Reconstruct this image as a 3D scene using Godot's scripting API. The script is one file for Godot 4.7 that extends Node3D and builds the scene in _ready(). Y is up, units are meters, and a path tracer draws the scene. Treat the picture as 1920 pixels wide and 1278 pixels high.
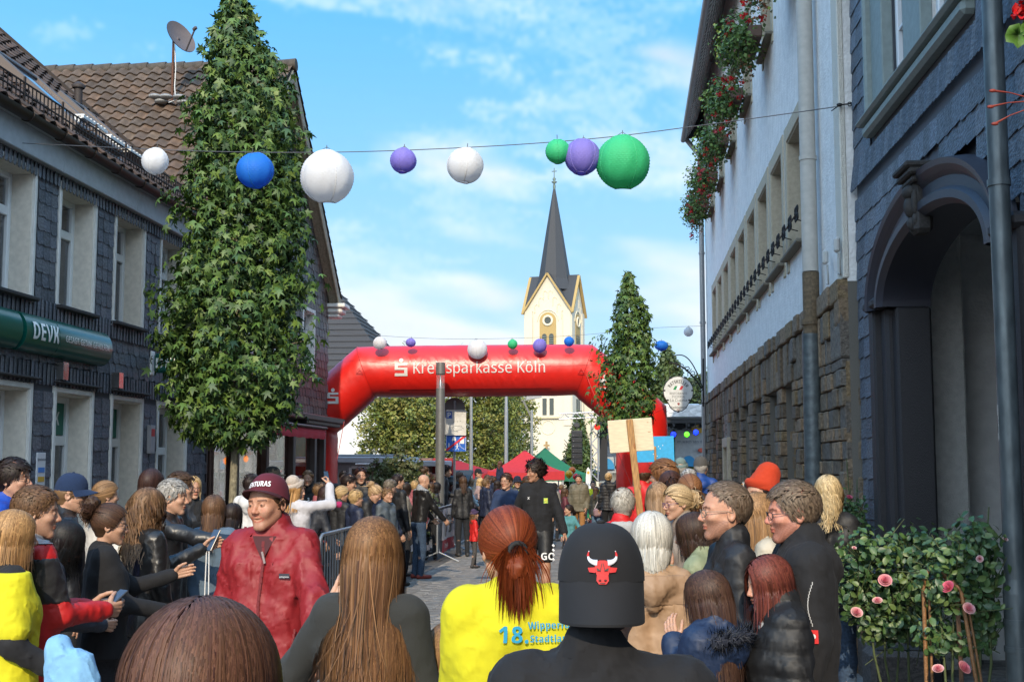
extends Node3D
const F := 2300.0
var cam: Camera3D
var tex := {}
var mats := {}
var heads := []
var hands := []
var fold_noise := FastNoiseLite.new()

func _ready():
	cam = Camera3D.new()
	add_named(cam, "camera", self)
	cam.position = Vector3(0, 1.85, 0)
	cam.basis = RY(deg_to_rad(4.453)) * RX(deg_to_rad(5.686))
	cam.fov = rad_to_deg(2.0 * atan(639.0 / F))
	cam.far = 3000.0
	var we := WorldEnvironment.new()
	var e := Environment.new()
	e.background_mode = Environment.BG_SKY
	e.sky = Sky.new()
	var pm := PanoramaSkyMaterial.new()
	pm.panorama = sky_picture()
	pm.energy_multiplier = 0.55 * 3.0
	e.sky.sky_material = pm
	e.tonemap_mode = Environment.TONE_MAPPER_LINEAR
	e.tonemap_exposure = 2.35
	e.sdfgi_enabled = true
	e.ssao_enabled = true
	e.ssil_enabled = true
	we.environment = e
	add_named(we, "environment", self)
	var sun := DirectionalLight3D.new()
	add_named(sun, "sun", self)
	sun.light_energy = 0.6
	sun.light_color = Color(1.0, 0.93, 0.82)
	sun.light_angular_distance = 0.5
	sun.shadow_enabled = true
	sun.look_at_from_position(Vector3.ZERO, Vector3(0.0, -0.6, -1))
	fold_noise.frequency = 1.0
	fold_noise.fractal_octaves = 2
	make_textures()
	make_templates()
	ground()
	slate_house()
	gable_house()
	town_hall()
	gate_house()
	far_houses()
	church()
	trees()
	inflatable_arch()
	lanterns()
	street_furniture()
	square()
	roses()
	people()
func sky_rows(k: int, w: int, h: int, px: PackedByteArray, nz: Array):
	for y in range(k, h / 2 + 2, 4):
		var el := PI * 0.5 - PI * (y + 0.5) / h
		var sy := sin(el)
		var cy := cos(el)
		var f := clampf(sy / 0.42, 0.0, 1.0)
		var t := pow(f, 0.62)
		var blue := Color(0.76, 0.91, 0.98).lerp(Color(0.29, 0.65, 0.95), clampf(t * 1.1, 0, 1)).lerp(Color(0.24, 0.56, 0.9), clampf((sy - 0.38) * 1.4, 0, 1))
		var at_ := y * w * 3
		for x in w:
			var az := TAU * (x + 0.5) / w
			var dx := sin(az) * cy
			var dz := -cos(az) * cy
			var q := 1.0 / (maxf(sy, 0.0) + 0.16)
			var n1: float = nz[0].get_noise_3d(dx * q * 1.0, sy * 3.0, dz * q * 1.0)
			var n2: float = nz[1].get_noise_3d(dx * 3.2, sy * 11.0 + dx * 1.5, dz * 3.2)
			var wisp := clampf((n1 - 0.02) * 2.4, 0.0, 1.0) * clampf((sy - 0.08) * 6.0, 0.0, 1.0) * 0.85
			var bank := clampf((n2 + 0.42 - absf(sy - 0.08) * 3.0) * 2.4, 0.0, 1.0) * 0.85
			var veil := clampf(0.5 - sy * 1.0, 0.0, 0.42)
			var c := 1.0 - (1.0 - wisp) * (1.0 - bank) * (1.0 - veil)
			var lit := 0.93 + 0.05 * n1 - 0.10 * clampf(n2 - 0.1, 0.0, 1.0)
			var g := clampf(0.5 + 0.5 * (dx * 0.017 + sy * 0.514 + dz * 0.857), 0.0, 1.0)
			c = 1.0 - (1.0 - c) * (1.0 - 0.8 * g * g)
			var k2 := (1.0 + 1.8 * g * g) / 3.0  # sky out of view brightened and whitened towards the sun to lift shade
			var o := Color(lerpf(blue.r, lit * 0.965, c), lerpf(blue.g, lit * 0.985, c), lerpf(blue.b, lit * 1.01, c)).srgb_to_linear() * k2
			o = o.linear_to_srgb()
			px[at_] = int(255.0 * clampf(o.r, 0.0, 1.0))
			px[at_ + 1] = int(255.0 * clampf(o.g, 0.0, 1.0))
			px[at_ + 2] = int(255.0 * clampf(o.b, 0.0, 1.0))
			at_ += 3
func sky_part(k: int, w: int, h: int, nz: Array) -> PackedByteArray:
	var px := PackedByteArray()
	px.resize(w * h * 3)
	sky_rows(k, w, h, px, nz)
	return px
func sky_picture() -> ImageTexture:
	var w := 2048
	var h := 1024
	var a := FastNoiseLite.new()
	a.seed = 14
	a.frequency = 0.9
	a.fractal_octaves = 6
	a.fractal_gain = 0.55
	a.domain_warp_enabled = true
	a.domain_warp_amplitude = 0.6
	a.domain_warp_frequency = 0.8
	var b := FastNoiseLite.new()
	b.seed = 5
	b.frequency = 0.9
	b.fractal_octaves = 5
	var th := []
	for k in 4:
		var t := Thread.new()
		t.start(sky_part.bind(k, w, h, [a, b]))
		th.append(t)
	var out := PackedByteArray()
	out.resize(w * h * 3)
	out.fill(95)
	var parts := []
	for t in th: parts.append(t.wait_to_finish())
	var all := PackedByteArray()
	for y in h:
		if y < h / 2 + 2: all.append_array((parts[y % 4] as PackedByteArray).slice(y * w * 3, (y + 1) * w * 3))
		else: all.append_array(out.slice(y * w * 3, (y + 1) * w * 3))
	return ImageTexture.create_from_image(Image.create_from_data(w, h, false, Image.FORMAT_RGB8, all))

# mesh buffers
class Buf:
	var v := PackedVector3Array()
	var n := PackedVector3Array()
	var c := PackedColorArray()
	var uv := PackedVector2Array()
	var ix := PackedInt32Array()
	var col := Color.WHITE
	var xf := Transform3D.IDENTITY
	func vert(p: Vector3, nn: Vector3, t := Vector2.ZERO) -> int:
		v.append(xf * p)
		n.append((xf.basis * nn).normalized())
		c.append(col)
		uv.append(t)
		return v.size() - 1
	func quad(a: Vector3, b: Vector3, d: Vector3, e: Vector3):
		var nn := (b - a).cross(e - a)
		if nn.length_squared() < 1e-14: nn = (d - b).cross(e - b)
		nn = nn.normalized()
		var i := v.size()
		vert(a, nn, Vector2(0, 0)); vert(b, nn, Vector2(1, 0)); vert(d, nn, Vector2(1, 1)); vert(e, nn, Vector2(0, 1))
		ix.append_array(PackedInt32Array([i, i + 2, i + 1, i, i + 3, i + 2]))
	func tri(a: Vector3, b: Vector3, d: Vector3):
		var nn := (b - a).cross(d - a).normalized()
		var i := v.size()
		vert(a, nn); vert(b, nn); vert(d, nn)
		ix.append_array(PackedInt32Array([i, i + 2, i + 1]))
	func box(ct: Vector3, s: Vector3, bs := Basis.IDENTITY, bev := 0.0):
		var h := s * 0.5
		var b := minf(bev, minf(h.x, minf(h.y, h.z)) * 0.9)
		var ax := [Vector3.RIGHT, Vector3.UP, Vector3.BACK]
		for a in 3:
			var u := (a + 1) % 3
			var w := (a + 2) % 3
			for sg in [-1.0, 1.0]:
				var o: Vector3 = ax[a] * h[a] * sg
				var eu: Vector3 = ax[u] * (h[u] - b)
				var ew: Vector3 = ax[w] * (h[w] - b)
				var q := [o - eu - ew, o + eu - ew, o + eu + ew, o - eu + ew]
				if sg < 0.0: q.reverse()
				quad(ct + bs * q[0], ct + bs * q[1], ct + bs * q[2], ct + bs * q[3])
		if b <= 0.0: return
		for a in 3:
			var u := (a + 1) % 3
			var w := (a + 2) % 3
			for su in [-1.0, 1.0]:
				for sw in [-1.0, 1.0]:
					var l: Vector3 = ax[a] * (h[a] - b)
					var p: Vector3 = ax[u] * h[u] * su + ax[w] * (h[w] - b) * sw
					var r: Vector3 = ax[u] * (h[u] - b) * su + ax[w] * h[w] * sw
					var q := [p - l, p + l, r + l, r - l]
					if su * sw > 0.0: q.reverse()
					quad(ct + bs * q[0], ct + bs * q[1], ct + bs * q[2], ct + bs * q[3])
		for sx in [-1.0, 1.0]:
			for sy in [-1.0, 1.0]:
				for sz in [-1.0, 1.0]:
					var p1 := Vector3(h.x * sx, (h.y - b) * sy, (h.z - b) * sz)
					var p2 := Vector3((h.x - b) * sx, h.y * sy, (h.z - b) * sz)
					var p3 := Vector3((h.x - b) * sx, (h.y - b) * sy, h.z * sz)
					if sx * sy * sz > 0.0: tri(ct + bs * p1, ct + bs * p2, ct + bs * p3)
					else: tri(ct + bs * p1, ct + bs * p3, ct + bs * p2)
	func rbox(ct: Vector3, s: Vector3, bev: float): box(ct, s, Basis.IDENTITY, bev)
	func bar(a: Vector3, b: Vector3, w: float, d: float, up := Vector3.UP, bev := 0.0):
		var y := (b - a).normalized()
		var x := up.cross(y)
		if x.length() < 0.01: x = Vector3.RIGHT.cross(y)
		x = x.normalized()
		box((a + b) * 0.5, Vector3(w, (b - a).length(), d), Basis(x, y, x.cross(y)), bev)
	func grid(rows: Array, close_u := false, close_v := false, flip := false):
		var nr := rows.size()
		var nc: int = rows[0].size()
		var i0 := v.size()
		for r in nr:
			var r0: int = (r - 1 + nr) % nr if close_v else maxi(r - 1, 0)
			var r1: int = (r + 1) % nr if close_v else mini(r + 1, nr - 1)
			for k in nc:
				var k0: int = (k - 1 + nc) % nc if close_u else maxi(k - 1, 0)
				var k1: int = (k + 1) % nc if close_u else mini(k + 1, nc - 1)
				var nn: Vector3 = (rows[r][k1] - rows[r][k0]).cross(rows[r1][k] - rows[r0][k])
				if nn.length_squared() < 1e-16: nn = rows[r][k] - rows[mini(r + 1, nr - 1)][(k + nc / 2) % nc] if r < nr / 2 else rows[r][k] - rows[maxi(r - 1, 0)][(k + nc / 2) % nc]
				if flip: nn = -nn
				vert(rows[r][k], nn.normalized(), Vector2(float(k) / nc, float(r) / nr))
		for r in (nr if close_v else nr - 1):
			for k in (nc if close_u else nc - 1):
				var a := i0 + r * nc + k
				var b := i0 + r * nc + (k + 1) % nc
				var d := i0 + ((r + 1) % nr) * nc + (k + 1) % nc
				var e := i0 + ((r + 1) % nr) * nc + k
				if flip: ix.append_array(PackedInt32Array([a, b, d, a, d, e]))
				else: ix.append_array(PackedInt32Array([a, d, b, a, e, d]))
	func ring_cap(ring: PackedVector3Array, nn: Vector3):
		var ct := Vector3.ZERO
		for p in ring: ct += p
		ct /= ring.size()
		var i := v.size()
		vert(ct, nn)
		for p in ring: vert(p, nn)
		var m := ring.size()
		var flip := (ring[0] - ct).cross(ring[1] - ct).dot(nn) < 0.0
		for k in m:
			var a := i + 1 + k
			var b := i + 1 + (k + 1) % m
			ix.append_array(PackedInt32Array([i, a, b] if flip else [i, b, a]))
	func tube(path: Array, rad, sides := 8, caps := true, closed := false):
		var m := path.size()
		var rows := []
		var x := Vector3.ZERO
		for i in m:
			var t: Vector3
			if closed: t = path[(i + 1) % m] - path[(i - 1 + m) % m]
			else: t = path[mini(i + 1, m - 1)] - path[maxi(i - 1, 0)]
			t = t.normalized()
			if i == 0:
				x = t.cross(Vector3.UP)
				if x.length() < 0.05: x = t.cross(Vector3.RIGHT)
			x = (x - t * x.dot(t)).normalized()
			var y := t.cross(x)
			var r: float = rad[i] if rad is Array or rad is PackedFloat32Array else rad
			var row := PackedVector3Array()
			for k in sides:
				var a := TAU * k / sides
				row.append(path[i] + (x * cos(a) + y * sin(a)) * r)
			rows.append(row)
		grid(rows, true, closed)
		if caps and not closed:
			ring_cap(rows[0], (path[0] - path[1]).normalized())
			ring_cap(rows[m - 1], (path[m - 1] - path[m - 2]).normalized())
	func lathe(prof: Array, sides := 16, t := Transform3D.IDENTITY):
		var rows := []
		for p in prof:
			var row := PackedVector3Array()
			for k in sides:
				var a := -TAU * k / sides
				row.append(t * Vector3(p.x * cos(a), p.y, p.x * sin(a)))
			rows.append(row)
		grid(rows, true)
	func prism(poly: PackedVector2Array, z0: float, z1: float, t := Transform3D.IDENTITY):
		var pl := poly.duplicate()
		if Geometry2D.is_polygon_clockwise(pl): pl.reverse()
		var tr := Geometry2D.triangulate_polygon(pl)
		for k in range(0, tr.size(), 3):
			var a := pl[tr[k]]
			var b := pl[tr[k + 1]]
			var d := pl[tr[k + 2]]
			if (b - a).cross(d - a) < 0.0:
				var s := b
				b = d
				d = s
			tri(t * Vector3(a.x, a.y, z1), t * Vector3(b.x, b.y, z1), t * Vector3(d.x, d.y, z1))
			tri(t * Vector3(a.x, a.y, z0), t * Vector3(d.x, d.y, z0), t * Vector3(b.x, b.y, z0))
		for k in pl.size():
			var a := pl[k]
			var b := pl[(k + 1) % pl.size()]
			quad(t * Vector3(a.x, a.y, z0), t * Vector3(b.x, b.y, z0), t * Vector3(b.x, b.y, z1), t * Vector3(a.x, a.y, z1))
	func ball(ct: Vector3, r: Vector3, seg := 12, rings := 8):
		var rows := []
		for i in rings + 1:
			var b := -PI / 2 + PI * i / rings
			var row := PackedVector3Array()
			for k in seg:
				var a := -TAU * k / seg
				row.append(ct + Vector3(cos(a) * cos(b) * r.x, sin(b) * r.y, sin(a) * cos(b) * r.z))
			rows.append(row)
		var s := v.size()
		grid(rows, true)
		for i in range(s, v.size()): n[i] = ((xf.basis * ((xf.affine_inverse() * v[i] - ct) / (r * r)))).normalized()
	func add(d: Dictionary, t := Transform3D.IDENTITY):
		var i0 := v.size()
		var tv: PackedVector3Array = t * (d.v as PackedVector3Array)
		v.append_array(tv)
		var tn: PackedVector3Array = Transform3D(t.basis, Vector3.ZERO) * (d.n as PackedVector3Array)
		n.append_array(tn)
		if d.has("c") and d.c.size() == d.v.size(): c.append_array(d.c)
		else:
			var cc := PackedColorArray()
			cc.resize(d.v.size())
			cc.fill(col)
			c.append_array(cc)
		var u := PackedVector2Array()
		u.resize(d.v.size())
		uv.append_array(u)
		var flip := t.basis.determinant() < 0.0
		var src: PackedInt32Array = d.ix
		var k := ix.size()
		ix.resize(k + src.size())
		if flip:
			for i in range(0, src.size(), 3):
				ix[k + i] = src[i] + i0
				ix[k + i + 1] = src[i + 2] + i0
				ix[k + i + 2] = src[i + 1] + i0
		else:
			for i in src.size(): ix[k + i] = src[i] + i0
	func data() -> Dictionary:
		return {"v": v, "n": n, "c": c, "ix": ix}
	func mesh() -> ArrayMesh:
		var am := ArrayMesh.new()
		if v.is_empty(): return am
		var a := []
		a.resize(Mesh.ARRAY_MAX)
		a[Mesh.ARRAY_VERTEX] = v
		a[Mesh.ARRAY_NORMAL] = n
		a[Mesh.ARRAY_COLOR] = c
		a[Mesh.ARRAY_TEX_UV] = uv
		a[Mesh.ARRAY_INDEX] = ix
		am.add_surface_from_arrays(Mesh.PRIMITIVE_TRIANGLES, a)
		return am
func at(px: float, py: float, d: float) -> Vector3:
	return cam.transform * Vector3((px - 960.0) / F * d, (639.0 - py) / F * d, -d)
func gy(z: float) -> float:
	return -0.014 * clampf(-z - 14.0, 0.0, 70.0)
func add_named(o: Node, called: String, parent: Node):
	o.name = called
	parent.add_child(o, true)
func thing(called: String, label: String, category: String, pos := Vector3.ZERO, group := "", yaw := 0.0) -> Node3D:
	var o := Node3D.new()
	add_named(o, called, self)
	o.position = pos
	o.rotation.y = yaw
	return tag(o, label, category, group)
func tag(o: Node3D, label: String, category := "", group := "") -> Node3D:
	o.set_meta("label", label)
	if category: o.set_meta("category", category)
	if group: o.set_meta("group", group)
	return o
func obj(called: String, b: Buf, m: Material, parent: Node = null) -> MeshInstance3D:
	return inst(called, b.mesh(), m, parent)
func inst(called: String, me: Mesh, m: Material, parent: Node = null, t := Transform3D.IDENTITY) -> MeshInstance3D:
	var o := MeshInstance3D.new()
	o.mesh = me
	o.material_override = m
	add_named(o, called, parent if parent else self)
	o.transform = t
	return o
func struct(called: String, b: Buf, m: Material, parent: Node = null) -> MeshInstance3D:
	var o := obj(called, b, m, parent)
	if parent == null: o.set_meta("kind", "structure")
	return o
func pieces(called: String, meshes: Array, where: Array, m: Material, parent: Node3D, tones: Array, most := 280, seed_ := 7):
	var eye := cam.position
	var base := parent.global_transform if parent.is_inside_tree() else parent.transform
	var order := range(where.size())
	order.sort_custom(func(i, j): return eye.distance_squared_to(base * where[i].origin) < eye.distance_squared_to(base * where[j].origin))
	var r := rand_from(seed_)
	var tinted := []
	for t in tones:
		for me in meshes: tinted.append(painted(me, t))
	for k in mini(most, order.size()):
		inst(called, tinted[r.randi() % tinted.size()], m, parent, where[order[k]])
	if order.size() <= most: return
	var mm := MultiMesh.new()
	mm.transform_format = MultiMesh.TRANSFORM_3D
	mm.use_colors = true
	mm.mesh = painted(meshes[0], Color.WHITE)
	mm.instance_count = order.size() - most
	for k in range(most, order.size()):
		mm.set_instance_transform(k - most, where[order[k]])
		var tn: Color = tones[r.randi() % tones.size()]
		mm.set_instance_color(k - most, tn)
	var o := MultiMeshInstance3D.new()
	o.multimesh = mm
	o.material_override = m
	add_named(o, called + "_rest", parent)
	o.set_meta("kind", "stuff")
func painted(me: ArrayMesh, t: Color) -> ArrayMesh:
	var a := me.surface_get_arrays(0)
	var cc := PackedColorArray()
	cc.resize(a[0].size())
	cc.fill(t)
	a[Mesh.ARRAY_COLOR] = cc
	var out := ArrayMesh.new()
	out.add_surface_from_arrays(Mesh.PRIMITIVE_TRIANGLES, a)
	return out
func tones(base: Color, spread: float, count := 6, hue := 0.0, seed_ := 3) -> Array:
	var r := rand_from(seed_)
	var out := []
	for i in count:
		var k := 1.0 + spread * (2.0 * i / maxf(count - 1, 1) - 1.0)
		var w := r.randf_range(-hue, hue)
		out.append(Color(base.r * k * (1 + w), base.g * k, base.b * k * (1 - w)))
	return out
func noise_tex(called: String, freq: float, lo: float, hi: float, kind := FastNoiseLite.TYPE_SIMPLEX_SMOOTH, oct := 4, normal := 0.0, size := 512):
	var nz := FastNoiseLite.new()
	nz.seed = called.hash() % 1000
	nz.noise_type = kind
	nz.frequency = freq
	nz.fractal_octaves = oct
	if kind == FastNoiseLite.TYPE_CELLULAR: nz.cellular_return_type = FastNoiseLite.RETURN_DISTANCE
	var t := NoiseTexture2D.new()
	t.width = size
	t.height = size
	t.seamless = true
	t.noise = nz
	if normal > 0.0:
		t.as_normal_map = true
		t.bump_strength = normal
	else:
		var g := Gradient.new()
		g.set_color(0, Color(lo, lo, lo))
		g.set_color(1, Color(hi, hi, hi))
		t.color_ramp = g
	tex[called] = t
func make_textures():
	noise_tex("grain", 0.08, 0.72, 1.0)
	noise_tex("blotch", 0.012, 0.62, 1.0, FastNoiseLite.TYPE_SIMPLEX_SMOOTH, 6)
	noise_tex("soft", 0.012, 0.89, 1.0, FastNoiseLite.TYPE_SIMPLEX_SMOOTH, 5)
	noise_tex("spots", 0.03, 0.55, 1.0, FastNoiseLite.TYPE_PERLIN, 5)
	noise_tex("n_fine", 0.12, 0, 1, FastNoiseLite.TYPE_SIMPLEX_SMOOTH, 3, 5.0)
	noise_tex("n_soft", 0.02, 0, 1, FastNoiseLite.TYPE_SIMPLEX_SMOOTH, 4, 8.0)
	noise_tex("n_plaster", 0.09, 0, 1, FastNoiseLite.TYPE_CELLULAR, 2, 6.0)
	noise_tex("n_rough", 0.03, 0, 1, FastNoiseLite.TYPE_SIMPLEX_SMOOTH, 6, 14.0)
	noise_tex("n_crease", 0.012, 0, 1, FastNoiseLite.TYPE_CELLULAR, 2, 10.0)
	var im := Image.create(64, 64, false, Image.FORMAT_RGB8)
	for y in 64:
		for x in 64:
			var q := 0.5 + 0.25 * sin(x * TAU / 8.0) * (1.0 if (y / 4) % 2 == 0 else -1.0) + 0.2 * sin(y * TAU / 4.0)
			im.set_pixel(x, y, Color(q, q, q))
	im.bump_map_to_normal_map(2.0)
	tex["n_weave"] = ImageTexture.create_from_image(im)
func mat(c: Color, rough := 0.8, o := {}) -> StandardMaterial3D:
	var key := "%s|%.3f|%s" % [c.to_html(), rough, o]
	if mats.has(key): return mats[key]
	var m := StandardMaterial3D.new()
	m.albedo_color = c.linear_to_srgb()
	m.roughness = rough
	m.metallic = o.get("metal", 0.0)
	m.metallic_specular = o.get("spec", 0.5)
	m.cull_mode = BaseMaterial3D.CULL_DISABLED
	if o.get("vc", false): m.vertex_color_use_as_albedo = true
	if o.has("tex"): m.albedo_texture = tex[o.tex]
	if o.has("nrm"):
		m.normal_enabled = true
		m.normal_texture = tex[o.nrm]
		m.normal_scale = o.get("ns", 0.6)
	if o.has("tex") or o.has("nrm"):
		m.uv1_triplanar = true
		m.uv1_world_triplanar = o.get("world", true)
		var s = o.get("ts", 1.0)
		m.uv1_scale = s if s is Vector3 else Vector3(s, s, s)
	if o.has("rim"):
		m.rim_enabled = true
		m.rim = o.rim
		m.rim_tint = 0.6
	if o.has("coat"):
		m.clearcoat_enabled = true
		m.clearcoat = o.coat
		m.clearcoat_roughness = o.get("coat_r", 0.15)
	if o.has("back"):
		m.backlight_enabled = true
		m.backlight = (o.back as Color).linear_to_srgb()
	if o.has("sss"):
		m.subsurf_scatter_enabled = true
		m.subsurf_scatter_strength = o.sss
	if o.has("glow"):
		m.emission_enabled = true
		m.emission = (o.glow as Color)
		m.emission_energy_multiplier = o.get("ge", 1.0)
	mats[key] = m
	return m
func glass(tint := Color(0.02, 0.025, 0.03), alpha := 0.55) -> StandardMaterial3D:
	var key := "glass%s%f" % [tint.to_html(), alpha]
	if mats.has(key): return mats[key]
	var m := StandardMaterial3D.new()
	m.transparency = BaseMaterial3D.TRANSPARENCY_ALPHA
	m.albedo_color = Color(tint.linear_to_srgb(), alpha)
	m.roughness = 0.03
	m.metallic_specular = 0.7
	mats[key] = m
	return m
func text_buf(s: String, height: float, bold := true, depth := 0.0, family := "Droid Sans") -> Buf:
	var f := SystemFont.new()
	f.font_names = PackedStringArray([family])
	f.font_weight = 700 if bold else 400
	var tm := TextMesh.new()
	tm.font = f
	tm.text = s
	tm.font_size = 48
	tm.pixel_size = height / 34.5
	tm.depth = depth
	tm.curve_step = 2.0
	var a := tm.get_mesh_arrays()
	var b := Buf.new()
	var bb := tm.get_aabb()
	var ct := bb.get_center()
	var t := Transform3D(Basis.IDENTITY, -ct)
	b.add({"v": a[Mesh.ARRAY_VERTEX], "n": a[Mesh.ARRAY_NORMAL], "ix": a[Mesh.ARRAY_INDEX]}, t)
	return b
func finer(b: Buf, most: float) -> Buf:
	var out := Buf.new()
	var todo := []
	for i in range(0, b.ix.size(), 3): todo.append([b.v[b.ix[i]], b.v[b.ix[i + 1]], b.v[b.ix[i + 2]]])
	while todo.size() > 0:
		var t: Array = todo.pop_back()
		var e := [t[0].distance_to(t[1]), t[1].distance_to(t[2]), t[2].distance_to(t[0])]
		var k: int = e.find(e.max())
		if e[k] > most:
			var m: Vector3 = (t[k] + t[(k + 1) % 3]) * 0.5
			todo.append([t[k], m, t[(k + 2) % 3]])
			todo.append([m, t[(k + 1) % 3], t[(k + 2) % 3]])
		else:
			var i := out.v.size()
			for p in t: out.vert(p, Vector3.BACK)
			out.ix.append_array(PackedInt32Array([i, i + 1, i + 2]))
	return out
func bend(b: Buf, f: Callable) -> Buf:
	for i in b.v.size():
		var r = f.call(b.v[i])
		b.v[i] = r[0]
		b.n[i] = r[1]
	return b
func sdf(bones: Array, cell: float, k: float, o := {}) -> Dictionary:
	var nb := bones.size()
	var A := PackedVector3Array()
	var D := PackedVector3Array()
	var inv := PackedFloat32Array()
	var ra := PackedFloat32Array()
	var dr := PackedFloat32Array()
	var lo := Vector3.INF
	var hi := -Vector3.INF
	var ext: float = o.get("grow", 0.0)
	for b in bones:
		var a: Vector3 = b[0]
		var e: Vector3 = b[1]
		var r0: float = b[2] + ext
		var r1: float = (b[3] if b.size() > 3 else b[2]) + ext
		A.append(a); D.append(e - a)
		var l := (e - a).length_squared()
		inv.append(1.0 / l if l > 1e-9 else 0.0)
		ra.append(r0); dr.append(r1 - r0)
		var r := maxf(r0, r1)
		lo = lo.min(a.min(e) - Vector3(r, r, r))
		hi = hi.max(a.max(e) + Vector3(r, r, r))
	var fold: float = o.get("fold", 0.0)
	var ff: float = o.get("ff", 5.0)
	var off: Vector3 = o.get("off", Vector3.ZERO)
	var fv := Vector3(ff, ff * o.get("fy", 0.6), ff)
	var quilt: float = o.get("quilt", 0.0)
	var qf: float = o.get("qf", 45.0)
	var cuts: Array = o.get("cut", [])
	var pad := cell * 2.0 + k * 0.3 + fold + absf(quilt)
	lo -= Vector3.ONE * pad
	hi += Vector3.ONE * pad
	var own: bool = o.has("field")
	var field = o.get("field")
	if own:
		lo = o.lo
		hi = o.hi
	const B := 5
	var bx := int((hi.x - lo.x) / cell / B) + 1
	var by := int((hi.y - lo.y) / cell / B) + 1
	var bz := int((hi.z - lo.z) / cell / B) + 1
	var nx := bx * B + 1
	var ny := by * B + 1
	var nz := bz * B + 1
	var nxy := nx * ny
	var S := PackedFloat32Array()
	S.resize(nxy * nz)
	S.fill(9.0)
	var act := PackedInt32Array()
	var rad := (B - 1) * cell * 0.5 * 1.7321 + cell * 1.8 + fold + absf(quilt)
	var near := PackedInt32Array()
	var dist := PackedFloat32Array()
	dist.resize(nb)
	for zb in bz + 1:
		for yb in by + 1:
			for xb in bx + 1:
				var x0 := xb * B
				var y0 := yb * B
				var z0 := zb * B
				if x0 >= nx or y0 >= ny or z0 >= nz: continue
				var c := lo + Vector3(x0 + 2, y0 + 2, z0 + 2) * cell
				var dm := 1e9
				if own: dm = field.call(c)
				for i in nb:
					var pa := c - A[i]
					var h := clampf(pa.dot(D[i]) * inv[i], 0.0, 1.0)
					var d := (pa - D[i] * h).length() - ra[i] - dr[i] * h
					dist[i] = d
					if d < dm: dm = d
				var dc := dm
				for pl in cuts: dc = maxf(dc, (pl as Plane).distance_to(c))
				if dc > rad + k * 0.4: continue
				var x1 := mini(x0 + B, nx)
				var y1 := mini(y0 + B, ny)
				var z1 := mini(z0 + B, nz)
				if dc < -rad:
					for z in range(z0, z1):
						for y in range(y0, y1):
							for x in range(x0, x1): S[x + y * nx + z * nxy] = -9.0
					continue
				near.clear()
				for i in nb:
					if dist[i] < dm + 2.0 * rad + k: near.append(i)
				act.append(x0); act.append(y0); act.append(z0)
				for z in range(z0, z1):
					for y in range(y0, y1):
						var at_ := y * nx + z * nxy
						for x in range(x0, x1):
							var p := lo + Vector3(x, y, z) * cell
							var s := 1e9
							if own: s = field.call(p)
							for i in near:
								var pa := p - A[i]
								var di := D[i]
								var h := clampf(pa.dot(di) * inv[i], 0.0, 1.0)
								var d := (pa - di * h).length() - ra[i] - dr[i] * h
								var q := k - absf(d - s)
								s = minf(d, s)
								if q > 0.0: s -= q * q * 0.25 / k
							if fold > 0.0:
								var q2 := (p + off) * fv
								var fn := fold_noise.get_noise_3d(q2.x, q2.y, q2.z)
								var cr := 1.0 - absf(fold_noise.get_noise_3d(q2.x * 1.3 + q2.y * 0.9 + 31.0, q2.y * 1.6, q2.z * 1.3)) * 3.0
								s += fold * (0.7 * fn - (0.55 * cr * cr if cr > 0.0 else 0.0))
							if quilt != 0.0: s -= quilt * absf(sin((p.y + 0.25 * p.x * p.x) * qf))
							for pl in cuts: s = maxf(s, (pl as Plane).distance_to(p))
							S[at_ + x] = s
	var VI := PackedInt32Array()
	VI.resize(S.size())
	VI.fill(-1)
	var v := PackedVector3Array()
	var n := PackedVector3Array()
	var cells := PackedInt32Array()
	for ai in range(0, act.size(), 3):
		var x1 := mini(act[ai] + B, nx - 1)
		var y1 := mini(act[ai + 1] + B, ny - 1)
		var z1 := mini(act[ai + 2] + B, nz - 1)
		for z in range(act[ai + 2], z1):
			for y in range(act[ai + 1], y1):
				for x in range(act[ai], x1):
					var q := x + y * nx + z * nxy
					var a := S[q]
					var b := S[q + 1]
					var c := S[q + nx]
					var d := S[q + nx + 1]
					var e := S[q + nxy]
					var f := S[q + nxy + 1]
					var g := S[q + nxy + nx]
					var h := S[q + nxy + nx + 1]
					var w := int(a < 0.0) + int(b < 0.0) + int(c < 0.0) + int(d < 0.0) + int(e < 0.0) + int(f < 0.0) + int(g < 0.0) + int(h < 0.0)
					if w == 0 or w == 8: continue
					var gr := Vector3(b + d + f + h - a - c - e - g, c + d + g + h - a - b - e - f, e + f + g + h - a - b - c - d) * (0.25 / cell)
					var m := (a + b + c + d + e + f + g + h) * 0.125
					var l := gr.length_squared()
					var mv := gr * (-m / maxf(l, 0.05))
					mv = mv.clamp(Vector3.ONE * (-0.6 * cell), Vector3.ONE * (0.6 * cell))
					VI[q] = v.size()
					cells.append(q)
					v.append(lo + Vector3(x + 0.5, y + 0.5, z + 0.5) * cell + mv)
					n.append(gr.normalized())
	var ix := PackedInt32Array()
	for q in cells:
		var neg := S[q] < 0.0
		for ax in 3:
			var st: int = 1 if ax == 0 else (nx if ax == 1 else nxy)
			if (S[q + st] < 0.0) == neg: continue
			var u: int = nx if ax == 0 else (nxy if ax == 1 else 1)
			var w: int = nxy if ax == 0 else (1 if ax == 1 else nx)
			if q - u - w < 0: continue
			var i0 := VI[q]
			var i1 := VI[q - u]
			var i2 := VI[q - u - w]
			var i3 := VI[q - w]
			if i1 < 0 or i2 < 0 or i3 < 0: continue
			if neg:
				ix.append(i0); ix.append(i2); ix.append(i1); ix.append(i0); ix.append(i3); ix.append(i2)
			else:
				ix.append(i0); ix.append(i1); ix.append(i2); ix.append(i0); ix.append(i2); ix.append(i3)
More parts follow.
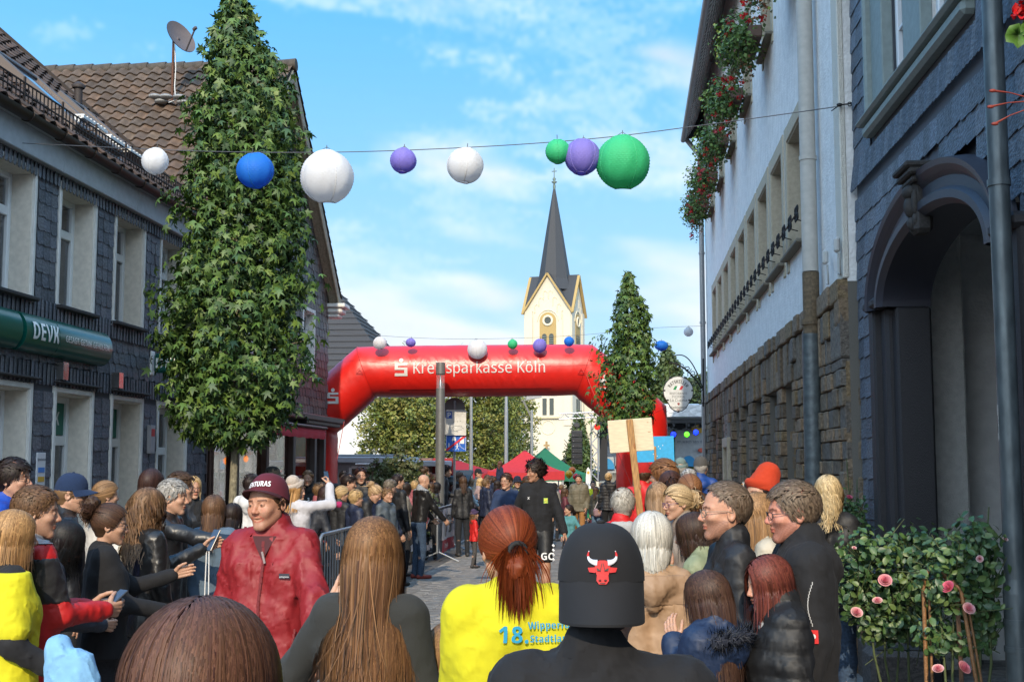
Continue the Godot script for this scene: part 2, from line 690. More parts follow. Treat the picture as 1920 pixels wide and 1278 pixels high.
	return {"v": v, "n": n, "ix": ix}
func V(x: float, y: float, z: float) -> Vector3: return Vector3(x, y, z)
func rand_from(seed_: int) -> RandomNumberGenerator:
	var g = RandomNumberGenerator.new()
	g.seed = seed_
	return g
func buf_in(t: Basis) -> Buf:
	var b := Buf.new()
	b.xf = Transform3D(t)
	return b
func PV2(a: Array) -> PackedVector2Array: return PackedVector2Array(a)
func PV3() -> PackedVector3Array: return PackedVector3Array()
func W(x: float, y: float) -> Vector2: return Vector2(x, y)
func RX(a: float) -> Basis: return Basis(Vector3.RIGHT, a)
func RY(a: float) -> Basis: return Basis(Vector3.UP, a)
func RZ(a: float) -> Basis: return Basis(Vector3.BACK, a)

# people
func el(p: Vector3, c: Vector3, r: Vector3) -> float:
	var q := (p - c) / r
	var k0 := q.length()
	var k1 := (q / r).length()
	return k0 * (k0 - 1.0) / maxf(k1, 1e-6)
func cap_d(p: Vector3, a: Vector3, b: Vector3, ra: float, rb: float) -> float:
	var d := b - a
	var h := clampf((p - a).dot(d) / d.length_squared(), 0.0, 1.0)
	return (p - a - d * h).length() - ra - (rb - ra) * h
func smin(a: float, b: float, k: float) -> float:
	var q := maxf(k - absf(a - b), 0.0)
	return minf(a, b) - q * q * 0.25 / k
func smax(a: float, b: float, k: float) -> float: return -smin(-a, -b, k)
func head_d(p: Vector3, sort: int) -> float:
	var w := sort % 2
	var q := Vector3(absf(p.x), p.y, p.z)
	var d := el(q, Vector3(0, 0.035, -0.012), Vector3(0.075, 0.088, 0.097))
	d = smin(d, el(q, Vector3(0, -0.028, 0.022), Vector3(0.061, 0.078, 0.068)), 0.03)
	d = smin(d, cap_d(q, Vector3(0.05, -0.05, 0.0), Vector3(0.014, -0.098, 0.062), 0.02 - 0.004 * w, 0.017 - 0.002 * w), 0.03)
	d = smin(d, el(q, Vector3(0, -0.1, 0.07), Vector3(0.02 - 0.004 * w, 0.015, 0.015)), 0.02)
	d = smin(d, cap_d(q, Vector3(0.012, 0.022, 0.08), Vector3(0.046, 0.022, 0.062), 0.009 - 0.003 * w, 0.008 - 0.002 * w), 0.018)
	d = smin(d, el(q, Vector3(0.042, -0.022, 0.058), Vector3(0.02, 0.016, 0.02)), 0.025)
	d = smax(d, -el(q, Vector3(0.031, 0.003, 0.093), Vector3(0.017, 0.011, 0.014)), 0.012)
	d = smin(d, cap_d(q, Vector3(0, 0.012, 0.082), Vector3(0, -0.026, 0.104), 0.008, 0.0115 - 0.002 * w), 0.012)
	d = smin(d, el(q, Vector3(0.012, -0.031, 0.093), Vector3(0.009, 0.008, 0.011)), 0.008)
	if sort >= 2:
		d = smax(d, -el(q, Vector3(0, -0.059, 0.094), Vector3(0.031, 0.012, 0.018)), 0.006)
		d = smin(d, el(q, Vector3(0, -0.054, 0.077), Vector3(0.025, 0.0085, 0.012)), 0.003)
		d = smin(d, el(q, Vector3(0.035, -0.042, 0.066), Vector3(0.014, 0.014, 0.014)), 0.02)
	else:
		d = smin(d, el(q, Vector3(0, -0.055, 0.084), Vector3(0.024, 0.0065, 0.011)), 0.006)
		d = smin(d, el(q, Vector3(0, -0.067, 0.082), Vector3(0.02, 0.007, 0.011)), 0.006)
		d = smax(d, -el(q, Vector3(0, -0.061, 0.096), Vector3(0.022, 0.0022, 0.008)), 0.004)
	var er := el(q, Vector3(0.08, -0.004, -0.016), Vector3(0.009, 0.032, 0.02))
	er = smax(er, -el(q, Vector3(0.088, -0.003, -0.013), Vector3(0.007, 0.02, 0.011)), 0.006)
	d = smin(d, er, 0.008)
	d = smin(d, cap_d(q, Vector3(0, -0.07, -0.022), Vector3(0, -0.19, -0.035), 0.053 - 0.008 * w, 0.058 - 0.01 * w), 0.025)
	return minf(d, (q - Vector3(0.031, 0.002, 0.0755)).length() - 0.0125)
func head_mesh(sort: int, cell: float, beard := 0.0) -> Dictionary:
	var f := func(p: Vector3) -> float: return head_d(p, sort)
	var m := sdf([], cell, 0.01, {"field": f, "lo": Vector3(-0.1, -0.22, -0.13), "hi": Vector3(0.1, 0.14, 0.13)})
	var c := PackedColorArray()
	for p in m.v:
		var q := Vector3(absf(p.x), p.y, p.z)
		var k := Color.WHITE
		var eye := (q - Vector3(0.031, 0.002, 0.0755))
		var lip := Vector2(q.x / (0.029 if sort >= 2 else 0.025), (p.y + 0.061) / (0.0125 if sort >= 2 else 0.011)).length()
		if eye.length() < 0.0134 and eye.z > 0.004:
			var iris := Vector2(eye.x, eye.y).length()
			k = Color(1.1, 1.15, 1.25) if iris > 0.0058 else Color(0.08, 0.06, 0.05)
		elif sort >= 2 and p.z > 0.07 and lip < 1.25:
			k = Color(0.85, 0.5, 0.48) if lip > 0.85 else Color(1.3, 1.5, 1.7)
		elif p.z > 0.07 and lip < 1.0: k = Color(0.82, 0.52, 0.5)
		elif q.x > 0.012 and q.x < 0.052 and absf(p.y - 0.024 + 0.12 * absf(q.x - 0.03)) < 0.0035 + (0.001 if sort % 2 == 0 else 0.0) and p.z > 0.05: k = Color(0.28, 0.22, 0.2)
		elif beard > 0.0 and p.z > -0.005 and p.y < -0.03 and p.y > -0.135 and not (p.y > -0.05 and q.x < 0.02):
			k = Color.WHITE.lerp(Color(0.5, 0.47, 0.48), beard * (0.7 + 0.3 * sin(p.x * 900.0) * sin(p.y * 800.0)))
		elif q.x < 0.05 and q.x > 0.025 and p.y < -0.01 and p.y > -0.04 and p.z > 0.05: k = Color(1.02, 0.88, 0.86)
		elif p.z > 0.098 and p.y < 0.0: k = Color(1.02, 0.88, 0.86)
		c.append(k)
	m["c"] = c
	return m
func hand_mesh(pose: int, cell: float) -> Dictionary:
	var b := [[Vector3(0, -0.03, 0), Vector3(0, 0.012, 0), 0.024, 0.024],
		[Vector3(-0.02, 0.015, 0), Vector3(-0.028, 0.085, 0), 0.015, 0.0125], [Vector3(0, 0.012, 0), Vector3(-0.008, 0.09, 0), 0.017, 0.013],
		[Vector3(0.012, 0.012, 0), Vector3(0.012, 0.092, 0), 0.017, 0.013], [Vector3(0.02, 0.02, 0.003), Vector3(0.03, 0.088, 0), 0.015, 0.0125]]
	var curl: Array = [[0.25, 0.45, 0.35], [0.55, 1.0, 0.5], [0.06, 0.1, 0.08]][pose]
	var spread: float = [0.04, 0.05, 0.12][pose]
	for i in 4:
		var p := Vector3(-0.029 + 0.0195 * i, 0.086 + [0.0, 0.006, 0.008, 0.003][i], 0)
		var ang := 0.0
		var side := (i - 1.5) * spread
		for j in 3:
			ang += curl[j] * (1.15 - 0.08 * i)
			var l: float = [0.040, 0.025, 0.02][j] * [0.8, 0.97, 1.05, 0.95][i]
			var e := p + Vector3(sin(side) * cos(ang), cos(side) * cos(ang), sin(ang)) * l
			b.append([p, e, 0.0095 - 0.0008 * j, 0.0088 - 0.0009 * j])
			p = e
	var t0 := Vector3(0.022, 0.025, 0.006)
	var td: Vector3 = [Vector3(0.55, 0.75, 0.35), Vector3(0.6, 0.7, 0.6), Vector3(0.8, 0.6, 0.1)][pose].normalized()
	var t1 := t0 + td * 0.045
	var t2: Vector3 = t1 + td.lerp(Vector3(-0.1, 0.9, 0.5 if pose == 1 else 0.2), 0.5).normalized() * 0.034
	var t3: Vector3 = t2 + td.lerp(Vector3(-0.2, 0.9, 0.4), 0.6).normalized() * 0.024
	b.append_array([[t0, t1, 0.016, 0.0115], [t1, t2, 0.011, 0.0098], [t2, t3, 0.0098, 0.0085]])
	return sdf(b, cell, 0.0045)
func ik(s: Vector3, w: Vector3, pole: Vector3, l1: float, l2: float) -> Array:
	var d := w - s
	var l := minf(d.length(), (l1 + l2) * 0.995)
	d = d.normalized()
	var a := (l1 * l1 - l2 * l2 + l * l) / (2.0 * l)
	var h := sqrt(maxf(l1 * l1 - a * a, 0.0))
	var u := (pole - d * pole.dot(d)).normalized()
	return [s + d * a + u * h, s + d * l]
const HOLD := {"down": Vector3(0.25, 0.86, 0.03), "back": Vector3(0.24, 0.9, -0.12), "fwd": Vector3(0.23, 0.93, 0.2), "phone": Vector3(0.1, 1.38, 0.4), "look": Vector3(0.09, 1.16, 0.33), "up": Vector3(0.2, 1.82, 0.26),
	"rail": Vector3(0.2, 1.04, 0.38), "pocket": Vector3(0.2, 0.95, 0.1), "cross": Vector3(-0.06, 1.17, 0.23), "chin": Vector3(0.06, 1.4, 0.17), "reach": Vector3(0.2, 1.35, 0.5), "clap": Vector3(0.03, 1.22, 0.33)}
func make_person(s: Dictionary) -> Dictionary:
	var out := {}
	var fem: bool = s.get("sex", "m") != "m"
	var lean: float = s.get("lean", 0.0)
	var side_lean: float = s.get("tilt", 0.0)
	var UB := Basis(Vector3.FORWARD, side_lean) * RX(lean)
	var hip := V(0, 0.95, 0)
	var ub := func(p: Vector3) -> Vector3: return hip + UB * (p - hip)
	var hd: Array = s.get("head", [0.0, 0.0])
	var HB := UB * RY(hd[0]) * RX(hd[1] - lean * 0.6) * Basis(Vector3.FORWARD, hd[2] if hd.size() > 2 else 0.0)
	var big: float = s.get("head_k", 1.0 if s.get("sex", "m") != "c" else 1.25)
	var nb: Vector3 = ub.call(V(0, 1.5, -0.02))
	var hc := nb + UB * V(0, 0.022, 0.0) + HB * V(0, 0.118, 0.035) * big
	var topy := (hc + HB * V(0, 0.13 * big, 0)).y
	var P: Vector3 = s.P
	var k: float = (P.y - s.ground) / topy
	var girth: float = s.get("girth", 1.0)
	var cell: float = s.cell
	var sw := (0.14 if fem else 0.164) * (1.0 + 0.5 * (girth - 1.0))
	var J := {}
	for sd in [-1.0, 1.0]:
		var sh: Vector3 = ub.call(V(sd * sw, 1.44, -0.012))
		var g = s.get("ra" if sd < 0.0 else "la", "down")
		var wt: Vector3
		if g is String: wt = ub.call(HOLD[g] * V(sd, 1, 1))
		else: wt = g
		if g is String and g == "down": wt = Vector3(sd * (0.25 + 0.05 * (girth - 1.0)), 0.86, 0.05) + V(0, 0, sin(lean) * 0.4)
		var r := ik(sh, wt, V(sd * 0.28, -0.7, -0.65), 0.29, 0.255)
		J[sd] = [sh, r[0], r[1]]
	var step: float = s.get("step", 0.0)
	var legs := {}
	for sd in [-1.0, 1.0]:
		var f: float = step * sd
		var lift := maxf(-f, 0.0) * 0.25
		legs[sd] = [V(sd * 0.088, 0.93, 0), V(sd * 0.098, 0.5 + lift * 0.2, 0.03 + f * 0.55 + lift * 0.3), V(sd * 0.1, 0.09 + lift, -0.015 + f), V(sd * 0.118, 0.035 + lift * 0.5, 0.165 + f), V(sd * 0.1, 0.035 + lift * 1.2, -0.05 + f)]
	var gz := girth
	var th := 0.0
	var torso := [[ub.call(V(-sw + 0.03, 1.447, -0.015)), ub.call(V(sw - 0.03, 1.447, -0.015)), 0.056 * gz]]
	var chest := 0.088 if fem else 0.098
	var waist := (0.078 if fem else 0.092) * gz
	var hips := 0.106 if fem else 0.098
	for sx in [-1.0, 1.0]:
		torso.append([ub.call(V(sx * 0.088 * gz, 1.335, 0.0)), ub.call(V(sx * 0.068 * gz, 1.13, 0.006)), chest * gz, waist * gz])
		torso.append([ub.call(V(sx * 0.068 * gz, 1.13, 0.006)), V(sx * 0.074 * gz, 0.93, 0.0), waist * gz, hips * gz])
	if fem: torso.append([ub.call(V(-0.07, 1.285, 0.05)), ub.call(V(0.07, 1.285, 0.05)), 0.068 * gz])
	var neck := [nb + UB * V(0, -0.05, -0.005), hc + HB * V(0, -0.07, -0.02) * big, 0.055 if not fem else 0.048]
	var body := []
	for t in torso: body.append([t[0], t[1], t[2] * 0.72])
	body.append(neck)
	var tk: Dictionary = s.get("top", {})
	var sleeve: float = tk.get("sleeve", 1.0)
	var short_legs: bool = s.get("bottom", {}).get("kind", "trousers") == "shorts"
	for sd in [-1.0, 1.0]:
		var j: Array = J[sd]
		body.append([j[0], j[1], 0.045, 0.036])
		body.append([j[1], j[2], 0.037 if sleeve < 1.0 else 0.03, 0.026])
		var l: Array = legs[sd]
		body.append([l[0], l[1], 0.085, 0.056 if short_legs else 0.045])
		body.append([l[1], l[1].lerp(l[2], 0.35) + V(0, 0, -0.012), 0.05 if short_legs else 0.045, 0.054 if short_legs else 0.045])
		body.append([l[1].lerp(l[2], 0.35) + V(0, 0, -0.012), l[2], 0.05 if short_legs else 0.045, 0.036])
		body.append([l[2] + V(0, -0.02, 0), l[3], 0.034, 0.026])
	out["body"] = sdf(body, maxf(cell, 0.02) if (sleeve < 1.0 or short_legs) else 0.035, 0.04)
	var grow: float = tk.get("grow", 0.01)
	var top := torso.duplicate()
	for sd in [-1.0, 1.0]:
		var j: Array = J[sd]
		var el_: Vector3 = j[1]
		var wr: Vector3 = j[2]
		if sleeve < 1.0: top.append([j[0], (j[0] as Vector3).lerp(el_, sleeve * 1.6), 0.055, 0.056])
		else:
			top.append([j[0], el_, 0.05 * sqrt(gz), 0.042])
			top.append([el_, wr + (wr - el_).normalized() * 0.01, 0.044, 0.036])
	var kind: String = tk.get("kind", "jacket")
	if kind in ["jacket", "hoodie", "puffer", "coat"]:
		top.append([nb + UB * V(-0.015, -0.045, 0.0), nb + UB * V(0.015, 0.035, -0.005), 0.07, 0.058])
	else: top.append([nb + UB * V(0, -0.09, 0.0), nb + UB * V(0, -0.012, -0.008), 0.085, 0.056])
	if tk.get("hood", false):
		for sd in [-1.0, 1.0]:
			top.append([nb + UB * V(sd * 0.085, -0.03, 0.01), nb + UB * V(sd * 0.055, -0.055, -0.07), 0.03, 0.036])
		top.append([nb + UB * V(-0.03, -0.06, -0.08), nb + UB * V(0.03, -0.06, -0.08), 0.036])
		top.append([nb + UB * V(0, -0.1, -0.1), nb + UB * V(0, -0.16, -0.09), 0.036, 0.015])
	var hem: float = tk.get("hem", 0.84)
	if hem < 0.86: top.append([V(-0.078 * gz, hem - 0.02, 0), V(0.078 * gz, hem - 0.02, 0), 0.108 * gz])
	if hem < 0.7: top.append([V(-0.08, hem, 0), V(0.08, hem, 0), 0.15])
	var opt := {"grow": grow, "fold": tk.get("fold", 0.013), "ff": tk.get("ff", 8.0), "off": V(P.x * 7.1, 0, P.z * 3.7), "cut": [Plane(Vector3.DOWN, -hem)], "quilt": tk.get("quilt", 0.0), "qf": tk.get("qf", 42.0)}
	out["top"] = sdf(top, cell, 0.042, opt)
	s["top_bones"] = top
	for i in s.get("panels", []).size():
		var pn: Dictionary = s.panels[i]
		var o2 := opt.duplicate()
		o2.grow = grow + 0.003
		var cu := [Plane(Vector3.DOWN, -hem)]
		for pl in pn.cut: cu.append(Plane(UB * (pl as Plane).normal, (UB * (pl as Plane).normal).dot(ub.call((pl as Plane).normal * (pl as Plane).d))))
		o2.cut = cu
		out["panel%d" % i] = sdf(top, cell, 0.05, o2)
	var bk: Dictionary = s.get("bottom", {})
	var pants := [[V(-0.07 * gz, 0.9, 0), V(0.07 * gz, 0.9, 0), 0.096 * gz]]
	var lc := maxf(cell, 0.022) if s.get("legs", false) else 0.035
	var bw: float = bk.get("wide", 1.0)
	for sd in [-1.0, 1.0]:
		var l: Array = legs[sd]
		if short_legs: pants.append([l[0], (l[0] as Vector3).lerp(l[1], 0.82), 0.098, 0.086])
		else:
			pants.append([l[0], l[1], 0.086, 0.068 * bw])
			pants.append([l[1], l[2] + V(0, -0.03, 0), 0.066 * bw, 0.052 * bw])
	var po := {"fold": 0.006, "ff": 6.0, "off": V(P.z, 0, P.x * 5.0)}
	if short_legs: po["cut"] = [Plane(Vector3.DOWN, -0.56)]
	out["trousers"] = sdf(pants, lc, 0.035, po)
	for sd in [-1.0, 1.0]:
		var l: Array = legs[sd]
		var sh := [[l[4], l[3], 0.042, 0.036], [l[2] + V(0, -0.03, -0.005), l[4] + V(0, 0.01, 0.04), 0.044, 0.042]]
		out["shoe%d" % int(sd)] = sdf(sh, lc * 0.8, 0.03, {"cut": [Plane(Vector3.DOWN, -minf(l[3].y, l[4].y) + 0.035)]})
	var bb := Buf.new()
	bb.add(out.body)
	bb.add(heads[s.head_sort], Transform3D(HB.scaled(Vector3.ONE * big), hc))
	for sd in [-1.0, 1.0]:
		var j: Array = J[sd]
		var y: Vector3 = (j[2] - j[1]).normalized()
		var hp: Vector3 = s.get("hr" if sd < 0.0 else "hl", V(-sd, 0, 0) if not (s.get("ra" if sd < 0.0 else "la", "down") in ["phone", "look", "up", "clap"]) else V(-sd * 0.3, 0.2, -0.8))
		if s.get("ra" if sd < 0.0 else "la", "down") is String and s.get("ra" if sd < 0.0 else "la", "down") == "down": hp = V(-sd, 0, -0.35)
		if s.has("bend_r") and sd < 0.0: y = s.bend_r
		if s.has("bend_l") and sd > 0.0: y = s.bend_l
		var z := (hp - y * hp.dot(y)).normalized()
		var x := y.cross(z)
		var b3 := Basis(x * -sd, y, z)
		var pose: int = s.get("pr" if sd < 0.0 else "pl", 1 if s.get("ra" if sd < 0.0 else "la", "down") in ["phone", "look", "up", "rail", "clap"] else 0)
		var hs := (0.92 if fem else 1.04) * (1.15 if s.get("sex", "m") == "c" else 1.0)
		var tr := Transform3D(b3.scaled(Vector3.ONE * hs) if sd < 0.0 else b3.scaled(Vector3.ONE * hs), j[2] + y * 0.015)
		bb.add(hands[pose + (3 if s.cell > 0.019 else 0)], tr)
		out["hand_r" if sd < 0.0 else "hand_l"] = Transform3D(Basis(y.cross(z), y, z), j[2])
	out["body"] = bb.data()
	out["head_xf"] = Transform3D(HB.scaled(Vector3.ONE * big), hc)
	if not s.get("bald", false): make_hair(s, out, nb, UB)
	if s.has("cap"): make_hat(s, out)
	if s.get("glasses", false): make_glasses(out)
	if s.has("scarf"):
		out["scarf"] = sdf([[nb + UB * V(-0.06, -0.035, 0.02), nb + UB * V(0.06, -0.04, 0.02), 0.06], [nb + UB * V(-0.05, -0.02, -0.05), nb + UB * V(0.05, -0.02, -0.05), 0.052], [nb + UB * V(0.05, -0.05, 0.06), nb + UB * V(0.03, -0.2, 0.12), 0.05, 0.035]], maxf(cell * 0.7, 0.01), 0.03, {"fold": 0.012, "ff": 12.0, "off": P})
	var yaw: float = s.get("yaw", 180.0) * PI / 180.0
	var RB := RY(yaw)
	var top_local := hc + HB * V(0, 0.13 * big, 0)
	var o3 := P - RB * (top_local * k)
	out["xf"] = Transform3D(RB.scaled(Vector3.ONE * k), V(o3.x, s.ground, o3.z))
	out["nb"] = nb
	out["UB"] = UB
	return out
func make_hair(s: Dictionary, out: Dictionary, nb: Vector3, UB: Basis):
	var hs: Dictionary = s.get("hair", {})
	var style: String = hs.get("style", "short")
	var X: Transform3D = out.head_xf
	var near: bool = s.cell < 0.019
	var n: int = hs.get("n", 2600 if near else (900 if s.cell < 0.024 else 300))
	var lng: float = hs.get("len", {"short": 0.035, "crop": 0.016, "long": 0.34, "bob": 0.17, "pony": 0.16, "bun": 0.13, "curly": 0.05, "bald": 0.03, "wavy": 0.3}.get(style, 0.05))
	var falls := style in ["long", "bob", "wavy"]
	var tied := style in ["pony", "bun"]
	var thick: float = hs.get("thick", 0.008 if style in ["crop", "bald"] else (0.02 if style == "curly" else 0.012))
	var rg := rand_from(int(absf(s.P.x * 1317.0 + s.P.z * 733.0)) + 17)
	var cuts := [Plane(Vector3(0, -0.62, 0.785).normalized(), Vector3(0, 0.07 + hs.get("recede", 0.0), 0.078 - hs.get("recede", 0.0))), Plane(Vector3.DOWN, 0.075 if not falls else 0.085)]
	var hatted: bool = s.has("cap")
	if hatted: cuts.append(Plane(Vector3.UP, 0.03))
	var bones := [[Vector3(-0.004, 0.034, -0.035), Vector3(0.004, 0.036, 0.012), 0.081 + thick * 0.25, 0.076 + thick * 0.25], [Vector3(0, -0.01, -0.042), Vector3(0, -0.045, -0.035), 0.068 + thick * 0.2, 0.056]]
	if style == "bald":
		cuts = [Plane(Vector3(0, 0.72, 0.69).normalized(), Vector3(0, 0.07, -0.05)), Plane(Vector3.DOWN, 0.07), Plane(Vector3(0, 0, 1), Vector3(0, 0, 0.03))]
	var mass := sdf(bones, 0.009 if near else 0.014, 0.03, {"cut": cuts, "grow": -0.004 if near else 0.0, "fold": 0.005 if style != "curly" else 0.02, "fy": 0.15 if falls or tied else 0.6, "ff": 45.0, "off": s.P})
	var b := Buf.new()
	var base: Color = hs.get("col", Color(0.06, 0.04, 0.03))
	b.col = base.lerp(hs.get("hi", base * 1.7), 0.3)
	b.add(mass, X)
	if falls:
		var up := X.basis.y.normalized()
		var bk := []
		var wide := 0.052
		for sx in [-1.0, 0.0, 1.0]:
			var a := X * Vector3(sx * wide, -0.01, -0.045 if sx == 0.0 else -0.03)
			var e := a + Vector3(-sx * 0.014, -lng * 0.82, -0.03) * X.basis.get_scale().x
			bk.append([a, e, 0.044, 0.026])
		b.add(sdf(bk, 0.012 if near else 0.02, 0.04, {"fold": 0.012, "fy": 0.1, "ff": 34.0, "off": s.P}))
	var tie := X * Vector3(0, hs.get("tie", 0.0), -0.125)
	if style == "bun":
		b.add(sdf([[tie + X.basis.y * 0.03, tie + X.basis.y * 0.035, 0.046]], 0.01, 0.01, {"fold": 0.018, "ff": 40.0, "off": s.P}))
	elif style == "pony":
		b.add(sdf([[tie, tie + Vector3(0, -0.05, -0.035 if lng > 0.12 else 0.0), 0.018, 0.026], [tie + Vector3(0, -0.05, -0.035), tie + Vector3(0, -lng * 0.9, -0.03), 0.026, 0.01]], 0.01, 0.03, {"fold": 0.012, "ff": 30.0, "off": s.P}))
	var seg := 9 if falls or tied else 5
	var inv := X.affine_inverse()
	var rad3 := Vector3(0.079, 0.091, 0.101) + Vector3.ONE * thick
	var sc := Vector3(0, 0.035, -0.012)
	var hi: Color = hs.get("hi", base * 1.7)
	for i in n:
		var u := Vector3(rg.randfn(), rg.randfn() + 0.35, rg.randfn() - 0.25).normalized()
		if style == "bald" and u.y > 0.15 - 0.2 * u.z: continue
		if u.y < -0.55: continue
		var root := sc + u * rad3
		if (cuts[0] as Plane).distance_to(root) > 0.004: continue
		if root.y < -0.07: continue
		if hatted and root.y > 0.02: continue
		var part := signf(root.x) if falls or tied else 0.0
		var p := root
		var t: Vector3
		if style in ["short", "crop", "bald"]: t = Vector3(0.25 * u.x + rg.randfn() * 0.3, -0.5 if u.y < 0.4 else 0.0, -0.15 if u.y < 0.35 else (0.7 if hs.get("fringe", true) else -0.5))
		elif style == "curly": t = Vector3(rg.randfn(), rg.randfn(), rg.randfn())
		elif tied: t = inv * tie - p
		else: t = Vector3(part * 0.8 * clampf(u.z * 1.6 + 0.75, 0.0, 1.0), -0.55, -0.5 * (1.0 if u.z < 0.3 else 1.4))
		t = (t - u * t.dot(u) * 0.9).normalized()
		var steps := seg
		var L := lng * rg.randf_range(0.75, 1.05)
		var st := (L + (0.1 if falls or tied else 0.0)) / steps
		var w0: float = hs.get("w", 0.0036 if near else (0.0055 if s.cell < 0.024 else 0.009)) * rg.randf_range(0.6, 1.2)
		var shade := rg.randf()
		b.col = base.lerp(hi, shade * 0.8) * rg.randf_range(0.62, 1.28)
		var passed := false
		var fly := 0.05 if rg.randf() < 0.05 else 0.0
		var wob := Vector3(rg.randfn(), rg.randfn() * 0.3, rg.randfn()) * (0.15 if rg.randf() < 0.93 else 0.8)
		var curl := rg.randf_range(0.0, TAU)
		var i0 := b.v.size()
		var q := X * p
		var dirw := (X.basis * t).normalized()
		var stw := st * X.basis.get_scale().x
		for j in steps + 1:
			var f := float(j) / steps
			var lp := inv * q
			var e := (lp - sc) / rad3
			var el2 := e.length()
			var lift: float = 1.0 + (0.03 if style != "curly" else 0.1) + hs.get("lift", 0.014) * shade + fly * f
			if el2 < lift and el2 > 0.01:
				q = X * (sc + (lp - sc) * (lift / el2))
			if falls:
				var dn: float = q.y - (nb.y - 0.02)
				if dn < 0.0:
					var axis := nb + UB * Vector3(0, dn, 0.01)
					var r := Vector2(q.x - axis.x, (q.z - axis.z) * 1.45)
					var need := minf(0.085 + -dn * 1.6, 0.2)
					if r.length() < need:
						r = r.normalized() * need if r.length() > 0.001 else Vector2(0, -need)
						if q.z - axis.z > 0.0 and absf(r.x) < 0.09: r.x += 0.02 * signf(r.x)
						q.x = lerpf(q.x, axis.x + r.x, 0.5)
						q.z = lerpf(q.z, axis.z + r.y / 1.45, 0.8)
			var outw := (X.basis * ((inv * q - sc) / (rad3 * rad3))).normalized()
			if falls and el2 > 1.25: outw = Vector3(q.x - nb.x, 0.15, q.z - nb.z + 0.02).normalized()
			if passed: outw = (q - tie + Vector3(0, 0.02, 0.06)).normalized()
			var sv := dirw.cross(outw)
			if sv.length() < 0.05: sv = dirw.cross(Vector3.RIGHT)
			sv = sv.normalized()
			var w := w0 * (1.0 - 0.75 * f * f)
			b.vert(q - sv * w, (outw - sv * 0.15).normalized())
			b.vert(q + sv * w, (outw + sv * 0.15).normalized())
			if j > 0:
				var k := i0 + j * 2
				b.ix.append_array(PackedInt32Array([k - 2, k, k - 1, k - 1, k, k + 1]))
			if tied:
				var to := tie - q
				if not passed and to.length() < stw * 1.5:
					passed = true
					dirw = (Vector3(0, -0.5, -0.4) + wob).normalized() if style == "pony" else (Vector3(cos(curl), sin(curl), -0.2)).normalized()
				elif not passed: dirw = dirw.lerp(to.normalized(), 0.6).normalized()
				elif style == "pony": dirw = (dirw + Vector3(0, -0.35, 0.03)).normalized()
				else: dirw = (dirw + (tie - q).normalized() * 0.8 + wob * 0.5).normalized()
			elif falls:
				dirw = dirw.lerp(Vector3((nb.x - q.x) * 2.2 if el2 > 1.05 and q.y > nb.y - 0.05 else 0.0, -1, -0.08 if el2 < 1.2 else 0.0) + wob * 0.4 * f, 0.45).normalized()
				if style == "wavy": dirw = (dirw + Vector3(sin(curl + f * 15.0), 0, cos(curl + f * 15.0)) * 0.42).normalized()
			elif style == "curly": dirw = (dirw + Vector3(rg.randfn(), rg.randfn(), rg.randfn()) * 0.6).normalized()
			q += dirw * stw
	if hs.get("fur", false): pass
	out["hair"] = b.data()
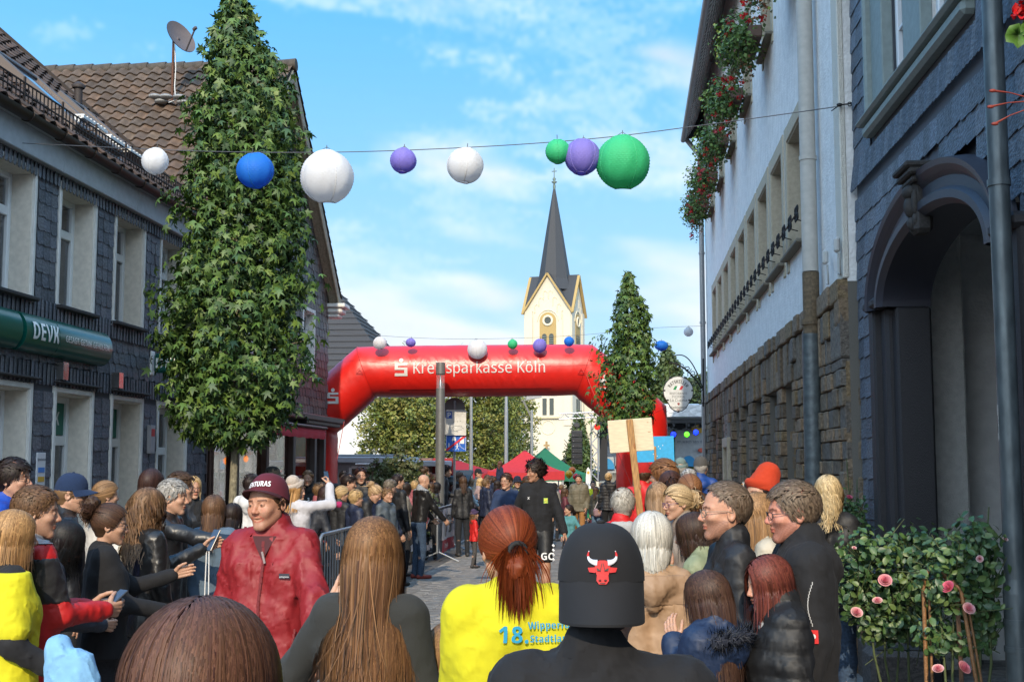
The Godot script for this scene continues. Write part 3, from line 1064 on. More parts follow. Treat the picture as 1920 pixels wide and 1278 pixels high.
func make_hat(s: Dictionary, out: Dictionary):
	var h: Dictionary = s.cap
	var X: Transform3D = out.head_xf
	var b := Buf.new()
	var cell := 0.007 if s.cell < 0.019 else 0.013
	if h.kind == "beanie":
		b.add(sdf([[Vector3(0, 0.045, -0.015), Vector3(0, 0.075 + h.get("tall", 0.0), -0.03 - h.get("tall", 0.0) * 0.5), 0.101, 0.075]], cell, 0.02, {"cut": [Plane(Vector3(0, -0.96, 0.28).normalized(), Vector3(0, 0.028, 0.03))], "fold": 0.006, "ff": 30.0}), X)
		var rows := []
		for j in 7:
			var a := PI * j / 6.0
			var row := PV3()
			for k in 30:
				var t := -TAU * k / 30
				var r := 0.098 + sin(a) * 0.012
				row.append(X * Vector3(cos(t) * r * 0.9, 0.02 + 0.052 * j / 6.0 - 0.29 * (sin(t) * r + 0.02) * -1.0 * 0.9, sin(t) * r * 1.04 - 0.012))
			rows.append(row)
		b.grid(rows, true)
		out["hat"] = b.data()
		return
	var turn: Transform3D = X * Transform3D(RY(PI if h.get("back", false) else 0.0), Vector3(0, 0, -0.024 if h.get("back", false) else 0.0)) * Transform3D(RX(h.get("nod", 0.0)), Vector3.ZERO)
	var rows := []
	var seg := 48 if s.cell < 0.019 else 24
	for j in 13:
		var f := float(j) / 12.0
		var row := PV3()
		for k in seg:
			var t := -TAU * k / seg
			var a := f * PI / 2
			var rr := pow(cos(a * 0.985), 0.74)
			var seam := 1.0 - 0.012 * pow(absf(cos(t * 3.0)), 30.0)
			row.append(turn * (Vector3(cos(t) * 0.091, 0, sin(t) * 0.109) * rr * seam + Vector3(0, 0.028 + 0.118 * sin(a) + (0.012 * sin(t) * rr * (1.0 - f)), -0.012)))
		rows.append(row)
	b.grid(rows, true)
	b.ball(turn * Vector3(0, 0.148, -0.012), Vector3(0.009, 0.005, 0.009), 10, 5)
	out["hat"] = b.data()
	var br := Buf.new()
	var up := []
	var lowr := []
	var L: float = h.get("brim", 0.072)
	for j in 7:
		var f := float(j) / 6.0
		var ru := PV3()
		var rl := PV3()
		for k in 21:
			var t := PI * (0.06 + 0.88 * k / 20.0)
			var e := Vector3(cos(t) * 0.089, 0, sin(t) * 0.105 - 0.012)
			var pt := e + Vector3(cos(t) * h.get("flare", 0.004), 0, pow(sin(t), 0.7) * L) * f
			var y: float = 0.03 + 0.012 * sin(t) - 0.036 * (h.get("curve", 0.6)) * (cos(t) * cos(t)) * f - h.get("droop", 0.012) * f
			ru.append(turn * Vector3(pt.x, y + 0.004, pt.z))
			rl.append(turn * Vector3(pt.x, y - 0.001, pt.z))
		up.append(ru)
		lowr.append(rl)
	br.grid(up, false, false, true)
	br.grid(lowr)
	br.grid([up[6], lowr[6]], false, false, true)
	out["brim"] = br.data()
	out["cap_xf"] = turn
func make_glasses(out: Dictionary):
	var b := Buf.new()
	b.xf = out.head_xf
	for sx in [-1.0, 1.0]:
		var path := []
		for k in 18:
			var t := TAU * k / 18
			path.append(Vector3(sx * (0.034 + cos(t) * 0.024), -0.001 + sin(t) * 0.017 * (1.0 if sin(t) < 0 else 0.85), 0.1 - 0.012 * pow(absf(cos(t) * 0.5 + 0.5), 2.0)))
		b.tube(path, 0.0017, 6, false, true)
		b.tube([Vector3(sx * 0.058, 0.006, 0.088), Vector3(sx * 0.076, 0.007, 0.07), Vector3(sx * 0.084, 0.008, 0.0), Vector3(sx * 0.083, 0.0, -0.022)], 0.0017, 6)
	b.tube([Vector3(-0.011, 0.001, 0.098), Vector3(0, 0.005, 0.102), Vector3(0.011, 0.001, 0.098)], 0.0017, 6)
	out["glasses"] = b.data()
func from_data(d: Dictionary) -> ArrayMesh:
	var b := Buf.new()
	b.v = d.v
	b.n = d.n
	b.ix = d.ix
	if d.has("c"): b.c = d.c
	else:
		b.c.resize(d.v.size())
		b.c.fill(Color.WHITE)
	b.uv.resize(d.v.size())
	return b.mesh()
func cloth(c: Color, kind: String) -> StandardMaterial3D:
	match kind:
		"leather": return mat(c, 0.38, {"nrm": "n_crease", "ns": 0.35, "ts": 2.0, "world": false, "tex": "soft"})
		"shell": return mat(c, 0.6, {"nrm": "n_crease", "ns": 0.5, "ts": 2.0, "world": false, "tex": "soft"})
		"knit": return mat(c, 0.95, {"nrm": "n_weave", "ns": 1.0, "ts": 24.0, "world": false, "tex": "grain", "rim": 0.25})
		"denim": return mat(c, 0.9, {"nrm": "n_fine", "ns": 0.5, "ts": 6.0, "world": false, "tex": "blotch"})
	return mat(c, 0.9, {"nrm": "n_crease", "ns": 0.3, "ts": 1.8, "world": false, "tex": "soft", "rim": 0.1})
func place_person(s: Dictionary, d: Dictionary) -> Node3D:
	var o := thing("person", s.label, "person", Vector3.ZERO, s.get("group", ""))
	o.transform = d.xf
	var skin: Color = s.get("skin", Color(0.52, 0.29, 0.19))
	inst("body", from_data(d.body), mat(skin, 0.55, {"vc": true, "tex": "soft", "ts": 14.0, "world": false, "nrm": "n_fine", "ns": 0.15, "sss": 0.06}), o)
	var tk: Dictionary = s.get("top", {})
	inst(tk.get("name", tk.get("kind", "jacket")), from_data(d.top), cloth(tk.get("col", Color(0.02, 0.02, 0.022)), tk.get("cloth", "shell")), o)
	for i in s.get("panels", []).size():
		inst(s.panels[i].get("name", "jacket_panel"), from_data(d["panel%d" % i]), cloth(s.panels[i].col, s.panels[i].get("cloth", tk.get("cloth", "shell"))), o)
	var bk: Dictionary = s.get("bottom", {})
	inst(bk.get("kind", "trousers"), from_data(d.trousers), cloth(bk.get("col", Color(0.02, 0.022, 0.028)), bk.get("cloth", "denim")), o)
	var sc: Color = s.get("shoes", Color(0.03, 0.03, 0.03))
	for sd in [-1, 1]: inst("shoe", from_data(d["shoe%d" % sd]), mat(sc, 0.7), o)
	if d.has("hair"):
		var hm := mat(Color.WHITE, 0.52, {"vc": true, "spec": 0.36})
		var ho := inst("hair", from_data(d.hair), hm, o)
	if d.has("hat"):
		var cm: StandardMaterial3D = cloth(s.cap.col, s.cap.get("cloth", "knit"))
		var ho := inst("beanie" if s.cap.kind == "beanie" else "cap", from_data(d.hat), cm, o)
		if d.has("brim"): inst("brim", from_data(d.brim), cloth(s.cap.get("brim_col", s.cap.col), s.cap.get("cloth", "knit")), ho)
	if d.has("glasses"): inst("glasses", from_data(d.glasses), mat(s.get("frame", Color(0.03, 0.02, 0.02)), 0.3), o)
	if d.has("scarf"): inst("scarf", from_data(d.scarf), cloth(s.scarf, "knit"), o)
	s["node"] = o
	s["data"] = d
	return o
func run_jobs(list: Array, k: int, step: int, res: Array):
	for i in range(k, list.size(), step): res[i] = make_person(list[i])
func build_people(list: Array):
	var res := []
	res.resize(list.size())
	var th := []
	for k in 4:
		var t := Thread.new()
		t.start(run_jobs.bind(list, k, 4, res))
		th.append(t)
	for t in th: t.wait_to_finish()
	for i in list.size(): place_person(list[i], res[i])
func make_templates():
	heads = [0, 0, 0, 0, 0, 0]
	hands = [0, 0, 0, 0, 0, 0]
	var job := func(k: int):
		if k == 0:
			heads[0] = head_mesh(0, 0.005)
			heads[3] = head_mesh(0, 0.009)
			for i in 3: hands[i] = hand_mesh(i, 0.0045)
		elif k == 1:
			heads[1] = head_mesh(1, 0.005)
			heads[4] = head_mesh(1, 0.009)
		elif k == 2: heads[2] = head_mesh(2, 0.0042, 0.55)
		else:
			heads[5] = head_mesh(0, 0.005, 1.0)
			for i in 3: hands[3 + i] = hand_mesh(i, 0.007)
	var th := []
	for k in 4:
		var t := Thread.new()
		t.start(job.bind(k))
		th.append(t)
	for t in th: t.wait_to_finish()

# who stands where
const BROWN := Color(0.05, 0.028, 0.016)
const DARK := Color(0.018, 0.012, 0.01)
const LIGHT := Color(0.13, 0.075, 0.038)
const BLOND := Color(0.34, 0.22, 0.1)
const GREY := Color(0.26, 0.245, 0.225)
const BLACK := Color(0.012, 0.012, 0.014)
const NAVY := Color(0.012, 0.018, 0.045)
const JEANS := Color(0.05, 0.09, 0.16)
const PHONES := {73: "held low by the balding man in the red and black jacket", 145: "in the hands of the bowed black haired person", 282: "on white cords held upright by the woman with wavy hair", 327: "held out at arm's length beside the maroon cap", 552: "held high above the cream beanie", 643: "held low by the blonde woman with pink collar", 822: "held over the banner by the hunched woman", 884: "in the hand of the light blue jacket"}
func pp(list: Array, px: float, top: float, d: float, yaw: float, label: String, s := {}) -> Dictionary:
	s["px"] = px
	s["P"] = at(px, top, d)
	s["ground"] = gy(s.P.z)
	s["yaw"] = yaw
	s["label"] = label
	if not s.has("sex"): s["sex"] = "m"
	var fem: bool = s.sex == "w"
	s["cell"] = 0.012 if d < 4.1 else (0.016 if d < 7.5 else (0.021 if d < 14.0 else 0.028))
	if not s.has("head_sort"): s["head_sort"] = (1 if s.sex != "m" else 0) + (0 if d < 9.0 else 3)
	if not s.has("hair"): s["hair"] = {"style": "long" if fem else "short", "col": BROWN}
	if not s.has("top"): s["top"] = {"kind": "jacket", "col": BLACK}
	if s.sex == "c": s["head_k"] = 1.3
	list.append(s)
	return s
func people():
	var l := []
	pp(l, 385, 1150, 1.75, 175, "head of thick wavy brown hair at the bottom edge in front of the red jacket", {"sex": "w", "head_k": 1.1, "hair": {"style": "bob", "col": Color(0.045, 0.02, 0.014), "hi": Color(0.13, 0.06, 0.035), "thick": 0.026, "n": 7000, "w": 0.0015, "lift": 0.018}, "top": {"kind": "sweater", "cloth": "knit", "col": Color(0.05, 0.05, 0.06)}})
	pp(l, 28, 958, 5.5, 125, "woman with golden brown hair in yellow T-shirt over black sleeves", {"sex": "w", "girth": 1.08, "hair": {"style": "bob", "col": Color(0.17, 0.085, 0.035), "hi": Color(0.42, 0.24, 0.1), "len": 0.2}, "top": {"kind": "sweater", "col": BLACK, "cloth": "cotton", "hem": 0.9}, "panels": [], "tee": true, "ra": V(-0.24, 1.02, 0.2)})
	pp(l, 73, 911, 5.8, 140, "balding man in a red jacket with black shoulders and grey collar", {"hair": {"style": "crop", "col": Color(0.085, 0.045, 0.022), "hi": Color(0.15, 0.08, 0.04)}, "head": [-0.5, 0.05], "top": {"kind": "jacket", "col": Color(0.5, 0.012, 0.012)}, "panels": [{"cut": [Plane(Vector3.DOWN, -1.22), Plane(Vector3.UP, 1.44)], "col": Color(0.02, 0.02, 0.022), "name": "shoulder_panel"}, {"cut": [Plane(Vector3.DOWN, -1.5)], "col": Color(0.3, 0.3, 0.31), "name": "collar"}], "la": "look", "ra": "look", "phone": "r"})
	pp(l, 27, 860, 8.0, 95, "dark haired man with glasses in a bright blue jacket at the left edge", {"hair": {"style": "short", "col": DARK, "len": 0.045}, "glasses": true, "top": {"col": Color(0.005, 0.06, 0.42)}, "skin": Color(0.5, 0.27, 0.18)})
	pp(l, 140, 891, 8.2, 120, "man in a dark blue mesh cap and glasses looking at the street", {"cap": {"kind": "cap", "col": Color(0.01, 0.03, 0.09), "curve": 0.8}, "hair": {"style": "crop", "col": LIGHT}, "glasses": true, "head": [-0.25, 0.1], "top": {"col": Color(0.016, 0.016, 0.018), "cloth": "leather"}})
	pp(l, 145, 984, 6.6, 130, "black haired person bowed over a phone between the red jacket and the black shirt", {"sex": "w", "hair": {"style": "bob", "col": Color(0.01, 0.009, 0.009)}, "head": [-0.2, 0.55], "lean": 0.15, "top": {"col": Color(0.03, 0.035, 0.05)}, "la": "look", "ra": "look", "phone": "l"})
	pp(l, 200, 902, 10.2, 150, "woman with light brown ponytail in a white jacket", {"sex": "w", "hair": {"style": "pony", "col": LIGHT, "hi": Color(0.3, 0.17, 0.08)}, "head": [-0.3, 0], "top": {"col": Color(0.6, 0.58, 0.55)}})
	pp(l, 212, 946, 7.0, 118, "sturdy woman with dark bun and glasses in a tight black long sleeved shirt", {"sex": "w", "girth": 1.22, "hair": {"style": "bun", "col": Color(0.035, 0.018, 0.012), "tie": 0.09, "hi": Color(0.08, 0.04, 0.022)}, "glasses": true, "head": [-0.1, 0.1], "top": {"kind": "shirt", "col": Color(0.009, 0.009, 0.011), "cloth": "cotton", "fold": 0.006}, "la": V(0.16, 1.3, 0.42), "ra": V(-0.14, 1.12, 0.33), "legs": true})
	pp(l, 282, 916, 7.6, 142, "woman with long wavy brown hair filming with her phone on white cords", {"sex": "w", "hair": {"style": "wavy", "col": Color(0.07, 0.038, 0.02), "hi": Color(0.2, 0.11, 0.055)}, "head": [-0.1, 0.05], "top": {"col": Color(0.014, 0.013, 0.013), "cloth": "leather"}, "la": V(0.02, 1.35, 0.42), "phone": "l", "cords": true})
	pp(l, 327, 899, 8.6, 95, "grey haired man in a black leather jacket holding his phone out at arm's length", {"hair": {"style": "short", "col": GREY, "hi": Color(0.36, 0.34, 0.31)}, "head": [0.0, 0.05], "top": {"col": Color(0.013, 0.013, 0.015), "cloth": "leather"}, "ra": V(-0.3, 1.3, 0.75), "pr": 1, "phone": "r", "reach": true})
	pp(l, 285, 880, 10.0, 170, "woman with dark brown hair in a cream jacket by the window reveal", {"sex": "w", "hair": {"style": "bob", "col": Color(0.03, 0.015, 0.012)}, "top": {"col": Color(0.5, 0.44, 0.33)}})
	pp(l, 340, 885, 10.0, 110, "brown haired man with dark glasses behind the grey haired man", {"hair": {"style": "short", "col": BROWN}, "glasses": true, "top": {"col": BLACK}})
	pp(l, 362, 893, 13.0, 40, "blonde woman with glasses, black scarf and striped shirt looking this way", {"sex": "w", "hair": {"style": "bob", "col": BLOND, "len": 0.1}, "glasses": true, "scarf": Color(0.015, 0.015, 0.017), "top": {"col": Color(0.02, 0.022, 0.028)}, "ra": "look"})
	pp(l, 402, 929, 9.0, 178, "woman seen from behind in a slate blue shirt and black trousers", {"sex": "w", "hair": {"style": "long", "col": Color(0.07, 0.036, 0.02), "hi": Color(0.16, 0.085, 0.045), "len": 0.2}, "top": {"kind": "shirt", "col": Color(0.1, 0.15, 0.21), "cloth": "cotton", "hem": 0.9}, "bottom": {"col": BLACK}, "legs": true, "girth": 1.08})
	pp(l, 437, 944, 10.5, 175, "dark haired short person behind the outstretched phone", {"sex": "w", "hair": {"style": "bob", "col": DARK}, "top": {"col": BLACK}})
	pp(l, 472, 889, 14.0, 165, "dark haired person in a white hooded sweater by the tree trunk", {"hair": {"style": "short", "col": DARK}, "top": {"kind": "hoodie", "hood": true, "col": Color(0.66, 0.66, 0.67), "cloth": "cotton"}})
	pp(l, 512, 876, 16.5, 140, "man in a dark grey cap behind the maroon cap", {"cap": {"kind": "cap", "col": Color(0.03, 0.03, 0.028)}, "hair": {"style": "crop", "col": BROWN}, "head": [-0.5, 0.0], "top": {"col": Color(0.05, 0.05, 0.05)}})
	pp(l, 497, 893, 5.8, -8, "laughing man in a maroon cap and red rain jacket walking through the street", {"head_sort": 2, "head": [-0.2, 0.04, -0.06], "cap": {"kind": "cap", "col": Color(0.1, 0.008, 0.02), "brim_col": Color(0.05, 0.006, 0.012), "cloth": "cotton", "curve": 0.05, "nod": -0.3, "brim": 0.06}, "hair": {"style": "crop", "col": BROWN}, "skin": Color(0.5, 0.25, 0.16), "top": {"kind": "jacket", "hood": true, "col": Color(0.24, 0.008, 0.012), "hem": 0.8, "fold": 0.02, "grow": 0.018, "ff": 7.0}, "bottom": {"col": JEANS}, "shirt": true, "la": V(0.36, 1.02, 0.33), "ra": V(-0.27, 0.9, 0.08), "lean": 0.03, "legs": true, "step": 0.12, "red_jacket": true})
	pp(l, 552, 893, 12.6, 160, "person in a cream beanie and white jacket holding a phone high", {"sex": "w", "cap": {"kind": "beanie", "col": Color(0.6, 0.5, 0.42)}, "hair": {"style": "long", "col": Color(0.3, 0.16, 0.06), "len": 0.16}, "head": [-0.2, -0.1], "top": {"col": Color(0.52, 0.5, 0.52), "cloth": "cotton"}, "la": "down", "ra": V(-0.2, 1.66, 0.36), "pr": 1, "phone": "r"})
	pp(l, 577, 882, 20.0, 5, "light brown haired woman in a black hoodie with a white print facing the camera", {"sex": "w", "hair": {"style": "bun", "col": LIGHT, "hi": Color(0.25, 0.13, 0.06)}, "top": {"kind": "hoodie", "hood": true, "col": BLACK, "cloth": "cotton"}, "print": true})
	pp(l, 618, 912, 15.0, 115, "person in a navy jacket leaning over the empty barrier", {"sex": "w", "hair": {"style": "bob", "col": Color(0.025, 0.014, 0.012)}, "lean": 0.45, "head": [-0.2, 0.1], "top": {"col": Color(0.018, 0.02, 0.028), "hood": true}, "la": "look", "ra": "rail"})
	pp(l, 643, 911, 17.0, 150, "blonde woman with tied hair and pink collar behind the barrier", {"sex": "w", "hair": {"style": "pony", "col": BLOND, "hi": Color(0.45, 0.32, 0.17)}, "head": [-0.4, 0.1], "top": {"col": Color(0.02, 0.02, 0.025)}, "scarf": Color(0.5, 0.03, 0.16), "la": "look", "phone": "l"})
	pp(l, 658, 889, 17.6, 110, "balding dark haired man in profile beside the tall woman", {"hair": {"style": "short", "col": DARK}, "lean": 0.25, "head": [-0.1, 0.1], "top": {"col": Color(0.02, 0.02, 0.022)}, "la": "look"})
	pp(l, 676, 876, 19.0, 12, "tall dark haired woman in a black jacket looking towards the camera", {"sex": "w", "head_sort": 1, "hair": {"style": "bun", "col": Color(0.03, 0.014, 0.012)}, "head": [0.15, 0.0], "top": {"kind": "hoodie", "hood": true, "col": BLACK}})
	pp(l, 645, 882, 22.0, 20, "man half hidden beside the arch leg", {"hair": {"style": "crop", "col": BROWN}, "top": {"col": BLACK}})
	pp(l, 690, 901, 20.5, 15, "smiling woman with reddish hair behind the tall woman's shoulder", {"sex": "w", "hair": {"style": "wavy", "col": Color(0.12, 0.04, 0.02), "len": 0.15}, "top": {"col": Color(0.1, 0.08, 0.07)}})
	pp(l, 712, 912, 17.0, 100, "woman with blonde braided crown looking down over the barrier", {"sex": "w", "hair": {"style": "bun", "col": Color(0.26, 0.16, 0.08), "hi": Color(0.42, 0.28, 0.15), "tie": 0.06}, "lean": 0.5, "head": [-0.2, 0.35], "top": {"kind": "hoodie", "hood": true, "col": BLACK}, "la": "rail", "ra": "rail"})
	pp(l, 737, 900, 18.5, 115, "man with grey brown hair in a quilted navy jacket leaning forward", {"hair": {"style": "short", "col": Color(0.1, 0.08, 0.06), "hi": Color(0.22, 0.18, 0.14)}, "lean": 0.4, "head": [-0.1, 0.2], "top": {"kind": "puffer", "col": NAVY, "quilt": 0.009}, "la": "rail", "ra": "rail"})
	pp(l, 748, 888, 19.5, 140, "dark haired man in a black coat before the small bush", {"hair": {"style": "crop", "col": DARK}, "head": [-0.3, 0.1], "top": {"col": BLACK}})
	pp(l, 797, 889, 21.0, 128, "bald man in black leather jacket with grey hood and blue jeans at the barrier", {"hair": {"style": "crop", "col": Color(0.08, 0.05, 0.035), "n": 0}, "bald": true, "head": [-0.2, 0.1], "lean": 0.12, "top": {"col": Color(0.014, 0.013, 0.013), "cloth": "leather", "hem": 0.95}, "panels": [{"cut": [Plane(Vector3.DOWN, -1.47)], "col": Color(0.3, 0.3, 0.3), "name": "grey_hood"}], "bottom": {"col": JEANS}, "legs": true, "la": "rail", "ra": "rail", "shoes": Color(0.2, 0.03, 0.02)})
	pp(l, 796, 874, 28.0, 120, "brown haired man in front of the dark stall", {"hair": {"style": "short", "col": BROWN}, "top": {"col": Color(0.03, 0.028, 0.028)}})
	pp(l, 817, 889, 29.0, 95, "woman with dark hair bun leaning on the barrier beside the bald man", {"sex": "w", "hair": {"style": "bun", "col": Color(0.035, 0.018, 0.014), "tie": 0.08}, "lean": 0.3, "top": {"col": Color(0.05, 0.045, 0.03)}, "la": "rail", "ra": "chin", "legs": true})
	pp(l, 822, 905, 28.0, 100, "black haired woman hunched over the banner barrier with a phone", {"sex": "w", "hair": {"style": "long", "col": Color(0.012, 0.01, 0.01), "len": 0.2}, "lean": 0.4, "head": [0, 0.2], "top": {"kind": "hoodie", "col": Color(0.03, 0.028, 0.016)}, "la": "look", "ra": "rail", "phone": "l"})
	pp(l, 838, 872, 30.0, 100, "dark haired tall man beside the light column", {"hair": {"style": "short", "col": DARK, "len": 0.05}, "lean": 0.15, "top": {"col": Color(0.015, 0.015, 0.018)}, "la": "look"})
	pp(l, 863, 884, 33.0, 95, "woman with shoulder length brown hair in a black jacket at the banner", {"sex": "w", "hair": {"style": "bob", "col": Color(0.085, 0.055, 0.04)}, "lean": 0.3, "top": {"col": BLACK}, "la": "rail", "ra": "chin", "legs": true})
	pp(l, 884, 896, 36.0, 100, "woman with dark blonde hair in a light blue jacket filming over the barrier", {"sex": "w", "hair": {"style": "bob", "col": Color(0.16, 0.11, 0.07)}, "lean": 0.3, "top": {"col": Color(0.28, 0.38, 0.42)}, "la": "look", "ra": "rail", "phone": "l", "legs": true})
	pp(l, 902, 896, 38.0, 100, "blonde woman in a dusty pink jacket at the barrier", {"sex": "w", "hair": {"style": "bob", "col": BLOND}, "lean": 0.3, "top": {"col": Color(0.34, 0.22, 0.2)}, "la": "rail", "ra": "look", "legs": true})
	pp(l, 897, 879, 40.0, 80, "man in a black cap at the far end of the barrier row", {"cap": {"kind": "cap", "col": BLACK}, "hair": {"style": "crop", "col": BROWN}, "top": {"col": Color(0.05, 0.05, 0.055)}})
	pp(l, 924, 892, 41.0, 95, "dark haired woman in black leaning over the farthest barrier", {"sex": "w", "hair": {"style": "bob", "col": DARK}, "lean": 0.35, "top": {"col": BLACK}, "la": "rail", "ra": "rail", "legs": true})
	pp(l, 928, 893, 38.0, 150, "man carrying a child on his shoulders", {"hair": {"style": "short", "col": BROWN}, "top": {"col": NAVY}, "la": "chin", "ra": "chin"})
	pp(l, 938, 864, 37.9, 150, "small child in a navy top riding on a man's shoulders", {"sex": "c", "hair": {"style": "wavy", "col": Color(0.1, 0.04, 0.025), "len": 0.12}, "top": {"kind": "sweater", "col": NAVY, "cloth": "cotton"}, "ride": 1.0})
	pp(l, 949, 887, 19.0, -6, "man in glasses and a blue button shirt walking towards the camera", {"hair": {"style": "short", "col": Color(0.04, 0.022, 0.015)}, "glasses": true, "head_sort": 0, "head": [-0.35, 0.0], "top": {"kind": "shirt", "col": Color(0.018, 0.035, 0.085), "cloth": "cotton", "hem": 0.86}, "la": "down", "ra": "fwd", "legs": true, "step": 0.15, "bottom": {"col": NAVY}})
	pp(l, 1002, 866, 16.2, 2, "curly haired athlete in a black hoodie and shorts striding down the street", {"hair": {"style": "curly", "col": Color(0.014, 0.01, 0.009), "hi": Color(0.035, 0.022, 0.016), "len": 0.06, "thick": 0.02, "n": 900, "w": 0.011}, "head_sort": 0, "cell_k": 0.02, "head": [-1.05, 0.05], "skin": Color(0.4, 0.2, 0.12), "top": {"kind": "hoodie", "hood": true, "col": Color(0.009, 0.009, 0.01), "cloth": "cotton", "hem": 0.88}, "bottom": {"kind": "shorts", "col": Color(0.01, 0.01, 0.011), "cloth": "shell"}, "shoes": Color(0.6, 0.6, 0.6), "legs": true, "step": 0.2, "la": V(0.33, 0.9, 0.12), "ra": V(-0.36, 0.92, -0.08), "athlete": true})
	pp(l, 988, 893, 22.0, 175, "person in a neon yellow top behind the athlete", {"hair": {"style": "short", "col": BROWN}, "top": {"kind": "tshirt", "col": Color(0.68, 0.72, 0.02), "cloth": "cotton", "sleeve": 0.5}, "legs": true})
	pp(l, 970, 893, 26.0, 10, "man in a navy cap between the blue shirt and the athlete", {"cap": {"kind": "cap", "col": NAVY}, "hair": {"style": "crop", "col": BROWN}, "top": {"col": Color(0.05, 0.05, 0.06)}})
	pp(l, 1085, 889, 31.5, -5, "bearded man in an olive hooded jacket and brown trousers walking this way", {"hair": {"style": "crop", "col": DARK}, "head_sort": 5, "top": {"kind": "jacket", "hood": true, "col": Color(0.13, 0.115, 0.075), "quilt": 0.004, "grow": 0.03}, "bottom": {"col": Color(0.3, 0.14, 0.04), "cloth": "cotton"}, "legs": true, "step": 0.22, "ra": "down", "la": "pocket"})
	pp(l, 1066, 946, 24.0, -15, "little dark haired girl in a teal sweater and spotted leggings", {"sex": "c", "hair": {"style": "pony", "col": DARK, "len": 0.1}, "head": [-0.9, 0.0], "top": {"kind": "sweater", "col": Color(0.08, 0.25, 0.27), "cloth": "cotton", "hem": 0.84}, "bottom": {"col": Color(0.07, 0.06, 0.1)}, "legs": true, "step": 0.14, "la": V(0.45, 0.95, 0.1)})
	pp(l, 890, 955, 23.4, 120, "small child in a red jacket and purple hat by the barrier", {"sex": "c", "cap": {"kind": "beanie", "col": Color(0.07, 0.04, 0.1)}, "hair": {"style": "long", "col": LIGHT, "len": 0.12}, "top": {"col": Color(0.6, 0.015, 0.012)}, "bottom": {"col": Color(0.1, 0.09, 0.085)}, "legs": true, "step": 0.08})
	pp(l, 1112, 901, 36.0, 0, "bearded man in a neon yellow vest in the square", {"hair": {"style": "crop", "col": DARK}, "head_sort": 5, "top": {"kind": "tshirt", "col": Color(0.7, 0.72, 0.02), "cloth": "cotton", "sleeve": 0.5}, "legs": true})
	pp(l, 1118, 912, 33.5, 150, "person in a dark jacket and pale jeans carrying a pink bag", {"sex": "w", "hair": {"style": "bob", "col": BROWN}, "top": {"col": Color(0.04, 0.04, 0.03)}, "bottom": {"col": Color(0.14, 0.24, 0.36)}, "legs": true, "bag": true})
	pp(l, 1141, 886, 32.0, 172, "blonde woman in a quilted black jacket and black trousers seen from behind", {"sex": "w", "hair": {"style": "bun", "col": BLOND}, "top": {"kind": "puffer", "col": BLACK, "quilt": 0.01}, "bottom": {"col": BLACK}, "legs": true, "ra": "up"})
	pp(l, 1113, 928, 35.0, 5, "toddler in a green shirt and plaid trousers beside the yellow vest", {"sex": "c", "hair": {"style": "short", "col": BROWN}, "top": {"kind": "sweater", "col": Color(0.02, 0.2, 0.08), "cloth": "cotton"}, "bottom": {"col": Color(0.12, 0.02, 0.03)}, "legs": true})
	pp(l, 1168, 916, 8.8, 175, "short grey haired person in a red jacket with striped scarf holding the placard", {"sex": "w", "hair": {"style": "short", "col": Color(0.34, 0.31, 0.27), "hi": Color(0.46, 0.43, 0.37), "fringe": false}, "scarf": Color(0.5, 0.5, 0.5), "top": {"col": Color(0.6, 0.012, 0.015)}, "ra": V(-0.02, 1.3, 0.34), "pr": 1, "panels": [{"cut": [Plane(V(-1, 0.25, 0).normalized(), -0.06), Plane(V(1, -0.25, 0).normalized(), 0.1)], "col": Color(0.05, 0.05, 0.06), "name": "strap"}]})
	pp(l, 1222, 964, 5.5, 178, "white haired older woman in a beige jacket seen from behind", {"sex": "w", "hair": {"style": "bob", "col": Color(0.42, 0.4, 0.35), "hi": Color(0.56, 0.53, 0.47), "len": 0.07, "thick": 0.02}, "top": {"kind": "jacket", "col": Color(0.4, 0.25, 0.145), "hem": 0.7, "hood": true}, "girth": 1.0, "panels": [{"cut": [Plane(Vector3.DOWN, -1.34), Plane(Vector3.UP, 1.49)], "col": Color(0.33, 0.205, 0.12), "name": "yoke"}]})
	pp(l, 1266, 910, 8.6, -68, "blonde woman with purple rimmed glasses looking left", {"sex": "w", "hair": {"style": "bun", "col": Color(0.3, 0.19, 0.09), "hi": Color(0.5, 0.36, 0.2)}, "glasses": true, "frame": Color(0.06, 0.02, 0.12), "head": [0.0, 0.1], "top": {"col": Color(0.25, 0.2, 0.16)}})
	pp(l, 1233, 905, 9.4, 190, "woman with long straight light brown hair behind the blonde woman", {"sex": "w", "hair": {"style": "long", "col": Color(0.22, 0.13, 0.07), "hi": Color(0.36, 0.23, 0.13)}, "top": {"col": Color(0.05, 0.04, 0.04)}})
	pp(l, 1243, 862, 10.0, -120, "tall man with reddish brown hair turned away to the left", {"hair": {"style": "short", "col": Color(0.14, 0.06, 0.025), "hi": Color(0.26, 0.12, 0.05), "len": 0.05}, "top": {"col": Color(0.35, 0.12, 0.1)}})
	pp(l, 1257, 884, 9.6, 185, "dark brown haired woman beneath the tall man", {"sex": "w", "hair": {"style": "bun", "col": Color(0.04, 0.018, 0.012)}, "top": {"col": BLACK}})
	pp(l, 1292, 890, 9.2, 175, "woman with reddish brown ponytail seen from behind", {"sex": "w", "hair": {"style": "pony", "col": Color(0.12, 0.05, 0.022), "hi": Color(0.24, 0.11, 0.05)}, "head": [0.3, 0.0], "top": {"col": BLACK}})
	pp(l, 1276, 860, 18.0, 175, "man in a pale teal flat cap among the right crowd", {"cap": {"kind": "beanie", "col": Color(0.2, 0.28, 0.27)}, "hair": {"style": "crop", "col": GREY}, "top": {"col": Color(0.05, 0.05, 0.05)}})
	pp(l, 1292, 880, 14.0, 178, "grey haired man below the teal cap", {"hair": {"style": "short", "col": GREY}, "top": {"col": BLACK}})
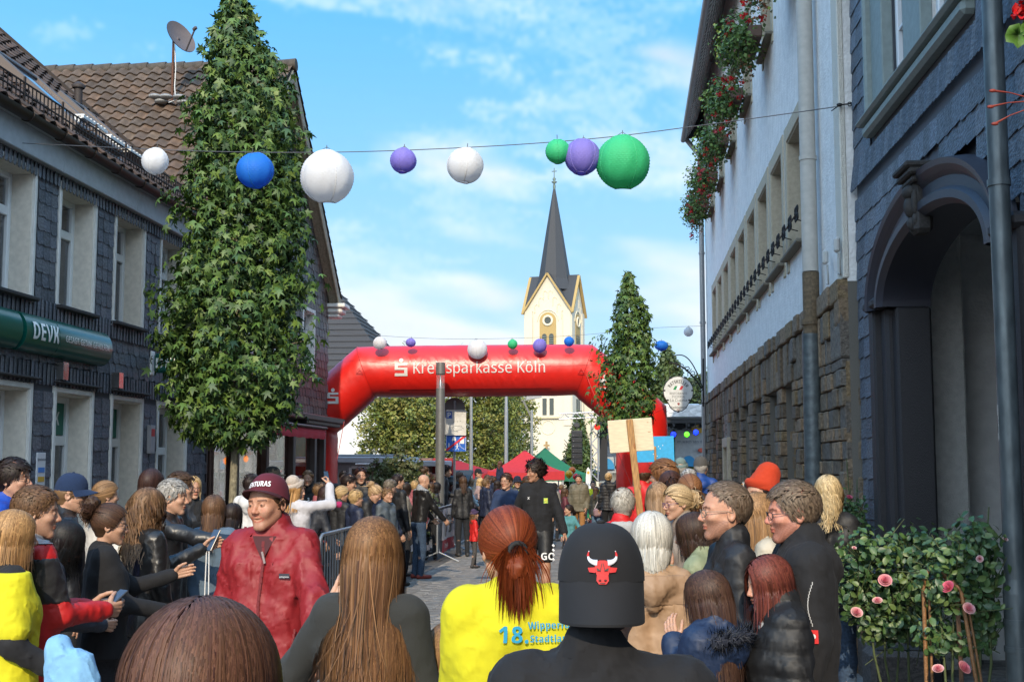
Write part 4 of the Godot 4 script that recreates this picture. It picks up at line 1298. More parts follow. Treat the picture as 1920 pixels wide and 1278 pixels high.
	pp(l, 1314, 857, 17.0, 170, "man in a grey cap and royal blue jacket by the hall's drainpipe", {"cap": {"kind": "cap", "col": Color(0.1, 0.095, 0.09), "back": false}, "hair": {"style": "crop", "col": GREY}, "top": {"col": Color(0.008, 0.05, 0.24), "hood": true}})
	pp(l, 1208, 868, 14.5, 160, "person in bright red by the arch leg behind the placard", {"hair": {"style": "short", "col": BROWN}, "top": {"col": Color(0.6, 0.015, 0.015)}, "cap": {"kind": "cap", "col": Color(0.5, 0.012, 0.012)}})
	pp(l, 1293, 963, 6.6, -105, "dark haired woman in a sage green parka with green cord", {"sex": "w", "hair": {"style": "bob", "col": Color(0.022, 0.013, 0.01), "hi": Color(0.06, 0.032, 0.02)}, "head": [0.1, 0.15], "skin": Color(0.4, 0.2, 0.12), "top": {"col": Color(0.23, 0.26, 0.15), "hood": true, "grow": 0.02}, "la": "chin", "cordon": true})
	pp(l, 1357, 904, 5.3, -84, "balding man with grey beard and rimless glasses in a black jacket", {"head_sort": 5, "hair": {"style": "crop", "recede": 0.035, "len": 0.03, "col": Color(0.085, 0.055, 0.035), "hi": Color(0.2, 0.15, 0.11)}, "glasses": true, "frame": Color(0.2, 0.16, 0.12), "skin": Color(0.55, 0.28, 0.18), "top": {"col": Color(0.013, 0.013, 0.016)}})
	pp(l, 1427, 887, 7.6, -60, "woman in a bright orange beanie with long dark hair", {"sex": "w", "cap": {"kind": "beanie", "col": Color(0.62, 0.05, 0.01), "tall": 0.05}, "hair": {"style": "long", "col": DARK}, "top": {"col": Color(0.5, 0.45, 0.36)}, "beanie_patch": true})
	pp(l, 1416, 925, 6.8, -80, "young woman in glasses half hidden beside the man in the black work jacket", {"sex": "w", "hair": {"style": "long", "col": Color(0.2, 0.11, 0.05)}, "glasses": true, "top": {"col": Color(0.5, 0.44, 0.34)}})
	pp(l, 1480, 904, 5.1, -88, "man with short reddish hair and black glasses in a black work jacket", {"head_sort": 5, "hair": {"style": "short", "col": Color(0.1, 0.07, 0.048), "hi": Color(0.18, 0.13, 0.09), "len": 0.022}, "glasses": true, "skin": Color(0.58, 0.25, 0.17), "girth": 1.14, "head": [0.02, 0.06], "top": {"kind": "jacket", "hood": true, "col": Color(0.01, 0.01, 0.012), "cloth": "cotton", "grow": 0.022}, "work_badge": true})
	pp(l, 1552, 892, 8.6, 172, "woman with wavy blonde hair in a black jacket and jeans at the planter", {"sex": "w", "hair": {"style": "wavy", "col": Color(0.36, 0.25, 0.12), "hi": Color(0.6, 0.46, 0.26), "len": 0.16}, "top": {"col": BLACK}, "bottom": {"col": JEANS}, "legs": true})
	pp(l, 1432, 1044, 4.8, -75, "woman with shiny auburn hair and zebra scarf in a black puffer jacket", {"sex": "w", "hair": {"style": "bob", "col": Color(0.06, 0.016, 0.012), "hi": Color(0.17, 0.045, 0.03), "len": 0.2}, "head": [0.1, 0.15], "scarf": Color(0.4, 0.4, 0.4), "zebra": true, "skin": Color(0.55, 0.28, 0.18), "top": {"kind": "puffer", "col": Color(0.012, 0.011, 0.012), "quilt": 0.012, "qf": 30.0, "grow": 0.035}})
	pp(l, 1318, 1072, 4.8, -125, "girl with long dark hair in a navy parka with fur trimmed hood", {"sex": "w", "hair": {"style": "long", "col": Color(0.03, 0.016, 0.012), "hi": Color(0.085, 0.045, 0.03)}, "head": [0.2, 0.1], "top": {"kind": "jacket", "hood": true, "col": Color(0.01, 0.025, 0.07), "grow": 0.03}, "fur": true, "la": "chin"})
	pp(l, 1126, 994, 2.5, 182, "man in a black cap with red bull emblem worn backwards, right before the camera", {"cap": {"kind": "cap", "col": Color(0.011, 0.01, 0.01), "brim_col": Color(0.013, 0.011, 0.011), "back": true, "cloth": "cotton", "curve": 0.2, "brim": 0.07, "nod": 0.08, "droop": 0.075, "flare": 0.001}, "hair": {"style": "crop", "col": DARK}, "bulls": true, "girth": 1.12, "top": {"kind": "jacket", "col": Color(0.009, 0.009, 0.01), "cloth": "cotton"}})
	pp(l, 948, 955, 3.85, 184, "red haired woman with ponytail in a yellow printed T-shirt", {"sex": "w", "hair": {"style": "pony", "col": Color(0.13, 0.024, 0.008), "hi": Color(0.22, 0.05, 0.016), "len": 0.13, "tie": -0.015, "n": 3600, "w": 0.0028}, "head": [0.26, 0.14], "top": {"kind": "tshirt", "col": Color(0.62, 0.57, 0.01), "cloth": "cotton", "sleeve": 0.62, "fold": 0.008, "grow": 0.02}, "shirt_print": true, "girth": 1.05, "la": "look"})
	pp(l, 703, 973, 4.0, 178, "woman with very long straight brown hair in a charcoal sweater, hand raised", {"sex": "w", "hair": {"style": "long", "col": Color(0.075, 0.034, 0.016), "hi": Color(0.24, 0.12, 0.05), "len": 0.42, "n": 4200, "w": 0.0028}, "head": [-0.15, 0.05], "girth": 0.98, "top": {"kind": "sweater", "col": Color(0.035, 0.036, 0.034), "cloth": "knit", "fold": 0.006, "grow": 0.014}, "la": V(0.2, 1.42, 0.2), "pl": 2, "hl": V(0, 0, 1)})
	pp(l, 852, 1168, 4.1, 150, "child with light brown hair in a blue striped top beside the yellow shirt", {"sex": "c", "hair": {"style": "bob", "col": Color(0.12, 0.065, 0.03), "hi": Color(0.3, 0.17, 0.08), "len": 0.12}, "top": {"kind": "sweater", "col": Color(0.02, 0.04, 0.2), "cloth": "cotton"}, "la": "clap", "ra": "clap"})
	var r := rand_from(99)
	var k := 0
	for q in [[868, 893, 27], [912, 897, 29], [934, 900, 33], [957, 897, 36], [1040, 905, 34], [1053, 908, 38], [1030, 912, 31], [1093, 905, 42], [1060, 915, 30], [1128, 905, 45], [1160, 905, 40], [780, 893, 33], [765, 897, 30], [722, 896, 27], [854, 888, 36], [878, 886, 39], [915, 890, 40], [600, 905, 17.5], [628, 906, 19.5], [668, 918, 15.6], [703, 906, 19.4], [726, 914, 18.0], [761, 904, 21.5], [778, 901, 24.5], [808, 904, 26.0], [560, 906, 16.5], [535, 903, 15.5]]:
		var cols := [BLACK, NAVY, Color(0.12, 0.02, 0.03), Color(0.08, 0.1, 0.12), Color(0.2, 0.18, 0.15), Color(0.35, 0.1, 0.12)]
		var wom := k % 2 == 0
		pp(l, q[0], q[1], q[2], r.randf_range(60, 200), ["visitor in black beside the light column", "visitor in navy behind the man with the child", "visitor in dark red left of the red tent's foot", "visitor in slate blue before the red tent", "visitor in pale brown right of the athlete's shoulder", "visitor in dusty red beneath the green tent", "visitor in black at the athlete's elbow", "visitor in navy under the navy tent", "visitor in dark red left of the olive jacket", "visitor in slate blue at the stage foot", "visitor in pale brown by the right arch leg", "visitor in dusty red behind the bald man", "visitor in black next to the small bush", "visitor in navy behind the braided blonde", "visitor in dark red near the sign pole", "visitor in slate blue below the road signs", "visitor in pale brown in front of the low red tent", "visitor in black left of the navy leaning jacket", "visitor in navy below the raised phone", "visitor in dark red leaning behind the empty barrier", "visitor in slate blue behind the braided blonde's shoulder", "visitor in pale brown beside the quilted navy jacket", "visitor in dusty red left of the bald man's back", "visitor in black squeezed behind the grey hood", "visitor in navy at the bald man's far shoulder", "visitor in dark red under the white raised arm", "visitor in slate blue behind the maroon cap"][k], {"sex": "w" if wom else "m", "hair": {"style": "bob" if wom else "short", "col": [BROWN, LIGHT, DARK, BLOND][k % 4]}, "top": {"col": cols[k % 6]}, "legs": q[2] > 30})
		k += 1
	for s in l:
		if s.has("cell_k"): s.cell = s.cell_k
		if s.has("ride"): s.ground = s.P.y - 1.05
	build_people(l)
	for s in l: finish_person(s)
	var c := at(132, 1255, 4.9)
	var bg := thing("cloth_bundle", "crumpled light blue fabric bundle held at the lower left edge", "cloth", c)
	var sb := []
	for q in [[-0.05, 0.08, 0.0, 0.1], [0.04, 0.02, 0.02, 0.11], [0.07, -0.12, 0.0, 0.1], [-0.02, -0.22, 0.02, 0.11]]: sb.append([V(q[0], q[1], q[2]), V(q[0] + 0.02, q[1] - 0.12, q[2]), q[3] * 0.55, q[3] * 0.7])
	obj("fabric", buf_of(sdf(sb, 0.009, 0.05, {"fold": 0.012, "ff": 8.0})), cloth(Color(0.2, 0.42, 0.66), "cotton"), bg)
func surf(s: Dictionary, o: Vector3, d: Vector3, grow := 0.0) -> Vector3:
	var p := o
	for i in 40:
		var m := 1e9
		for b in s.top_bones:
			m = smin(m, cap_d(p, b[0], b[1] + V(0, 0, 1e-5), b[2], b[3] if b.size() > 3 else b[2]), 0.05)
		m -= s.top.get("grow", 0.01) + grow
		if m < 0.0006: break
		p += d * m * 0.9
	return p
func on_garment(s: Dictionary, b: Buf, c: Vector3, face: Vector3, called: String, m: Material, lift := 0.006):
	var x := Vector3.UP.cross(face).normalized()
	if b.v.size() > 400 and called == "lettering": b = finer(b, 0.02)
	for i in b.v.size():
		var v := b.v[i]
		var q := surf(s, c + x * v.x + Vector3.UP * v.y + face * 0.4, -face, s.top.get("fold", 0.01) * 0.4)
		b.v[i] = q + face * (lift + v.z)
		b.n[i] = face
	obj(called, b, m, s.node)
func patch(w: float, h: float, nx := 6, ny := 4) -> Buf:
	var b := Buf.new()
	var rows := []
	for j in ny + 1:
		var row := PV3()
		for k in nx + 1: row.append(Vector3((float(k) / nx - 0.5) * w, (float(j) / ny - 0.5) * h, 0))
		rows.append(row)
	b.grid(rows)
	return b
func shifted(b: Buf, d: Vector3) -> Buf:
	for i in b.v.size(): b.v[i] += d
	return b
func finish_person(s: Dictionary):
	var o: Node3D = s.node
	var d: Dictionary = s.data
	var hx: Transform3D = d.head_xf
	var nb: Vector3 = d.nb
	if s.has("phone"):
		var H: Transform3D = d["hand_" + s.phone]
		var w := o.transform * (H.origin + H.basis.y * 0.09 + H.basis.z * 0.02 + V(0, 0.035, 0))
		var eye := o.transform * (hx * V(0, 0, 0.06))
		var z := (eye - w).normalized()
		if s.has("reach"): z = (z + V(0, 0, 0.7)).normalized()
		var x := Vector3.UP.cross(z).normalized()
		var t := thing("phone", "black smartphone " + PHONES[int(s.px)], "phone", w, "phones held up in the crowd")
		t.transform = Transform3D(Basis(x, z.cross(x), z), w)
		var b := Buf.new()
		b.rbox(Vector3.ZERO, V(0.074, 0.152, 0.009), 0.004)
		obj("case", b, mat(Color(0.016, 0.016, 0.018), 0.3), t)
		b = Buf.new()
		b.box(V(0, 0, 0.0045), V(0.068, 0.144, 0.002))
		obj("screen", b, mat(Color(0.05, 0.08, 0.13), 0.08, {"glow": Color(0.2, 0.3, 0.42), "ge": 0.25}), t)
		b = Buf.new()
		b.rbox(V(0.018, 0.052, -0.006), V(0.026, 0.03, 0.003), 0.001)
		obj("lens", b, mat(Color(0.03, 0.03, 0.03), 0.15), t)
		if s.has("cords"):
			b = Buf.new()
			var dn := t.basis.inverse() * Vector3.DOWN
			for q in [-0.012, 0.018]: b.tube([V(q, -0.076, 0), V(q * 1.5, -0.08, 0) + dn * 0.25, V(q, -0.08, 0) + dn * 0.75, V(q * 2.0, -0.08, 0) + dn * 1.1], 0.0045, 5)
			obj("cord", b, mat(Color(0.68, 0.68, 0.68), 0.8), t)
	var white := mat(Color(0.7, 0.7, 0.7), 0.7)
	if s.has("red_jacket"):
		on_garment(s, patch(0.05, 0.022), V(0.105, 1.32, 0), V(0.12, 0, 1).normalized(), "label_patch", mat(Color(0.02, 0.02, 0.035), 0.6))
		on_garment(s, shifted(text_buf("patagonia", 0.007, false), V(0, -0.004, 0)), V(0.105, 1.32, 0), V(0.12, 0, 1).normalized(), "lettering", white, 0.009)
		var z := Buf.new()
		for k in 26: z.box(V(0.0 + 0.006 * sin(k * 0.5), -0.027 * k, 0), V(0.012, 0.025, 0.004))
		on_garment(s, z, V(0.0, 1.46, 0), Vector3.BACK, "zip", mat(Color(0.14, 0.008, 0.01), 0.5), 0.004)
		z = Buf.new()
		z.box(V(0.01, -0.03, 0.004), V(0.008, 0.055, 0.006), RZ(0.35))
		on_garment(s, z, V(0.0, 1.43, 0), Vector3.BACK, "zip_pull", mat(Color(0.25, 0.2, 0.2), 0.5), 0.008)
		for sd in [-1.0, 1.0]:
			z = Buf.new()
			for k in 8: z.box(V(sd * (0.02 - 0.004 * k), -0.022 * k, 0), V(0.008, 0.021, 0.003))
			on_garment(s, z, V(sd * 0.12, 1.07, 0), V(sd * 0.2, 0, 1).normalized(), "pocket_zip", mat(Color(0.16, 0.008, 0.01), 0.5), 0.005)
		var vn := Buf.new()
		for k in 8:
			var w := 0.058 * (1.0 - k / 8.0)
			var w1 := 0.058 * (1.0 - (k + 1) / 8.0)
			vn.quad(V(-w1, -0.014 * (k + 1), 0), V(w1, -0.014 * (k + 1), 0), V(w, -0.014 * k, 0), V(-w, -0.014 * k, 0))
		on_garment(s, vn, nb + V(0, -0.005, 0), Vector3.BACK, "shirt", mat(Color(0.07, 0.02, 0.024), 0.9), 0.004)
		var ct := text_buf("VENTURAS", 0.021)
		var cx: Transform3D = d.cap_xf
		var on_cap := func(p: Vector3) -> Array:
			var a: float = PI / 2 - p.x / 0.1
			var rr := 1.0 - 2.2 * maxf(0.0, p.y + 0.01) * 1.2
			return [cx * V(cos(a) * 0.0915 * rr, 0.075 + p.y * 1.2 + p.x * 0.05, sin(a) * 0.109 * rr - 0.009), cx.basis * V(cos(a), 0.3, sin(a))]
		ct = bend(ct, on_cap)
		obj("cap_lettering", ct, mat(Color(0.75, 0.73, 0.72), 0.7), o)
	if s.has("bulls"):
		var cx: Transform3D = d.cap_xf
		var on := func(p: Vector3) -> Array:
			var a: float = PI / 2 - p.x / 0.105
			var h: float = clampf(p.y + 0.068, 0.0, 0.11)
			var el_ := asin(clampf((h - 0.028) / 0.118, -1.0, 0.98))
			var rr := pow(cos(el_ * 0.985), 0.74)
			return [cx * V(cos(a) * (0.091 * rr + 0.002 + p.z), h, sin(a) * (0.109 * rr + 0.002 + p.z) - 0.012), (cx.basis * V(cos(a), 0.35, sin(a))).normalized()]
		var red := mat(Color(0.5, 0.012, 0.012), 0.6, {"nrm": "n_weave", "ts": 60.0, "world": false})
		for sd in [-1.0, 1.0]:
			var hb := Buf.new()
			var hp := []
			var hr := []
			for k in 9:
				var f := k / 8.0
				hp.append(Vector3(sd * (0.012 + 0.024 * sin(f * 1.9)), 0.012 + 0.022 * f * f, 0.003))
				hr.append(0.0062 * (1.0 - 0.8 * f))
			hb.tube(hp, hr, 8)
			obj("horn", bend_keep(hb, on), mat(Color(0.62, 0.62, 0.66), 0.6), o)
			var tip := Buf.new()
			tip.tube([hp[6], hp[7], hp[8]], [0.0036, 0.0026, 0.001], 7)
			obj("horn_tip", bend_keep(tip, on), red, o)
			var ear := Buf.new()
			ear.prism(PV2([W(sd * 0.012, 0.004), W(sd * 0.034, 0.002), W(sd * 0.03, -0.006), W(sd * 0.016, -0.007)]), 0.001, 0.004)
			obj("ear", bend_keep(ear, on), red, o)
			var ey := Buf.new()
			ey.prism(PV2([W(sd * 0.004, -0.002), W(sd * 0.013, 0.003), W(sd * 0.012, -0.002)]), 0.005, 0.0075)
			obj("eye", bend_keep(ey, on), mat(Color(0.02, 0.02, 0.02), 0.6), o)
		var fb := Buf.new()
		fb.prism(PV2([W(-0.018, 0.013), W(-0.006, 0.017), W(0.006, 0.017), W(0.018, 0.013), W(0.017, 0.0), W(0.0125, -0.012), W(0.0135, -0.022), W(0.008, -0.029), W(-0.008, -0.029), W(-0.0135, -0.022), W(-0.0125, -0.012), W(-0.017, 0.0)]), 0.001, 0.005)
		obj("bull_face", bend_keep(fb, on), red, o)
		var nbf := Buf.new()
		for sd in [-1.0, 1.0]:
			nbf.ball(V(sd * 0.006, -0.021, 0.006), V(0.003, 0.002, 0.0015), 8, 5)
			nbf.box(V(sd * 0.0035, 0.004, 0.0055), V(0.0015, 0.016, 0.001), RZ(sd * 0.25))
		nbf.box(V(0, -0.0265, 0.0055), V(0.011, 0.0015, 0.001))
		obj("bull_lines", bend_keep(nbf, on), mat(Color(0.06, 0.005, 0.005), 0.6), o)
	if s.has("shirt_print"):
		var ink := mat(Color(0.02, 0.3, 0.5), 0.7)
		var face := V(-0.3, 0, -1).normalized()
		var c := nb + V(-0.07, -0.1, 0)
		on_garment(s, shifted(text_buf("18.", 0.05), V(-0.09, -0.012, 0)), c, face, "lettering", ink, 0.009)
		on_garment(s, shifted(text_buf("Wipperfürther", 0.021), V(0.055, 0.013, 0)), c, face, "lettering", ink, 0.009)
		on_garment(s, shifted(text_buf("Stadtlauf 2024", 0.021), V(0.06, -0.024, 0)), c, face, "lettering", ink, 0.009)
		var tb := Buf.new()
		var tie := hx * V(0, -0.015, -0.125)
		tb.tube(range(14).map(func(k): return tie + hx.basis * V(cos(TAU * k / 14) * 0.026, sin(TAU * k / 14) * 0.026, -0.012)), 0.009, 6, false, true)
		obj("hair_band", tb, mat(Color(0.01, 0.01, 0.01), 0.8), o)
	if s.has("athlete"):
		on_garment(s, patch(0.05, 0.065), V(0.1, 1.3, 0), Vector3.BACK, "crest", mat(Color(0.3, 0.45, 0.08), 0.6))
		var cr := Buf.new()
		cr.prism(PV2([W(-0.02, 0.02), W(0.02, 0.026), W(0.018, 0.006), W(-0.018, -0.003)]), 0.0, 0.002)
		cr.prism(PV2([W(-0.016, -0.012), W(0.016, -0.006), W(0.003, -0.029)]), 0.0, 0.002)
		on_garment(s, cr, V(0.1, 1.3, 0), Vector3.BACK, "crest_field", mat(Color(0.6, 0.55, 0.05), 0.6), 0.01)
		on_garment(s, text_buf("X", 0.03), V(-0.11, 1.33, 0), Vector3.BACK, "emblem", white, 0.01)
		var lt := text_buf("GC", 0.085)
		for i in lt.v.size(): lt.v[i] = V(0.12, 0.64, 0.245) + V(lt.v[i].x, lt.v[i].y, -absf(lt.v[i].x) * 0.25)
		obj("shorts_lettering", lt, white, o)
		for k in 4:
			var st := Buf.new()
			st.box(V(0.19, 0.6 + k * 0.055, 0.2 - k * 0.01), V(0.03, 0.03, 0.006), RZ(0.7) * RY(0.8))
			obj("chevron", st, white, o)
		var wa := Buf.new()
		var H: Transform3D = d.hand_l
		wa.tube(range(14).map(func(k): return H.origin + H.basis.x * cos(TAU * k / 14) * 0.034 + H.basis.z * sin(TAU * k / 14) * 0.03 - H.basis.y * 0.0), 0.009, 6, false, true)
		wa.box(H.origin - H.basis.z * 0.033, V(0.036, 0.036, 0.012), H.basis, 0.004)
		obj("watch", wa, mat(Color(0.01, 0.01, 0.01), 0.3), o)
		for sd in [-1, 1]:
			var sk := Buf.new()
			var f: float = s.step * sd
			var lift := maxf(-f, 0.0) * 0.25
			sk.tube([V(sd * 0.1, 0.05 + lift, -0.015 + f), V(sd * 0.099, 0.19 + lift, -0.02 + f * 0.9)], [0.044, 0.048], 14)
			obj("sock", sk, mat(Color(0.68, 0.68, 0.68), 0.9), o)
	if s.has("work_badge"):
		var face := V(1, 0, 0.1).normalized()
		on_garment(s, patch(0.05, 0.05), V(0, 1.18, -0.02), face, "badge", mat(Color(0.6, 0.015, 0.015), 0.6))
		var em := Buf.new()
		em.ball(V(-0.006, 0.002, 0), V(0.008, 0.009, 0.001), 10, 5)
		em.ball(V(0.007, 0.002, 0), V(0.008, 0.009, 0.001), 10, 5)
		em.box(V(0, -0.008, 0), V(0.003, 0.02, 0.001))
		on_garment(s, em, V(0, 1.18, -0.02), face, "badge_emblem", white, 0.01)
		var pi := Buf.new()
		for k in 14: pi.box(V(-0.03 - 0.02 * sin(k * 0.22), -0.012 * k, 0), V(0.0035, 0.0125, 0.001))
		on_garment(s, pi, V(-0.0, 1.38, -0.06), face, "reflective_piping", mat(Color(0.4, 0.4, 0.4), 0.4), 0.006)
	if s.has("beanie_patch"):
		var b := Buf.new()
		b.box(hx * V(-0.04, 0.055, 0.108), V(0.042, 0.042, 0.004), hx.basis.orthonormalized() * RY(-0.4) * RX(-0.2), 0.001)
		obj("patch", b, mat(Color(0.55, 0.5, 0.42), 0.7), o)
		b = Buf.new()
		var path := []
		for k in 10: path.append(hx * (V(-0.041, 0.055, 0.111) + V(cos(0.6 + k * 0.5) * 0.01, sin(0.6 + k * 0.5) * 0.01, 0)))
		b.tube(path, 0.003, 5)
		obj("patch_emblem", b, mat(Color(0.5, 0.2, 0.03), 0.7), o)
	if s.has("print"):
		var b := Buf.new()
		var r := rand_from(2)
		for k in 12: b.ball(V(r.randf_range(-0.05, 0.05), r.randf_range(-0.06, 0.06), 0), V(0.018, 0.012, 0.002), 7, 4)
		on_garment(s, b, V(0.06, 1.28, 0), Vector3.BACK, "white_print", white, 0.01)
	if s.has("zebra"):
		for k in 12:
			var b := Buf.new()
			var a := -0.4 + k * 0.38
			var c := nb + V(0, -0.03, 0.0)
			var p := func(w: float, y: float) -> Vector3: return c + V(sin(a + w) * 0.128, y + 0.012 * sin(a * 3.0), cos(a + w) * 0.095)
			b.tube([p.call(-0.06, 0.045), p.call(0.02, 0.0), p.call(0.05, -0.05)], [0.006, 0.016, 0.008], 6)
			obj("scarf_stripe", b, mat(Color(0.02, 0.02, 0.02), 0.9) if k % 2 == 0 else mat(Color(0.62, 0.62, 0.6), 0.9), o)
	if s.has("cordon"):
		var b := Buf.new()
		var path := []
		for k in 14:
			var f := k / 13.0
			path.append(surf(s, V(0.05 + 0.06 * f, 1.42 - 0.26 * f, 0.5), V(0, 0, -1), 0.008))
		b.tube(path, 0.006, 6)
		obj("hood_cord", b, mat(Color(0.15, 0.35, 0.08), 0.7, {"tex": "spots", "ts": 30.0}), o)
	if s.has("tee"):
		var bones := []
		for q in s.top_bones.slice(0, 6): bones.append(q)
		for sd in [0, 2]:
			var q: Array = s.top_bones[6 + sd]
			bones.append([q[0], (q[0] as Vector3).lerp(q[1], 0.75), q[2] + 0.012, q[3] + 0.02])
		for q in s.top_bones.slice(10): bones.append(q)
		var t := sdf(bones, 0.012, 0.05, {"grow": 0.022, "fold": 0.01, "ff": 7.0, "cut": [Plane(Vector3.DOWN, -0.88), Plane(Vector3.UP, nb.y - 0.01)]})
		obj("tshirt", buf_of(t), cloth(Color(0.62, 0.57, 0.01), "cotton"), o)
	if s.has("fur"):
		var b := Buf.new()
		var r := rand_from(31)
		for k in 2600:
			var a := r.randf_range(-2.5, 2.5) + PI
			var tr := r.randf() * TAU
			var base := nb + V(sin(a) * 0.15, -0.055 - 0.025 * cos(a), cos(a) * 0.12 - 0.02)
			var outw := (V(sin(a), 0, cos(a)) * cos(tr) + Vector3.UP * sin(tr)).normalized()
			var p := base + outw * 0.038
			var dr := (outw + V(r.randfn(), r.randfn() - 0.3, r.randfn()) * 0.45).normalized()
			var sv := dr.cross(V(r.randfn(), r.randfn(), r.randfn())).normalized() * 0.0022
			b.col = Color(0.012, 0.018, 0.035).lerp(Color(0.07, 0.075, 0.09), pow(r.randf(), 2.0))
			var i0 := b.v.size()
			b.vert(p - sv, outw)
			b.vert(p + sv, outw)
			b.vert(p + dr * r.randf_range(0.03, 0.055), outw)
			b.ix.append_array(PackedInt32Array([i0, i0 + 2, i0 + 1]))
		obj("fur_trim", b, mat(Color.WHITE, 0.7, {"vc": true}), o)
		var ring := []
		for k in 8:
			var a := PI - 2.5 + 5.0 * k / 7.0
			var a2 := PI - 2.5 + 5.0 * (k + 1) / 7.0
			if k < 7: ring.append([nb + V(sin(a) * 0.15, -0.055 - 0.025 * cos(a), cos(a) * 0.12 - 0.02), nb + V(sin(a2) * 0.15, -0.055 - 0.025 * cos(a2), cos(a2) * 0.12 - 0.02), 0.038])
		obj("hood_edge", buf_of(sdf(ring, 0.012, 0.02)), mat(Color(0.012, 0.016, 0.03), 0.9), o)
	if s.has("bag"):
		var t := thing("shoulder_bag", "small dusty pink bag on the hip of the person in pale jeans", "bag", o.transform * V(-0.18, 0.95, -0.12))
		var b := Buf.new()
		b.box(Vector3.ZERO, V(0.3, 0.22, 0.1), RZ(0.1), 0.04)
		obj("body", b, mat(Color(0.25, 0.15, 0.16), 0.6), t)
		b = Buf.new()
		b.tube([V(-0.12, 0.1, 0), V(0.05, 0.45, -0.02), V(0.2, 0.62, 0.02)], 0.012, 6)
		obj("strap", b, mat(Color(0.5, 0.45, 0.45), 0.7), t)
func buf_of(d: Dictionary) -> Buf:
	var b := Buf.new()
	b.add(d)
	return b
func bend_keep(b: Buf, f: Callable) -> Buf:
	for i in b.v.size():
		var r = f.call(b.v[i])
		var z: Vector3 = r[1]
		var x := Vector3.UP.cross(z).normalized()
		var nn := b.n[i]
		b.n[i] = (x * nn.x + z.cross(x) * nn.y + z * nn.z).normalized()
		b.v[i] = r[0]
	return b

# building helpers
func wall_holes(b: Buf, z0: float, z1: float, y0: float, y1: float, th: float, holes: Array):
	var ys := [y0, y1]
	for h in holes:
		for q in [h[2], h[3]]:
			if q > y0 and q < y1 and not ys.has(q): ys.append(q)
	ys.sort()
	for i in ys.size() - 1:
		var ym: float = (ys[i] + ys[i + 1]) * 0.5
		for g in free_spans(z0, z1, ym, holes):
			b.box(V(-th * 0.5, ym, (g[0] + g[1]) * 0.5), V(th, ys[i + 1] - ys[i], g[1] - g[0]))
func free_spans(z0: float, z1: float, y: float, holes: Array, grow := 0.0) -> Array:
	var hs := []
	for h in holes:
		if y > h[2] - grow and y < h[3] + grow: hs.append([h[0] - grow, h[1] + grow])
	hs.sort_custom(func(p, q): return p[0] < q[0])
	var out := []
	var z := z0
	for h in hs:
		if h[0] > z + 0.02: out.append([z, minf(h[0], z1)])
		z = maxf(z, h[1])
	if z < z1 - 0.02: out.append([z, z1])
	return out
func slate_mesh(sort: int, w: float, h: float, th := 0.007) -> ArrayMesh:
	var pl := PackedVector2Array()
	if sort == 2:
		pl = PV2([W(-w * 0.5 - h * 0.18, -h * 0.5), W(-w * 0.1 - h * 0.18, -h * 0.56), W(w * 0.5 - h * 0.18, -h * 0.44), W(w * 0.62, h * 0.5), W(-w * 0.45, h * 0.5)])
	else:
		pl.append(W(-w * 0.5, h * 0.62))
		pl.append(W(-w * 0.5, -h * 0.36 if sort == 0 else -h * 0.2))
		for k in 4:
			var a := PI + k * PI / 6.0
			var r := h * (0.16 if sort == 0 else 0.34)
			pl.append(W(-w * 0.5 + r + cos(a) * r, -h * 0.5 + r + sin(a) * r - k * 0.004))
		pl.append(W(w * 0.5, -h * 0.47))
		pl.append(W(w * 0.54, -h * 0.4))
		pl.append(W(w * 0.54, h * 0.62))
	var b := Buf.new()
	var t := Transform3D(Basis(V(0, 0, -1), V(0, 1, 0), V(1, 0, 0)), Vector3.ZERO) * Transform3D(RX(-0.055), V(0, 0, 0.011))
	b.prism(pl, 0.0, th, t)
	return b.mesh()
func slate_rows(out: Array, z0: float, z1: float, y0: float, y1: float, w: float, h: float, holes: Array, r: RandomNumberGenerator, rise := 0.0):
	var y := y0 + h * 0.5
	var row := 0
	while y < y1 - h * 0.3:
		for g in free_spans(z0, z1, y, holes, 0.02):
			var n := maxi(1, roundi((g[1] - g[0]) / w))
			var ww: float = (g[1] - g[0]) / n
			for k in n:
				var jz := (0.5 if row % 2 == 1 else 0.0)
				if n < 4: jz = 0.0
				var z: float = g[0] + (k + 0.5 + (jz if k < n - 1 else 0.0)) * ww
				var bs := RX(r.randf_range(-0.03, 0.03) + rise) * RY(r.randf_range(0.0, 0.05)) * Basis.from_scale(V(1, r.randf_range(0.96, 1.06), ww / w * r.randf_range(0.98, 1.06)))
				out.append(Transform3D(bs, V(0.004 + r.randf_range(0, 0.005), y + r.randf_range(-0.006, 0.006) + rise * (z - (g[0] + g[1]) * 0.5), z)))
		y += h
		row += 1
func band_rows(out: Array, z0: float, z1: float, y: float, w: float, r: RandomNumberGenerator):
	var n := roundi((z1 - z0) / w)
	for k in n: out.append(Transform3D(RX(r.randf_range(-0.03, 0.03)) * RY(0.18), V(0.016 + r.randf_range(0, 0.006), y, z0 + (k + 0.5) * (z1 - z0) / n)))
